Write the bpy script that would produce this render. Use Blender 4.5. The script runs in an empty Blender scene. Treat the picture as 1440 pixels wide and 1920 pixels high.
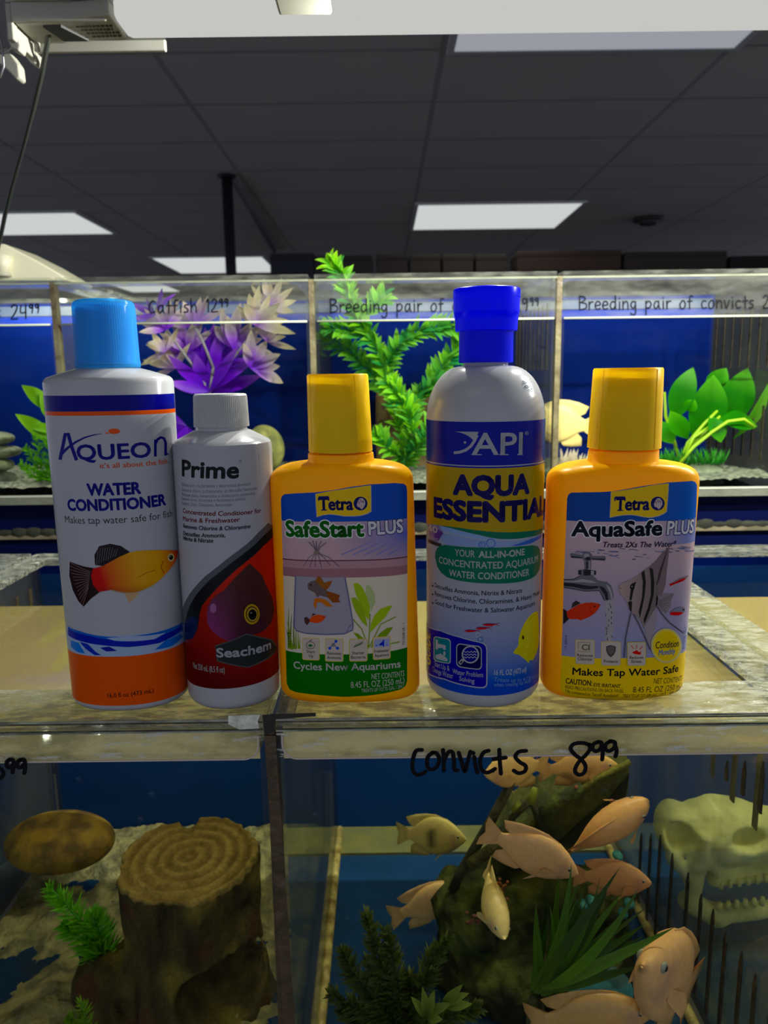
import bpy, bmesh, math, random
import numpy as np
from mathutils import Vector, Matrix, noise as mnoise
from mathutils.geometry import tessellate_polygon

random.seed(7)
scene = bpy.context.scene
COL = scene.collection

# ---------------------------------------------------------------- camera
F_PX = 1420.0                      # focal length in pixels of the 1440x1920 frame
PITCH = math.radians(10.18)
ROLL = math.radians(0.72)
CAM = Vector((0.0, -0.381, 0.18))
_fw = Vector((0, math.cos(PITCH), -math.sin(PITCH)))
_r0 = Vector((1, 0, 0))
_u0 = Vector((0, math.sin(PITCH), math.cos(PITCH)))
_rt = _r0 * math.cos(ROLL) - _u0 * math.sin(ROLL)
_up = _u0 * math.cos(ROLL) + _r0 * math.sin(ROLL)
cd = bpy.data.cameras.new('camera')
cam = bpy.data.objects.new('camera', cd)
COL.objects.link(cam)
cd.sensor_fit = 'VERTICAL'
cd.sensor_height = 36.0
cd.lens = F_PX / 1920.0 * 36.0
cd.clip_start = 0.02
cd.clip_end = 100
cam.matrix_world = Matrix((( _rt.x, _up.x, -_fw.x, CAM.x), (_rt.y, _up.y, -_fw.y, CAM.y), (_rt.z, _up.z, -_fw.z, CAM.z), (0, 0, 0, 1)))
cd.dof.use_dof = True
cd.dof.focus_distance = 0.40
cd.dof.aperture_fstop = 16.0
scene.camera = cam

# ---------------------------------------------------------------- world, exposure
scene.view_settings.view_transform = 'Standard'
scene.view_settings.look = 'None'
scene.view_settings.gamma = 1.0
scene.view_settings.use_curve_mapping = False
scene.view_settings.exposure = 0.0
scene.cycles.transparent_max_bounces = 40
scene.cycles.max_bounces = 8
scene.cycles.caustics_reflective = False
world = bpy.data.worlds.new('shop_ambient')
scene.world = world
world.use_nodes = True
WORLD_STRENGTH = 0.52
_bg = world.node_tree.nodes['Background']
_bg.inputs[0].default_value = (0.86, 0.92, 1.16, 1)
_bg.inputs[1].default_value = WORLD_STRENGTH

LAMP_W = 5.0        # each point lamp inside the hanging aquarium light
BACKLAMP_W = 1.0
TROFFER_E = 0.62     # radiance of the ceiling light diffusers
TUBE_E = 0.56

# ---------------------------------------------------------------- helpers
def ray(px, py):
    return (_fw + _rt * ((px - 720) / F_PX) - _up * ((py - 960) / F_PX))
def PY(px, py, Y):
    d = ray(px, py); return CAM + d * ((Y - CAM.y) / d.y)
def PZ(px, py, Z):
    d = ray(px, py); return CAM + d * ((Z - CAM.z) / d.z)
def PX(px, py, X):
    d = ray(px, py); return CAM + d * ((X - CAM.x) / d.x)
def pxm(p):
    """metres per photo pixel at a point"""
    return (Vector(p) - CAM).dot(_fw) / F_PX

def lin(r, g, b):
    f = lambda c: (c / 255.0) / 12.92 if c <= 10 else ((c / 255.0 + 0.055) / 1.055) ** 2.4
    return (f(r), f(g), f(b))

def root_loc(o):
    v = Vector((0, 0, 0))
    while o is not None:
        v += o.location; o = o.parent
    return v

def link(name, me, parent=None):
    o = bpy.data.objects.new(name, me)
    COL.objects.link(o)
    if parent is not None:
        o.parent = parent
    return o

def thing(name, label, cat, loc=(0, 0, 0), group=None):
    o = bpy.data.objects.new(name, None)
    COL.objects.link(o)
    o.location = loc
    o.empty_display_size = 0.02
    o['label'] = label; o['category'] = cat
    if group: o['group'] = group
    return o

def tag(o, label, cat, group=None, kind=None):
    o['label'] = label; o['category'] = cat
    if group: o['group'] = group
    if kind: o['kind'] = kind
    return o

class MB:
    """collects world-space geometry and links it as ONE mesh object"""
    def __init__(s):
        s.v = []; s.f = []; s.c = []; s.m = []
    def add(s, vs, fs, col=(1, 1, 1), mi=0):
        b = len(s.v)
        s.v.extend([tuple(v) for v in vs])
        if col and isinstance(col[0], (tuple, list)):
            s.c.extend(col)
        else:
            s.c.extend([col] * len(vs))
        s.f.extend([tuple(b + i for i in f) for f in fs])
        s.m.extend([mi] * len(fs))
        return s
    def box(s, lo, hi, col=(1, 1, 1), mi=0):
        x0, y0, z0 = lo; x1, y1, z1 = hi
        vs = [(x0, y0, z0), (x1, y0, z0), (x1, y1, z0), (x0, y1, z0), (x0, y0, z1), (x1, y0, z1), (x1, y1, z1), (x0, y1, z1)]
        fs = [(0, 3, 2, 1), (4, 5, 6, 7), (0, 1, 5, 4), (1, 2, 6, 5), (2, 3, 7, 6), (3, 0, 4, 7)]
        return s.add(vs, fs, col, mi)
    def prism(s, pts, axis_vec, col=(1, 1, 1), mi=0):
        """pts: planar world polygon, extruded along axis_vec"""
        n = len(pts); a = Vector(axis_vec)
        vs = [Vector(p) for p in pts] + [Vector(p) + a for p in pts]
        fs = [tuple(range(n))[::-1], tuple(range(n, 2 * n))] + [(i, (i + 1) % n, n + (i + 1) % n, n + i) for i in range(n)]
        return s.add(vs, fs, col, mi)
    def tube(s, pts, r, n=8, col=(1, 1, 1), mi=0, cap=True):
        pts = [Vector(p) for p in pts]
        rs = r if isinstance(r, (list, tuple)) else [r] * len(pts)
        rings = []
        up = Vector((0.13, 0.31, 0.94))
        for i, p in enumerate(pts):
            t = (pts[min(i + 1, len(pts) - 1)] - pts[max(i - 1, 0)])
            t = t.normalized() if t.length > 1e-9 else Vector((0, 0, 1))
            a = t.cross(up)
            if a.length < 1e-3: a = t.cross(Vector((1, 0, 0)))
            a.normalize(); b = t.cross(a)
            rings.append([p + (a * math.cos(2 * math.pi * k / n) + b * math.sin(2 * math.pi * k / n)) * rs[i] for k in range(n)])
        vs = [v for ring in rings for v in ring]
        fs = []
        for i in range(len(pts) - 1):
            for k in range(n):
                fs.append((i * n + k, i * n + (k + 1) % n, (i + 1) * n + (k + 1) % n, (i + 1) * n + k))
        if cap:
            fs.append(tuple(range(n))[::-1]); fs.append(tuple((len(pts) - 1) * n + k for k in range(n)))
        cc = col
        if callable(col):
            cc = [col(i / (len(pts) - 1)) for i in range(len(pts)) for k in range(n)]
        return s.add(vs, fs, cc, mi)
    def ellipsoid(s, c, r, rot=None, n=16, m=10, col=(1, 1, 1), mi=0):
        c = Vector(c); vs = []; fs = []
        for i in range(m + 1):
            ph = math.pi * i / m
            for k in range(n):
                th = 2 * math.pi * k / n
                p = Vector((r[0] * math.sin(ph) * math.cos(th), r[1] * math.sin(ph) * math.sin(th), r[2] * math.cos(ph)))
                if rot is not None: p = rot @ p
                vs.append(c + p)
        for i in range(m):
            for k in range(n):
                fs.append((i * n + k, (i + 1) * n + k, (i + 1) * n + (k + 1) % n, i * n + (k + 1) % n))
        return s.add(vs, fs, col, mi)
    def build(s, name, mat, parent=None, smooth=True, bevel=0.0, weld=0.0):
        off = root_loc(parent) if parent is not None else Vector((0, 0, 0))
        me = bpy.data.meshes.new(name)
        me.from_pydata([(v[0] - off.x, v[1] - off.y, v[2] - off.z) for v in s.v], [], s.f)
        for mt in (mat if isinstance(mat, (list, tuple)) else [mat]):
            me.materials.append(mt)
        me.polygons.foreach_set('material_index', s.m)
        at = me.attributes.new('Col', 'FLOAT_COLOR', 'POINT')
        at.data.foreach_set('color', np.array([(c[0], c[1], c[2], 1.0) for c in s.c], dtype=np.float32).ravel())
        me.update()
        if weld or bevel:
            bm = bmesh.new(); bm.from_mesh(me)
            if weld: bmesh.ops.remove_doubles(bm, verts=bm.verts, dist=weld)
            if bevel:
                es = [e for e in bm.edges if len(e.link_faces) == 2 and e.calc_face_angle(0) > 0.5]
                bmesh.ops.bevel(bm, geom=es, offset=bevel, segments=2, affect='EDGES', profile=0.5, clamp_overlap=True)
            bm.to_mesh(me); bm.free()
        if smooth:
            me.polygons.foreach_set('use_smooth', [True] * len(me.polygons))
            if smooth == 'auto':
                me.set_sharp_from_angle(angle=math.radians(38))
        return link(name, me, parent)

# ---------------------------------------------------------------- materials
def nodes_of(name):
    m = bpy.data.materials.new(name); m.use_nodes = True
    nt = m.node_tree
    for n in list(nt.nodes): nt.nodes.remove(n)
    out = nt.nodes.new('ShaderNodeOutputMaterial')
    return m, nt, out
def N(nt, typ, **kw):
    n = nt.nodes.new(typ)
    for k, v in kw.items():
        if k.startswith('i_'):
            n.inputs[k[2:].replace('_', ' ')].default_value = v
        else:
            setattr(n, k, v)
    return n
def mat(name, col, rough=0.5, spec=0.5, metal=0.0, noise_amt=0.0, noise_scale=30.0, bump=0.0, bump_scale=60.0, coat=0.0, sss=0.0, col2=None):
    m, nt, out = nodes_of(name)
    p = N(nt, 'ShaderNodeBsdfPrincipled')
    p.inputs['Base Color'].default_value = (*col, 1)
    p.inputs['Roughness'].default_value = rough
    p.inputs['Specular IOR Level'].default_value = spec
    p.inputs['Metallic'].default_value = metal
    p.inputs['Coat Weight'].default_value = coat
    if sss:
        p.inputs['Subsurface Weight'].default_value = sss
        p.inputs['Subsurface Radius'].default_value = (0.006, 0.004, 0.002)
    tc = N(nt, 'ShaderNodeTexCoord')
    if noise_amt or col2:
        nz = N(nt, 'ShaderNodeTexNoise'); nz.inputs['Scale'].default_value = noise_scale; nz.inputs['Detail'].default_value = 6
        nt.links.new(tc.outputs['Object'], nz.inputs['Vector'])
        rp = N(nt, 'ShaderNodeValToRGB')
        c2 = col2 if col2 else tuple(c * (1 - noise_amt) for c in col)
        rp.color_ramp.elements[0].position = 0.38; rp.color_ramp.elements[1].position = 0.62
        rp.color_ramp.elements[0].color = (*c2, 1); rp.color_ramp.elements[1].color = (*col, 1)
        nt.links.new(nz.outputs[0], rp.inputs[0]); nt.links.new(rp.outputs[0], p.inputs['Base Color'])
    if bump:
        nb = N(nt, 'ShaderNodeTexNoise'); nb.inputs['Scale'].default_value = bump_scale; nb.inputs['Detail'].default_value = 8
        nt.links.new(tc.outputs['Object'], nb.inputs['Vector'])
        b = N(nt, 'ShaderNodeBump'); b.inputs['Strength'].default_value = bump; b.inputs['Distance'].default_value = 0.004
        nt.links.new(nb.outputs[0], b.inputs['Height']); nt.links.new(b.outputs[0], p.inputs['Normal'])
    nt.links.new(p.outputs[0], out.inputs[0])
    return m
def vc_mat(name, rough=0.45, spec=0.4, translucent=0.0, coat=0.0, bump=0.0, bump_scale=200, grain=0.0, grain_scale=120):
    """surface whose pigment is stored on the mesh (attribute Col)"""
    m, nt, out = nodes_of(name)
    p = N(nt, 'ShaderNodeBsdfPrincipled'); a = N(nt, 'ShaderNodeAttribute', attribute_name='Col')
    p.inputs['Roughness'].default_value = rough; p.inputs['Specular IOR Level'].default_value = spec; p.inputs['Coat Weight'].default_value = coat
    src = a.outputs['Color']
    tc = N(nt, 'ShaderNodeTexCoord')
    if grain:
        nz = N(nt, 'ShaderNodeTexNoise'); nz.inputs['Scale'].default_value = grain_scale; nz.inputs['Detail'].default_value = 6
        nt.links.new(tc.outputs['Object'], nz.inputs['Vector'])
        mr = N(nt, 'ShaderNodeMapRange'); mr.inputs['From Min'].default_value = 0.3; mr.inputs['From Max'].default_value = 0.7
        mr.inputs['To Min'].default_value = 1 - grain; mr.inputs['To Max'].default_value = 1 + grain * 0.6
        nt.links.new(nz.outputs[0], mr.inputs[0])
        vm = N(nt, 'ShaderNodeVectorMath', operation='SCALE')
        nt.links.new(src, vm.inputs[0]); nt.links.new(mr.outputs[0], vm.inputs['Scale'])
        src = vm.outputs[0]
    nt.links.new(src, p.inputs['Base Color'])
    if bump:
        nb = N(nt, 'ShaderNodeTexNoise'); nb.inputs['Scale'].default_value = bump_scale; nb.inputs['Detail'].default_value = 8
        nt.links.new(tc.outputs['Object'], nb.inputs['Vector'])
        b = N(nt, 'ShaderNodeBump'); b.inputs['Strength'].default_value = bump; b.inputs['Distance'].default_value = 0.003
        nt.links.new(nb.outputs[0], b.inputs['Height']); nt.links.new(b.outputs[0], p.inputs['Normal'])
    if translucent:
        t = N(nt, 'ShaderNodeBsdfTranslucent'); nt.links.new(src, t.inputs[0])
        mx = N(nt, 'ShaderNodeMixShader'); mx.inputs[0].default_value = translucent
        nt.links.new(p.outputs[0], mx.inputs[1]); nt.links.new(t.outputs[0], mx.inputs[2])
        nt.links.new(mx.outputs[0], out.inputs[0])
    else:
        nt.links.new(p.outputs[0], out.inputs[0])
    return m
def clear_mat(name, tint=(0.97, 0.99, 0.97), haze=0.03, haze_col=(0.7, 0.72, 0.62), haze_lo=0.45, haze_hi=0.75, scale=(60, 60, 60), ior=1.35, rough=0.04, bump=0.0, bump_scale=80, haze_base=0.0, trans=0.5):
    """clear acrylic or water: light passes straight through, a Fresnel mirror on top, smudges, streaks and painted tones as a thin diffuse film"""
    m, nt, out = nodes_of(name)
    tr = N(nt, 'ShaderNodeBsdfTransparent'); tr.inputs[0].default_value = (*tint, 1)
    df = N(nt, 'ShaderNodeBsdfDiffuse'); df.inputs[0].default_value = (*haze_col, 1)
    tl = N(nt, 'ShaderNodeBsdfTranslucent'); tl.inputs[0].default_value = (*haze_col, 1)
    md = N(nt, 'ShaderNodeMixShader'); md.inputs[0].default_value = trans
    nt.links.new(df.outputs[0], md.inputs[1]); nt.links.new(tl.outputs[0], md.inputs[2])
    tc = N(nt, 'ShaderNodeTexCoord'); mp = N(nt, 'ShaderNodeMapping'); mp.inputs['Scale'].default_value = scale
    nt.links.new(tc.outputs['Object'], mp.inputs[0])
    nz = N(nt, 'ShaderNodeTexNoise'); nz.inputs['Scale'].default_value = 1.0; nz.inputs['Detail'].default_value = 8; nz.inputs['Roughness'].default_value = 0.65
    nt.links.new(mp.outputs[0], nz.inputs['Vector'])
    mr = N(nt, 'ShaderNodeMapRange'); mr.inputs['From Min'].default_value = haze_lo; mr.inputs['From Max'].default_value = haze_hi
    mr.inputs['To Min'].default_value = haze_base; mr.inputs['To Max'].default_value = haze
    nt.links.new(nz.outputs[0], mr.inputs[0])
    m1 = N(nt, 'ShaderNodeMixShader')
    nt.links.new(mr.outputs[0], m1.inputs[0]); nt.links.new(tr.outputs[0], m1.inputs[1]); nt.links.new(md.outputs[0], m1.inputs[2])
    gl = N(nt, 'ShaderNodeBsdfGlossy'); gl.inputs['Roughness'].default_value = rough
    fr = N(nt, 'ShaderNodeFresnel'); fr.inputs[0].default_value = ior
    m2 = N(nt, 'ShaderNodeMixShader')
    ge = N(nt, 'ShaderNodeNewGeometry'); bf = N(nt, 'ShaderNodeMath', operation='SUBTRACT'); bf.inputs[0].default_value = 1.0
    nt.links.new(ge.outputs['Backfacing'], bf.inputs[1])
    fm = N(nt, 'ShaderNodeMath', operation='MULTIPLY'); nt.links.new(fr.outputs[0], fm.inputs[0]); nt.links.new(bf.outputs[0], fm.inputs[1])
    nt.links.new(fm.outputs[0], m2.inputs[0]); nt.links.new(m1.outputs[0], m2.inputs[1]); nt.links.new(gl.outputs[0], m2.inputs[2])
    if bump:
        nb = N(nt, 'ShaderNodeTexNoise'); nb.inputs['Scale'].default_value = bump_scale; nb.inputs['Detail'].default_value = 6
        nt.links.new(tc.outputs['Object'], nb.inputs['Vector'])
        b = N(nt, 'ShaderNodeBump'); b.inputs['Strength'].default_value = bump; b.inputs['Distance'].default_value = 0.003
        nt.links.new(nb.outputs[0], b.inputs['Height']); nt.links.new(b.outputs[0], gl.inputs['Normal'])
    nt.links.new(m2.outputs[0], out.inputs[0])
    return m
def emit_mat(name, col, s):
    m, nt, out = nodes_of(name)
    e = N(nt, 'ShaderNodeEmission'); e.inputs[0].default_value = (*col, 1); e.inputs[1].default_value = s
    nt.links.new(e.outputs[0], out.inputs[0]); return m

# ---------------------------------------------------------------- implicit shapes -> mesh (surface nets)
def sdf_mesh(f, lo, hi, n):
    """f(X,Y,Z arrays)->signed distance; returns verts, quads"""
    lo = np.array(lo, float); hi = np.array(hi, float)
    h = (hi - lo).max() / n
    dims = np.maximum(np.ceil((hi - lo) / h).astype(int) + 1, 4)
    ax = [lo[i] + h * np.arange(dims[i]) for i in range(3)]
    X, Y, Z = np.meshgrid(*ax, indexing='ij')
    D = f(X, Y, Z)
    S = D < 0
    c = np.zeros(tuple(dims - 1)); P = np.zeros(tuple(dims - 1) + (3,))
    corners = [(i, j, k) for i in (0, 1) for j in (0, 1) for k in (0, 1)]
    def sl(a, o): return a[o[0]:o[0] + dims[0] - 1, o[1]:o[1] + dims[1] - 1, o[2]:o[2] + dims[2] - 1]
    for a in corners:
        for d in range(3):
            if a[d] == 0:
                b = list(a); b[d] = 1; b = tuple(b)
                da, db = sl(D, a), sl(D, b)
                cr = sl(S, a) != sl(S, b)
                t = np.where(cr, da / np.where(cr, da - db, 1), 0)
                for q in range(3):
                    P[..., q] += np.where(cr, a[q] + (t if q == d else 0), 0)
                c += cr
    act = c > 0
    idx = -np.ones(act.shape, int); idx[act] = np.arange(act.sum())
    I = np.argwhere(act)
    V = lo + h * (I + P[act] / c[act][:, None])
    quads = []
    for d in range(3):
        e = [0, 0, 0]; e[d] = 1
        A = S[:dims[0] - e[0], :dims[1] - e[1], :dims[2] - e[2]]; B = S[e[0]:, e[1]:, e[2]:]
        u, w = (d + 1) % 3, (d + 2) % 3
        for sgn, msk in ((1, A & ~B), (-1, ~A & B)):
            L = np.argwhere(msk)
            L = L[(L[:, u] > 0) & (L[:, w] > 0) & (L[:, u] < dims[u] - 1) & (L[:, w] < dims[w] - 1)]
            def g(du, dw):
                M = L.copy(); M[:, u] -= du; M[:, w] -= dw
                return idx[M[:, 0], M[:, 1], M[:, 2]]
            q = np.stack([g(1, 1), g(0, 1), g(0, 0), g(1, 0)], 1)
            if sgn < 0: q = q[:, ::-1]
            quads.append(q[(q >= 0).all(1)])
    return V, np.concatenate(quads)
def smin(a, b, k):
    h = np.clip(0.5 + 0.5 * (b - a) / k, 0, 1)
    return b * (1 - h) + a * h - k * h * (1 - h)
def smax(a, b, k): return -smin(-a, -b, k)
def sd_ell(X, Y, Z, c, r):
    k = np.sqrt(((X - c[0]) / r[0]) ** 2 + ((Y - c[1]) / r[1]) ** 2 + ((Z - c[2]) / r[2]) ** 2)
    return (k - 1) * min(r)
def sd_cap(X, Y, Z, a, b, ra, rb=None):
    rb = ra if rb is None else rb
    a = np.array(a, float); b = np.array(b, float); ba = b - a
    t = np.clip(((X - a[0]) * ba[0] + (Y - a[1]) * ba[1] + (Z - a[2]) * ba[2]) / ba.dot(ba), 0, 1)
    return np.sqrt((X - a[0] - t * ba[0]) ** 2 + (Y - a[1] - t * ba[1]) ** 2 + (Z - a[2] - t * ba[2]) ** 2) - (ra + (rb - ra) * t)
def sd_box(X, Y, Z, c, h, R=None, r=0.0):
    x, y, z = X - c[0], Y - c[1], Z - c[2]
    if R is not None:
        x, y, z = (R[0][0] * x + R[1][0] * y + R[2][0] * z, R[0][1] * x + R[1][1] * y + R[2][1] * z, R[0][2] * x + R[1][2] * y + R[2][2] * z)
    qx, qy, qz = np.abs(x) - h[0] + r, np.abs(y) - h[1] + r, np.abs(z) - h[2] + r
    return np.sqrt(np.maximum(qx, 0) ** 2 + np.maximum(qy, 0) ** 2 + np.maximum(qz, 0) ** 2) + np.minimum(np.maximum(qx, np.maximum(qy, qz)), 0) - r
def wob(X, Y, Z, s, seed=0.0):
    """cheap lumpy field in [-1,1]"""
    r = np.random.RandomState(int(seed * 10) + 3)
    t = 0
    for k in range(6):
        d = r.normal(size=3); d /= np.linalg.norm(d)
        t = t + np.sin((X * d[0] + Y * d[1] + Z * d[2]) * s * (0.7 + 0.25 * k) + r.uniform(0, 6.28))
    return t / 4.0
def sdf_obj(name, f, lo, hi, n, m, parent=None, colf=None):
    V, Q = sdf_mesh(f, lo, hi, n)
    mb = MB()
    cols = colf(V) if colf is not None else (1, 1, 1)
    mb.add(V.tolist(), Q.tolist(), cols)
    return mb.build(name, m, parent, smooth=True)
# ================================================================ the shop room
ZC = CAM.z + 1.33
def ceiling_mat():
    m, nt, out = nodes_of('ceiling_tiles')
    p = N(nt, 'ShaderNodeBsdfPrincipled'); p.inputs['Roughness'].default_value = 0.9; p.inputs['Specular IOR Level'].default_value = 0.1
    tc = N(nt, 'ShaderNodeTexCoord'); sx = N(nt, 'ShaderNodeSeparateXYZ'); nt.links.new(tc.outputs['Object'], sx.inputs[0])
    def grid(sock, period, off, w):
        a = N(nt, 'ShaderNodeMath', operation='ADD'); a.inputs[1].default_value = off; nt.links.new(sock, a.inputs[0])
        q = N(nt, 'ShaderNodeMath', operation='PINGPONG'); q.inputs[1].default_value = period / 2; nt.links.new(a.outputs[0], q.inputs[0])
        l = N(nt, 'ShaderNodeMath', operation='LESS_THAN'); l.inputs[1].default_value = w; nt.links.new(q.outputs[0], l.inputs[0])
        return l.outputs[0]
    gx = grid(sx.outputs[0], 1.20, -0.27, 0.013); gy = grid(sx.outputs[1], 0.61, -3.05, 0.013)
    mx = N(nt, 'ShaderNodeMath', operation='MAXIMUM'); nt.links.new(gx, mx.inputs[0]); nt.links.new(gy, mx.inputs[1])
    nz = N(nt, 'ShaderNodeTexNoise'); nz.inputs['Scale'].default_value = 2.0; nt.links.new(tc.outputs['Object'], nz.inputs['Vector'])
    r = N(nt, 'ShaderNodeValToRGB'); r.color_ramp.elements[0].color = (0.58, 0.58, 0.57, 1); r.color_ramp.elements[1].color = (0.66, 0.65, 0.61, 1)
    nt.links.new(nz.outputs[0], r.inputs[0])
    mc = N(nt, 'ShaderNodeMixRGB'); mc.inputs[2].default_value = (0.42, 0.42, 0.41, 1)
    nt.links.new(mx.outputs[0], mc.inputs[0]); nt.links.new(r.outputs[0], mc.inputs[1]); nt.links.new(mc.outputs[0], p.inputs[0])
    nt.links.new(p.outputs[0], out.inputs[0]); return m
def struct(name, mb, m, **k):
    o = mb.build(name, m, None, smooth=False, **k); o['kind'] = 'structure'; return o
struct('ceiling', MB().box((-9, -4, ZC), (9, 15, ZC + 0.05)), ceiling_mat())
struct('floor', MB().box((-9, -4, -1.25), (9, 15, -1.20)), mat('shop_floor', (0.22, 0.21, 0.19), 0.5, noise_amt=0.2, noise_scale=3))
struct('wall_far', MB().box((-9, 15, -1.25), (9, 15.1, ZC)), mat('far_wall_paint', (0.10, 0.11, 0.13), 0.8))

# ceiling lights: a steel pan with a white diffuser each
diff_m = emit_mat('ceiling_diffuser', (0.97, 1.0, 1.0), TROFFER_E)
diff_dim = emit_mat('ceiling_diffuser_dim', (0.86, 0.89, 1.0), 0.36)
pan_m = mat('troffer_pan', (0.75, 0.76, 0.78), 0.4)
def ceiling_light(x0, x1, y0, y1, label, dm=None):
    t = thing('ceiling_light', label, 'ceiling light', ((x0 + x1) / 2, (y0 + y1) / 2, ZC), 'recessed ceiling lights')
    w = 0.03
    fr = MB()
    for a in ((x0 - w, y0 - w, x1 + w, y0), (x0 - w, y1, x1 + w, y1 + w), (x0 - w, y0, x0, y1), (x1, y0, x1 + w, y1)):
        fr.box((a[0], a[1], ZC - 0.012), (a[2], a[3], ZC + 0.0))
    fr.build('light_frame', pan_m, t, smooth=False)
    MB().box((x0, y0, ZC - 0.009), (x1, y1, ZC - 0.002)).build('diffuser', dm or diff_m, t, smooth=False)
    return t
def rect_px(a, b, c, d):
    P = [PZ(*q, ZC - 0.009) for q in (a, b, c, d)]
    return ((P[0].x + P[3].x) / 2, (P[1].x + P[2].x) / 2, (P[0].y + P[1].y) / 2, (P[2].y + P[3].y) / 2)
ceiling_light(*rect_px((862, 30), (1430, 22), (1390, 92), (856, 93)), 'dimmer bluish ceiling light nearest the aquariums, partly behind the hanging lamp bar', diff_dim)
ceiling_light(*rect_px((787, 384), (1078, 381), (1052, 427), (773, 431)), 'white ceiling light above the blue capped bottle, midway down the shop')
ceiling_light(*rect_px((-160, 402), (152, 399), (203, 439), (-90, 441)), 'white ceiling light beyond the black lamp cord')
ceiling_light(*rect_px((298, 483), (507, 482), (507, 511), (326, 512)), 'far white ceiling light crossed by the dark hanging pole')
ceiling_light(*rect_px((214, 531), (322, 530), (318, 547), (236, 548)), 'farthest small ceiling light seen through the clear aquarium rim')
# the same lights continue over the aisle behind the photographer
for i, (x, y) in enumerate(((-0.9, -1.2), (1.5, -1.2), (0.3, -2.6), (-2.2, -2.6))):
    ceiling_light(x - 0.6, x + 0.6, y - 0.3, y + 0.3, ['ceiling light over the aisle behind the left bottles', 'ceiling light over the aisle behind the right bottles', 'ceiling light farthest back over the aisle, middle', 'ceiling light farthest back over the aisle, left'][i])

# dark pole hanging from the ceiling
dark_m = mat('dark_steel', (0.012, 0.013, 0.018), 0.5)
pp = PZ(425, 328, ZC)
t = thing('hanging_pole', 'dark vertical pole hanging from the ceiling in front of a far ceiling light', 'pole', (pp.x, pp.y, ZC))
MB().tube([(pp.x, pp.y, ZC), (pp.x, pp.y, ZC - 1.5)], 0.037, 16).build('pole_shaft', dark_m, t)
MB().tube([(pp.x, pp.y, ZC), (pp.x, pp.y, ZC - 0.015)], 0.06, 20).build('ceiling_flange', dark_m, t)
a, b = PZ(440, 340, ZC - 0.01), PZ(514, 470, ZC - 0.01)
o = MB().tube([a, b], 0.028, 8).build('ceiling_conduit', mat('grey_conduit', (0.16, 0.17, 0.19), 0.5)); tag(o, 'pale grey conduit running along the ceiling beside the hanging pole', 'conduit')
s = PZ(1216, 408, ZC)
t = thing('smoke_detector', 'small round dark detector on the ceiling tile beyond the yellow bottles', 'detector', (s.x, s.y, ZC))
MB().tube([(s.x, s.y, ZC), (s.x, s.y, ZC - 0.03)], [0.13, 0.13], 24).build('detector_base', mat('detector_plastic', (0.03, 0.03, 0.03), 0.5), t)
MB().tube([(s.x, s.y, ZC - 0.03), (s.x, s.y, ZC - 0.06)], [0.10, 0.07], 24).build('sensor_dome', mat('detector_dome', (0.05, 0.05, 0.05), 0.5), t)

# stock on top of the distant shelving
YG = 6.6
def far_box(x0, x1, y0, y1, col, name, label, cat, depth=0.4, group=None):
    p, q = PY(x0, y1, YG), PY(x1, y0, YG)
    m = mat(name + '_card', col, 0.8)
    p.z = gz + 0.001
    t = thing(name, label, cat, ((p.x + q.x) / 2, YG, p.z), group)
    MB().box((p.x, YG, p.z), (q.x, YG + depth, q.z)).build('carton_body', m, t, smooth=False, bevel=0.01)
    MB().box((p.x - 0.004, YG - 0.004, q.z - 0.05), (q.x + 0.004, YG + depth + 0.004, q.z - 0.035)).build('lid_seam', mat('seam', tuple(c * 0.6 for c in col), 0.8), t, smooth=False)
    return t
gz = PY(800, 512, YG).z
x0 = PY(500, 500, YG).x; x1 = PY(1560, 500, YG).x
t = thing('shelving_unit', 'long dark shelving unit far behind the aquariums carrying cartons on its top', 'shelving', ((x0 + x1) / 2, YG, -1.2))
MB().box((x0, YG - 0.05, gz - 0.04), (x1, YG + 0.45, gz)).build('top_shelf', mat('shelf_dark', (0.03, 0.03, 0.035), 0.6), t, smooth=False)
for xx in (x0 + 0.03, (x0 + x1) / 2, x1 - 0.03):
    MB().box((xx - 0.03, YG, -1.2), (xx + 0.03, YG + 0.4, gz - 0.04)).build('upright', mat('shelf_upright', (0.03, 0.03, 0.035), 0.6), t, smooth=False)
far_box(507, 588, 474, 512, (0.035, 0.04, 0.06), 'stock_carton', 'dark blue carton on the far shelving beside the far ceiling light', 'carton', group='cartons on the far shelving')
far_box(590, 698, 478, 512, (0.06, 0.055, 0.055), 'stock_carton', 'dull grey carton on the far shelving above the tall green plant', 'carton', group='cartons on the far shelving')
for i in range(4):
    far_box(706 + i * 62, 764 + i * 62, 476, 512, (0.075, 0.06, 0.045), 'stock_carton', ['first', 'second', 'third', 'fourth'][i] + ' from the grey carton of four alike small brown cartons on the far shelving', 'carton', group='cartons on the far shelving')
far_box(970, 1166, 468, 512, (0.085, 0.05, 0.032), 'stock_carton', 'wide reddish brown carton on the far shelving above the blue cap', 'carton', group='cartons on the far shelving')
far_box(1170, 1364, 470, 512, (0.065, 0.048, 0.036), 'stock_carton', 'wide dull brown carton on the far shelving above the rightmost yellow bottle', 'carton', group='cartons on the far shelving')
far_box(1368, 1500, 478, 512, (0.02, 0.018, 0.018), 'stock_carton', 'nearly black carton at the end of the far shelving', 'carton', group='cartons on the far shelving')

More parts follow.
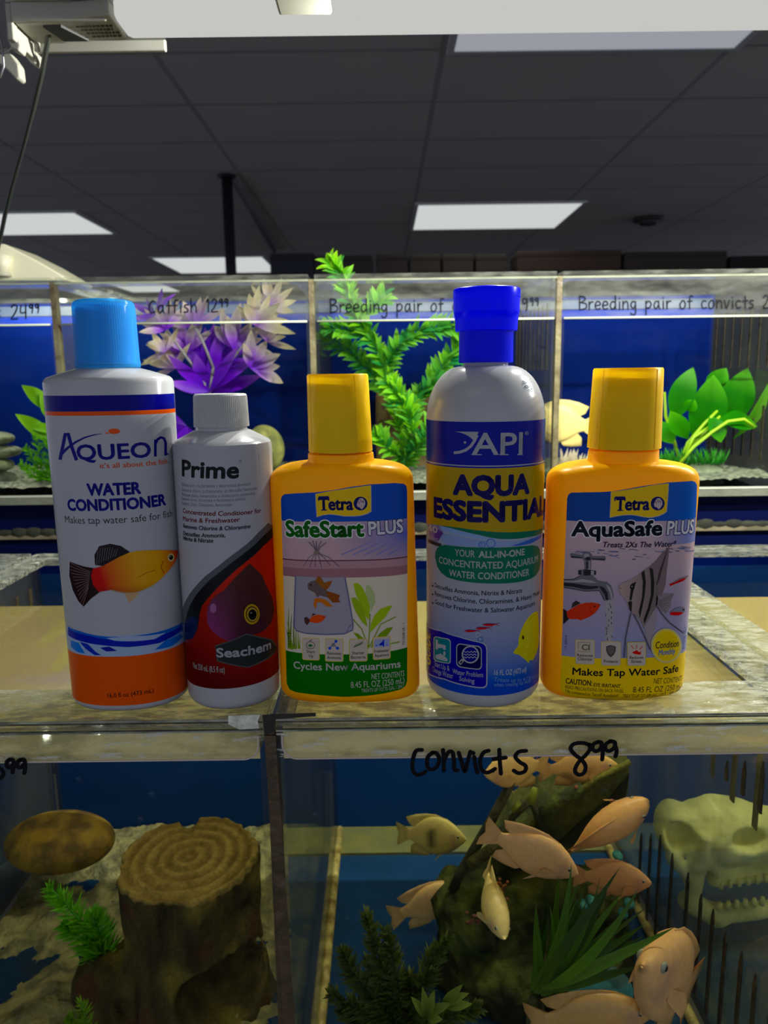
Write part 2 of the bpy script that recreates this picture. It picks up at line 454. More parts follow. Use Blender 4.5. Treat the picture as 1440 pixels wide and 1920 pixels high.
# ================================================================ aquariums
M_PANE = clear_mat('acrylic_pane', haze=0.006, ior=1.08, haze_lo=0.5, haze_hi=0.8, scale=(12, 12, 30))
M_SIDE = clear_mat('acrylic_side', tint=(0.985, 0.985, 0.97), haze=0.16, haze_base=0.03, haze_col=(0.30, 0.28, 0.18), haze_lo=0.4, haze_hi=0.75, scale=(30, 30, 5))
M_EDGE = clear_mat('acrylic_edge', tint=(0.9, 0.95, 0.85), haze=0.75, haze_base=0.35, haze_col=(0.62, 0.65, 0.50), haze_lo=0.35, haze_hi=0.7, scale=(25, 60, 60), rough=0.12, bump=0.5, bump_scale=90)
M_RIM = clear_mat('acrylic_rim', tint=(0.92, 0.95, 0.9), haze=0.68, haze_base=0.10, haze_col=(0.60, 0.61, 0.50), haze_lo=0.44, haze_hi=0.60, scale=(70, 210, 210), rough=0.16, bump=0.9, bump_scale=120)
M_RIM2 = clear_mat('acrylic_rim_far', tint=(0.95, 0.97, 0.94), haze=0.30, haze_base=0.05, haze_col=(0.70, 0.72, 0.62), haze_lo=0.46, haze_hi=0.7, scale=(30, 90, 90), rough=0.1, ior=1.2)
M_WATER = clear_mat('tank_water', tint=(0.97, 0.985, 0.96), haze=0.0, haze_base=0.0, haze_col=(0.4, 0.42, 0.3), scale=(6, 6, 6), ior=1.03)
M_REFRACT = clear_mat('refracted_floor_tint', tint=(0.95, 0.95, 0.9), haze=0.47, haze_base=0.38, haze_col=(0.70, 0.57, 0.20), haze_lo=0.35, haze_hi=0.65, scale=(14, 5, 10), ior=1.33, rough=0.03, bump=0.05, bump_scale=30)  # tan put into the colour for the refracted view of the tank floor
M_REFRACT_PANE = clear_mat('pane_tone_layer', tint=(0.95, 0.95, 0.9), trans=0.12, haze=0.98, haze_base=0.36, haze_col=(1.0, 0.84, 0.44), haze_lo=0.41, haze_hi=0.53, scale=(13, 30, 26), ior=1.05, rough=0.3)  # tan layer added on the pane, imitates the bright refracted tank behind
M_PANE_HAZE = clear_mat('pane_haze', tint=(1, 1, 1), trans=0.5, haze=0.13, haze_base=0.02, haze_col=(0.62, 0.64, 0.54), haze_lo=0.36, haze_hi=0.64, scale=(14, 30, 50), ior=1.02, rough=0.3)  # greyish haze over the back row panes above the water
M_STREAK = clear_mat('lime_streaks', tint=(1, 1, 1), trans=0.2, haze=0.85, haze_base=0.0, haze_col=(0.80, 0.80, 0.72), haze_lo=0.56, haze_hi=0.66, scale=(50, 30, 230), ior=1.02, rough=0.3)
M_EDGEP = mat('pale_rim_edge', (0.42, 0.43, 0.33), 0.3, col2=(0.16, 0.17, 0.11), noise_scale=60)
M_GROOVE = mat('dark_rim_groove', (0.10, 0.105, 0.07), 0.5, col2=(0.02, 0.022, 0.012), noise_scale=90)
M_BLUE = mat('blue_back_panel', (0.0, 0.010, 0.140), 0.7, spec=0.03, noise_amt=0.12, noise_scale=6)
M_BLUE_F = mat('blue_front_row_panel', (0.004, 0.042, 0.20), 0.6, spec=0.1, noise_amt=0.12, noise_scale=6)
M_BLUE_LIT = mat('blue_back_panel_lit', (0.0003, 0.03, 0.42), 0.5, spec=0.15)  # brighter blue paints the light on the panel above the water
M_FLOORB = mat('blue_floor_panel', (0.010, 0.045, 0.12), 0.10, spec=0.6, coat=1.0, noise_amt=0.25, noise_scale=9)
M_GLUE = mat('brown_glue_joint', (0.11, 0.072, 0.033), 0.35, noise_amt=0.5, noise_scale=80, bump=0.4, bump_scale=150)
M_ALGAE = mat('algae_bead', (0.52, 0.42, 0.13), 0.45, col2=(0.22, 0.15, 0.03), noise_scale=70, bump=0.6, bump_scale=160)
M_MARK = mat('black_marker', (0.006, 0.006, 0.008), 0.4, spec=0.1)
M_WHITE = mat('pale_blue_strip', (0.10, 0.14, 0.26), 0.4)  # pale strip across the blue back panels
M_SLOT = mat('slot_edge', (0.06, 0.042, 0.018), 0.6, noise_amt=0.6, noise_scale=160, bump=0.6, bump_scale=200)

def ring_boxes(mb, x0, x1, y0, y1, z0, z1, wf, wb, ws):
    mb.box((x0, y0, z0), (x1, y0 + wf, z1)); mb.box((x0, y1 - wb, z0), (x1, y1, z1))
    mb.box((x0, y0 + wf, z0), (x0 + ws, y1 - wb, z1)); mb.box((x1 - ws, y0 + wf, z0), (x1, y1 - wb, z1))
    return mb
def aquarium(label, group, x0, x1, y0, y1, z0, z1, zw, rim_t, wf, wb, ws, layer_to, water_label, upper=None, rim_m=None, z_up=None):
    th = 0.004
    t = thing('aquarium', label, 'aquarium', ((x0 + x1) / 2, (y0 + y1) / 2, z0), group)
    zt = z1 - rim_t
    MB().box((x0, y0, z0), (x1, y0 + th, zt)).build('front_pane', M_PANE, t, smooth=False)
    MB().box((x0, y0 + th, z0), (x0 + th, y1 - th, zt)).build('side_pane', M_SIDE, t, smooth=False)
    MB().box((x1 - th, y0 + th, z0), (x1, y1 - th, zt)).build('side_pane', M_SIDE, t, smooth=False)
    zs = z_up or zw + 0.002
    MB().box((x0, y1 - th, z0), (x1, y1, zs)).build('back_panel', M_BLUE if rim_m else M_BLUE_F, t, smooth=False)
    if not rim_m:
        MB().box((x0 + th, y0 + th + 0.0001, zw - 0.0022), (x1 - th, y0 + th + 0.0003, zt)).build('pane_tone_layer', M_REFRACT_PANE, t, smooth=False)
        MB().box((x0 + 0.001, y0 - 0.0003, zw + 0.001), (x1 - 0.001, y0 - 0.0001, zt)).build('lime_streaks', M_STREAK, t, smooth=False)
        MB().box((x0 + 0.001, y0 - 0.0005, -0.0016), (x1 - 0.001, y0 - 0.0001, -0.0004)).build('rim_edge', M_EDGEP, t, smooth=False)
        MB().box((x0 + 0.001, y0 - 0.0005, -0.0026), (x1 - 0.001, y0 - 0.0001, -0.0019)).build('rim_groove', M_GROOVE, t, smooth=False)
        MB().box((x0 + 0.001, y0 - 0.0005, -0.0068), (x1 - 0.001, y0 - 0.0001, -0.0060)).build('rim_groove', M_GROOVE, t, smooth=False)
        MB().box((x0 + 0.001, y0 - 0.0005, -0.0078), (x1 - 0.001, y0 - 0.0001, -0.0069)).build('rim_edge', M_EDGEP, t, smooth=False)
    if upper is not None:
        MB().box((x0, y1 - th, zs), (x1, y1, zt)).build('upper_back_panel', M_BLUE_LIT, t, smooth=False)
        MB().box((x0 + th, y1 - th - 0.003, upper[0]), (x1 - th, y1 - th, upper[1])).build('back_strip', M_WHITE, t, smooth=False, bevel=0.001)
    else:
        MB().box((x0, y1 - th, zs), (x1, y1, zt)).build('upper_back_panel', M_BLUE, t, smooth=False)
    ring_boxes(MB(), x0, x1, y0, y1, zt, z1, wf, wb, ws).build('rim', rim_m or M_RIM, t, smooth=False, weld=1e-5, bevel=0.0012)
    zfl = z0 + 0.010
    MB().box((x0 + th, y0 + th, z0), (x1 - th, y1 - th, zfl)).build('floor_panel', M_FLOORB, t, smooth=False)
    # water: a full body with a tan layer painting the refracted floor over its front part
    g = 0.0004
    wx0, wx1, wy0, wy1 = x0 + th + g, x1 - th - g, y0 + th + g, y1 - th - g
    w = MB()
    w.box((wx0, wy0, zfl + g), (wx1, wy1, zw), mi=0)
    o = w.build('water', [M_WATER], None, smooth=False)
    tag(o, water_label, 'water', kind='stuff')
    if layer_to:
        f = MB().box((wx0, wy0, zw + 0.0002), (wx1, layer_to, zw + 0.0008))
        o = f.build('refraction_layer', [M_REFRACT], None, smooth=False)
        tag(o, 'tan painted refraction layer on the ' + water_label, 'film', kind='stuff')
    return t

# ---- front row: bottles stand on the rim of these
FZ0, FZW, FY1 = -0.332, -0.0235, 0.40
FX = [-0.368, -0.0655, -0.0605, 0.2415, 0.2465, 0.548]
GL = 'front row of clear aquariums'
tankL = aquarium('front row clear aquarium holding the tree stump ornament', GL, FX[0], FX[1], 0, FY1, FZ0, 0.0, FZW, 0.006, 0.042, 0.03, 0.022, 0.285, 'water in the front aquarium with the tree stump')
tankM = aquarium('front row clear aquarium full of pale pink fish', GL, FX[2], FX[3], 0, FY1, FZ0, 0.0, FZW, 0.006, 0.042, 0.03, 0.022, 0.285, 'water in the front aquarium with the pink fish')
tankR = aquarium('front row clear aquarium at the end, behind the rightmost yellow bottle', GL, FX[4], FX[5], 0, FY1, FZ0, 0.0, FZW, 0.006, 0.042, 0.03, 0.022, 0.285, 'water in the front aquarium behind the rightmost yellow bottle')
tankLL = aquarium('front row clear aquarium farthest left, mostly out of sight', GL, -0.675, -0.373, 0, FY1, FZ0, 0.0, FZW, 0.006, 0.042, 0.03, 0.022, 0.285, 'water in the front aquarium farthest left')
# glued joint between the two front tanks, leaning a little as in the photo
def slanted_bar(name, parent, pts_top, pts_bot, m):
    vs = [Vector(p) for p in pts_top] + [Vector(p) for p in pts_bot]
    mb = MB(); mb.add(vs, [(3, 2, 1, 0), (4, 5, 6, 7), (0, 1, 5, 4), (1, 2, 6, 5), (2, 3, 7, 6), (3, 0, 4, 7)])
    return mb.build(name, m, parent, smooth=False)
slanted_bar('glue_joint', tankM, [(-0.0652, 0.0005, -0.007), (-0.0608, 0.0005, -0.007), (-0.0608, 0.02, -0.007), (-0.0652, 0.02, -0.007)],
            [(-0.0652, 0.0005, FZ0), (-0.0608, 0.0005, FZ0), (-0.0608, 0.02, FZ0), (-0.0652, 0.02, FZ0)], M_GLUE)
slanted_bar('joint_face', tankM, [(-0.0660, -0.0008, -0.010), (-0.0600, -0.0008, -0.010), (-0.0600, -0.0001, -0.010), (-0.0660, -0.0001, -0.010)],
            [(-0.0592, -0.0008, FZ0), (-0.0517, -0.0008, FZ0), (-0.0517, -0.0001, FZ0), (-0.0592, -0.0001, FZ0)], M_GLUE)
# bright water line along the front panes, with rounded ends
def water_line(x0, x1, parent):
    pts = []
    r = 0.008
    for k in range(7):
        a = math.pi + k / 6 * math.pi / 2
        pts.append((x0 + r + r * math.cos(a), 0, FZW + r + r * math.sin(a)))
    for k in range(7):
        a = -math.pi / 2 + k / 6 * math.pi / 2
        pts.append((x1 - r + r * math.cos(a), 0, FZW + r + r * math.sin(a)))
    pts = [(pts[0][0], 0, -0.010)] + pts + [(pts[-1][0], 0, -0.010)]
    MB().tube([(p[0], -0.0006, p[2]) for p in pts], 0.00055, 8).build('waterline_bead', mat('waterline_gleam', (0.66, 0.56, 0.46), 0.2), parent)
water_line(FX[0] + 0.003, FX[1] - 0.004, tankL); water_line(FX[2] + 0.004, FX[3] - 0.003, tankM)
# corner seams in algae along the floor, and the lines at the foot of the blue backs
MB().tube([(-0.0545, 0.012, FZ0 + 0.014), (-0.0545, 0.2, FZ0 + 0.0135), (-0.0545, 0.392, FZ0 + 0.013)], 0.0042, 8).build('corner_bead', M_ALGAE, tankM)
MB().tube([(0.2355, 0.012, FZ0 + 0.014), (0.2355, 0.2, FZ0 + 0.0135), (0.2355, 0.392, FZ0 + 0.013)], 0.0042, 8).build('corner_bead', M_ALGAE, tankM)
M_ALGB = mat('algae_strip', (0.14, 0.13, 0.025), 0.6, col2=(0.09, 0.10, 0.04), noise_scale=30)
MB().box((FX[2] + 0.005, 0.348, FZ0 + 0.0101), (FX[3] - 0.005, FY1 - 0.0045, FZ0 + 0.013)).build('algae_strip', M_ALGB, tankM, smooth=False)
# slots cut in the dividing pane
def slot(mb, px0, py0, px1, py1, X, w=0.0021):
    p, q = PX(px0, py0, X), PX(px1, py1, X)
    y = (p.y + q.y) / 2
    mb.prism([(X, y - w, q.z), (X, y + w, q.z), (X, y + w, p.z - 0.008), (X, y, p.z), (X, y - w, p.z - 0.008)], (0.0012, 0, 0))
mb = MB(); XS = 0.2358
for (x, ya, yb) in ((1198, 1555, 1700), (1215, 1555, 1735), (1232, 1556, 1765), (1254, 1590, 1800), (1283, 1625, 1840), (1307, 1665, 1876), (1329, 1692, 1915), (1352, 1733, 1960), (1381, 1771, 2000), (1407, 1812, 2040), (1437, 1858, 2080)):
    mb = MB(); slot(mb, x, ya, x, yb, XS); mb.build('divider_slot', M_SLOT, tankM, smooth=False)
mb = MB()
for (x, ya, yb) in ((1361, 1424, 1464), (1393, 1424, 1493), (1426, 1424, 1528)):
    mb = MB(); slot(mb, x, ya, x, yb, XS); mb.build('divider_slot', M_SLOT, tankM, smooth=False)
# slots in the left side pane, above the water at the far end
mb = MB(); XL = FX[0] + 0.0045
for k in range(7):
    y = 0.20 + k * 0.028
    MB().box((XL, y - 0.003, -0.14), (XL + 0.001, y + 0.003, -0.030)).build('divider_slot', M_SLOT, tankL, smooth=False)
mb = MB()
for k in range(9):
    y = 0.06 + k * 0.034
    MB().box((0.252, y - 0.003, -0.13), (0.2532, y + 0.003, -0.012)).build('divider_slot', M_SLOT, tankR, smooth=False)
# broken white corner of the rim beside the joint
q = [PY(428, 1342, -0.0006), PY(488, 1340, -0.0006), PY(483, 1352, -0.0006), PY(486, 1366, -0.0006), PY(448, 1368, -0.0006), PY(428, 1358, -0.0006)]
MB().prism(q, (0, 0.0005, 0)).build('chipped_corner', mat('chipped_white', (0.95, 0.96, 0.80), 0.35, bump=0.8, bump_scale=300, col2=(0.6, 0.62, 0.46), noise_scale=150), tankL, smooth=False)
q = [PY(492, 1341, -0.0006), PY(592, 1337, -0.0006), PY(592, 1343, -0.0006), PY(515, 1349, -0.0006), PY(512, 1372, -0.0006), PY(496, 1380, -0.0006)]
MB().prism(q, (0, 0.0005, 0)).build('joint_gap', mat('dark_gap', (0.02, 0.018, 0.012), 0.5, noise_amt=0.5, noise_scale=200), tankM, smooth=False)

# ---- the rack behind the front row, below the back row
t = thing('rack_panel', 'deep blue rack panel with tan rails below the back row of aquariums', 'panel', (0, 0.58, -0.35))
MB().box((-1.0, 0.575, -0.35), (1.2, 0.585, 0.030)).build('panel_sheet', mat('rack_blue', (0.0, 0.003, 0.045), 0.6, spec=0.1, noise_amt=0.1, noise_scale=4), t, smooth=False)
for i, (ya, yb) in enumerate(((994, 1003),)):
    MB().box((-1.0, 0.570, PY(720, yb, 0.57).z), (1.2, 0.575, PY(720, ya, 0.57).z)).build('level_strip', mat('tan_rail', (0.26, 0.23, 0.13), 0.6, noise_amt=0.4, noise_scale=40), t, smooth=False)
mb = MB()
for k in range(120):
    x = -1.0 + 2.2 * k / 120; h = 0.004 + 0.006 * random.random()
    mb.ellipsoid((x, 0.572, -0.013 + 0.0), (0.014, 0.003, h), n=8, m=5)
mb.build('moss_fringe', mat('dark_moss', (0.03, 0.035, 0.02), 0.9, noise_amt=0.5, noise_scale=60), t)

# ---- back row
BY0, BY1 = 0.56, 0.83
BZ0 = PY(720, 938, BY0).z; BZ1 = PY(720, 512, BY0).z; BZW = PY(720, 601, BY0).z
BX = [PY(x, 700, BY0).x for x in (112, 588, 1045)]
pitch = (BX[2] - BX[0]) / 2
xs = [BX[0] - pitch, BX[0], BX[1], BX[2], BX[2] + pitch]
level_strip = (PY(720, 585, BY1 - 0.008).z, PY(720, 566, BY1 - 0.008).z)
GB = 'back row of clear aquariums'
backs = []
for i, lb in enumerate(('back row clear aquarium with the stacked grey stones, cut off by the frame edge', 'back row clear aquarium with the purple plant, lettered catfish', 'back row clear aquarium with the tall green plant rising out of it', 'back row clear aquarium with the broad leaved green plant')):
    wl = ('water around the stacked grey stones', 'water around the purple plant', 'water around the tall green plant', 'water around the broad leaved plant')[i]
    backs.append(aquarium(lb, GB, xs[i] + 0.0035, xs[i + 1] - 0.0035, BY0, BY1, BZ0, BZ1, BZW, 0.006, 0.05, 0.03, 0.02, None, wl, upper=level_strip, rim_m=M_RIM2, z_up=PY(720, 601, BY1).z))
for i, tk in enumerate(backs):
    MB().box((xs[i] + 0.004, BY0 - 0.0004, BZW + 0.001), (xs[i + 1] - 0.004, BY0 - 0.0001, BZ1 - 0.0065)).build('pane_tone_layer', M_PANE_HAZE, tk, smooth=False)
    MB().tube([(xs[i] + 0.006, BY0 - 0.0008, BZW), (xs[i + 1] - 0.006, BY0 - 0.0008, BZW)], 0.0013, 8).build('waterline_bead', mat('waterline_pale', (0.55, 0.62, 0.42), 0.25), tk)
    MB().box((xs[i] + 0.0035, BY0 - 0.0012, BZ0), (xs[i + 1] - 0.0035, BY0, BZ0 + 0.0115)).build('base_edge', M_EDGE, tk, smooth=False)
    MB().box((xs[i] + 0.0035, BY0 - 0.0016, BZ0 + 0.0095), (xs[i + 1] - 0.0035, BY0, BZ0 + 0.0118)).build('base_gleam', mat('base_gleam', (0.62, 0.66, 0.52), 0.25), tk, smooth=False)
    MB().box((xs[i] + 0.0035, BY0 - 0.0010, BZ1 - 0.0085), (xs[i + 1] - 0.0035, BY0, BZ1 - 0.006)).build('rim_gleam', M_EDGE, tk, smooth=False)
    if i:
        MB().box((xs[i] - 0.0033, BY0 - 0.0006, BZ0), (xs[i] + 0.0033, BY0 + 0.01, BZ1 - 0.006)).build('glue_joint', mat('olive_glue_joint', (0.20, 0.18, 0.09), 0.4, col2=(0.08, 0.055, 0.025), noise_scale=40, bump=0.4, bump_scale=120), tk, smooth=False)
# slots in the back row dividers
for i, yy in ((3, 0), (4, 0)):
    mb = MB(); X = xs[i] - 0.0085
    for k in range(9):
        y = 0.585 + k * 0.027
        for za, zb in ((0.185, BZW + 0.02), (0.062, 0.135)):
            MB().box((X - 0.0008, y - 0.0028, za), (X, y + 0.0028, zb)).build('divider_slot', M_SLOT, backs[i - 1], smooth=False)

# gravel in the back row and fine gravel on the stump tank floor
M_GRAV = mat('grey_gravel', (0.34, 0.34, 0.25), 0.8, col2=(0.10, 0.11, 0.09), noise_scale=160, bump=1.0, bump_scale=260)
for i in range(4):
    mb = MB(); x0, x1 = xs[i] + 0.009, xs[i + 1] - 0.009; y0, y1 = BY0 + 0.006, BY1 - 0.006
    nx, ny = 60, 40; zb = BZ0 + 0.0108
    vs = [(x0 + (x1 - x0) * a / nx, y0 + (y1 - y0) * b / ny, zb + 0.006 + 0.003 * random.random() + 0.006 * (mnoise.noise(Vector((a * 0.13, b * 0.13, i * 7.0))) + 0.4)) for b in range(ny + 1) for a in range(nx + 1)]
    fs = [(b * (nx + 1) + a, b * (nx + 1) + a + 1, (b + 1) * (nx + 1) + a + 1, (b + 1) * (nx + 1) + a) for b in range(ny) for a in range(nx)]
    nb = len(vs)
    mb.add(vs, fs)
    o = mb.build('gravel', M_GRAV); tag(o, ['grey gravel under the stacked stones', 'grey gravel under the purple plant', 'grey gravel under the tall green plant', 'grey gravel under the broad leaved plant'][i], 'gravel', kind='stuff')
mb = MB(); x0, x1 = FX[0] + 0.005, FX[1] - 0.005; nx, ny = 110, 130; y0, y1 = 0.006, FY1 - 0.006
zb = FZ0 + 0.0105
def gz_(a, b):
    n = mnoise.noise(Vector((a * 0.045, b * 0.055, 3.0))) + 0.45 * mnoise.noise(Vector((a * 0.16, b * 0.2, 9.0)))
    return zb + max(0.0, 0.003 + 0.012 * (n + 0.02 + 0.6 * (b / ny - 0.38))) + (0.0016 * random.random()) - 0.002
vs = [(x0 + (x1 - x0) * a / nx, y0 + (y1 - y0) * b / ny, gz_(a, b)) for b in range(ny + 1) for a in range(nx + 1)]
fs = [(b * (nx + 1) + a, b * (nx + 1) + a + 1, (b + 1) * (nx + 1) + a + 1, (b + 1) * (nx + 1) + a) for b in range(ny) for a in range(nx)]
mb.add(vs, fs)
o = mb.build('sand', mat('olive_sand', (0.40, 0.34, 0.14), 0.85, col2=(0.15, 0.14, 0.07), noise_scale=60, bump=1.0, bump_scale=220)); tag(o, 'patchy olive tan sand on the blue floor around the tree stump', 'sand', kind='stuff')
# ================================================================ hanging aquarium light
M_LAMPW = mat('lamp_white_plastic', (0.34, 0.34, 0.29), 0.5, spec=0.2)
M_LAMPG = mat('lamp_grey_top', (0.42, 0.42, 0.42), 0.4)
M_TUBE = emit_mat('led_tube_glow', (1.0, 1.0, 0.96), TUBE_E)
M_CORD = mat('black_cord', (0.03, 0.035, 0.03), 0.35)
def lamp_bar():
    zb = 0.451; yf, yb = 0.20, 0.30
    t = thing('aquarium_light', 'long glowing white aquarium light bar hanging across the top of the picture', 'light', (0.2, 0.25, zb))
    # glowing diffuser tray
    MB().prism([Vector((x, y, zb + 0.002)) for x, y in ((-0.205, 0.262), (-0.150, 0.235), (-0.125, yf), (0.95, yf), (0.95, yb), (-0.205, yb))], (0, 0, 0.028)).build('led_diffuser', M_TUBE, t, smooth=False, bevel=0.006)
    MB().box((-0.135, yf - 0.003, zb + 0.030), (0.95, yb + 0.003, zb + 0.048)).build('housing', M_LAMPG, t, smooth=False, bevel=0.008)
    # tapered white end piece
    P = [(-0.282, 0.266, zb - 0.002), (-0.282, 0.302, zb - 0.002), (-0.206, 0.303, zb), (-0.206, 0.258, zb)]
    MB().prism([Vector(p) + Vector((0, 0, 0.004)) for p in P], (0, 0, 0.012)).build('end_housing', M_LAMPW, t, smooth=False, bevel=0.0012)
    P2 = [(-0.287, 0.262, 0), (-0.135, 0.208, 0), (-0.06, 0.196, 0), (-0.06, 0.200, 0), (-0.135, 0.305, 0), (-0.287, 0.306, 0)]
    MB().prism([Vector((p[0], p[1], zb + 0.016)) for p in P2], (0, 0, 0.016)).build('end_cover', M_LAMPG, t, smooth=False, bevel=0.004)
    # skirt lips of the end piece
    mb = MB()
    mb.box((-0.286, 0.300, zb - 0.005), (-0.175, 0.305, zb + 0.012)); mb.box((-0.288, 0.264, zb - 0.010), (-0.283, 0.304, zb + 0.016)); mb.box((-0.283, 0.262, zb + 0.002), (-0.21, 0.265, zb + 0.016))
    mb.build('end_skirt', M_LAMPW, t, smooth=False, bevel=0.001)
    MB().prism([(-0.262, 0.270, zb + 0.0008), (-0.248, 0.270, zb + 0.0008), (-0.236, 0.296, zb + 0.0008), (-0.256, 0.296, zb + 0.0008)], (0, 0, 0.003)).build('cord_port', mat('port_dark', (0.02, 0.02, 0.02), 0.6), t, smooth=False)
    mb = MB()
    for r in range(4):
        y = 0.274 + r * 0.006; x = -0.238 + r * 0.002
        while x < -0.210:
            w = 0.001 + 0.002 * random.random(); mb.box((x, y, zb + 0.0026), (x + w, y + 0.0016, zb + 0.0039)); x += w + 0.0010
    mb.build('rating_print', mat('print_dark', (0.06, 0.05, 0.03), 0.7), t, smooth=False)
    # clip block on the diffuser and mounting clips
    MB().box((-0.075, 0.212, zb - 0.001), (-0.035, 0.252, zb + 0.006)).build('diffuser_clip', M_LAMPW, t, smooth=False, bevel=0.002)
    for (pts, yy) in (([(12, 40), (22, 38), (38, 85), (35, 96), (20, 90), (12, 70)], 0.27), ([(40, 72), (62, 74), (70, 112), (66, 120), (58, 118), (42, 100)], 0.30), ([(-6, 95), (12, 88), (34, 120), (37, 145), (30, 149), (12, 130), (-4, 118)], 0.29)):
        MB().prism([PY(x, y, yy) for x, y in pts], (0, 0.012, 0)).build('mount_clip', M_LAMPW, t, smooth=False, bevel=0.0012)
    MB().tube([PY(70, 80, 0.296), PY(70, 96, 0.296)], 0.0022, 10).build('clip_screw', M_LAMPW, t)
    w = mat('hanger_wire_steel', (0.35, 0.36, 0.38), 0.3, metal=0.8)
    for (xa, xb) in ((28, 31), (55, 60)):
        a = PY(xb, 22, 0.285); b = PY(xa, -60, 0.285)
        d = (b - a) / (b.z - a.z)
        MB().tube([a, a + d * (ZC - a.z)], 0.0008, 6).build('hanger_wire', w, t)
    mb = MB(); mb.tube([PY(x, y, 0.28) for x, y in ((0, 100), (12, 98), (24, 88), (33, 70), (34, 50))], 0.0008, 6)
    mb.tube([PY(x, y, 0.28) for x, y in ((-4, 55), (2, 80), (6, 105), (7, 125), (0, 146))], 0.0008, 6)
    mb.build('safety_wire', w, t)
    for i in range(8):
        ld = bpy.data.lights.new('led_light', 'POINT'); ld.energy = LAMP_W; ld.color = (1.0, 0.99, 0.9); ld.shadow_soft_size = 0.004
        lo = bpy.data.objects.new('led_light', ld); COL.objects.link(lo); lo.parent = t
        lo.location = Vector((0.0 + i * 0.135, 0.25, zb - 0.004)) - t.location
    return t
lamp_bar()
pts = [PY(x, y, Y) for x, y, Y in ((97, 50, 0.285), (93, 58, 0.287), (86, 95, 0.295), (78, 140, 0.31), (62, 205, 0.33), (42, 280, 0.37), (22, 350, 0.41), (10, 400, 0.44), (2, 440, 0.47), (-12, 500, 0.52))]
o = MB().tube(pts, 0.0021, 10).build('power_cord', M_CORD); tag(o, 'black power cord hanging down from the end of the white light bar', 'cord')

# second light resting on the back row rim, mostly outside the picture
def hood_light():
    zt = BZ1
    base = PY(60, 515, 0.62)
    t = thing('aquarium_hood_light', 'cream wedge shaped aquarium light resting on the back row rim', 'light', (base.x, 0.62, zt))
    poly = [PY(-230, 517, 0.60), PY(118, 517, 0.60), PY(124, 514, 0.60), PY(112, 504, 0.60), PY(60, 474, 0.60), PY(6, 447, 0.60), PY(-230, 436, 0.60)]
    zlow = min(p.z for p in poly)
    poly = [p + Vector((0, 0, zt - zlow + 0.0005)) for p in poly]
    MB().prism(poly, (0, 0.09, 0)).build('hood_shell', mat('cream_hood', (0.80, 0.78, 0.56), 0.35), t, smooth=False, bevel=0.002)
    a = PY(6, 478, 0.596); b = PY(4, 512, 0.596)
    MB().tube([a, b], [0.010, 0.008], 16).build('hood_peg', mat('cream_peg', (0.72, 0.70, 0.52), 0.4), t)
    MB().tube([b, b + Vector((0, 0, -0.004))], 0.011, 16).build('peg_foot', mat('peg_foot', (0.45, 0.44, 0.34), 0.4), t)
    for i in range(2):
        ld = bpy.data.lights.new('hood_led', 'POINT'); ld.energy = BACKLAMP_W; ld.color = (1.0, 0.99, 0.86); ld.shadow_soft_size = 0.004
        lo = bpy.data.objects.new('hood_led', ld); COL.objects.link(lo); lo.parent = t
        lo.location = Vector((-0.52 + i * 0.08, 0.70, zt + 0.008)) - t.location
    return t
hood_light()
# ================================================================ bottles
M_LABEL = vc_mat('printed_label', rough=0.2, spec=0.10)
M_WHITEB = mat('white_bottle_plastic', (0.44, 0.45, 0.47), 0.2, spec=0.35)

def translucent_cap(name, col, tfac, rough=0.3, clear=0.0):
    m, nt, out = nodes_of(name)
    p = N(nt, 'ShaderNodeBsdfPrincipled'); p.inputs[0].default_value = (*col, 1); p.inputs['Roughness'].default_value = rough; p.inputs['Specular IOR Level'].default_value = 0.14
    t = N(nt, 'ShaderNodeBsdfTranslucent'); t.inputs[0].default_value = (*col, 1)
    mx = N(nt, 'ShaderNodeMixShader'); mx.inputs[0].default_value = tfac
    nt.links.new(p.outputs[0], mx.inputs[1]); nt.links.new(t.outputs[0], mx.inputs[2])
    last = mx
    if clear:
        tr = N(nt, 'ShaderNodeBsdfTransparent'); tr.inputs[0].default_value = (*col, 1)
        m2 = N(nt, 'ShaderNodeMixShader'); m2.inputs[0].default_value = clear
        nt.links.new(mx.outputs[0], m2.inputs[1]); nt.links.new(tr.outputs[0], m2.inputs[2]); last = m2
    nt.links.new(last.outputs[0], out.inputs[0]); return m
M_YELCAP = translucent_cap('yellow_cap_plastic', (1.0, 0.66, 0.0), 0.20)
M_YELB = translucent_cap('yellow_bottle_plastic', (1.0, 0.55, 0.0), 0.26)
M_YELNECK = mat('yellow_inner_neck', (0.9, 0.36, 0.0), 0.5)
M_BLUECLEAR = translucent_cap('clear_blue_cap', (0.10, 0.55, 0.95), 0.35, 0.15, 0.62)
M_INNERCAP = mat('pale_blue_inner_cap', (0.34, 0.62, 0.85), 0.4, spec=0.2)
M_BLUECAP = translucent_cap('royal_blue_cap', (0.0, 0.006, 1.0), 0.4, 0.25)
M_WHITECAP = mat('white_ribbed_cap', (0.46, 0.47, 0.46), 0.4, spec=0.2)

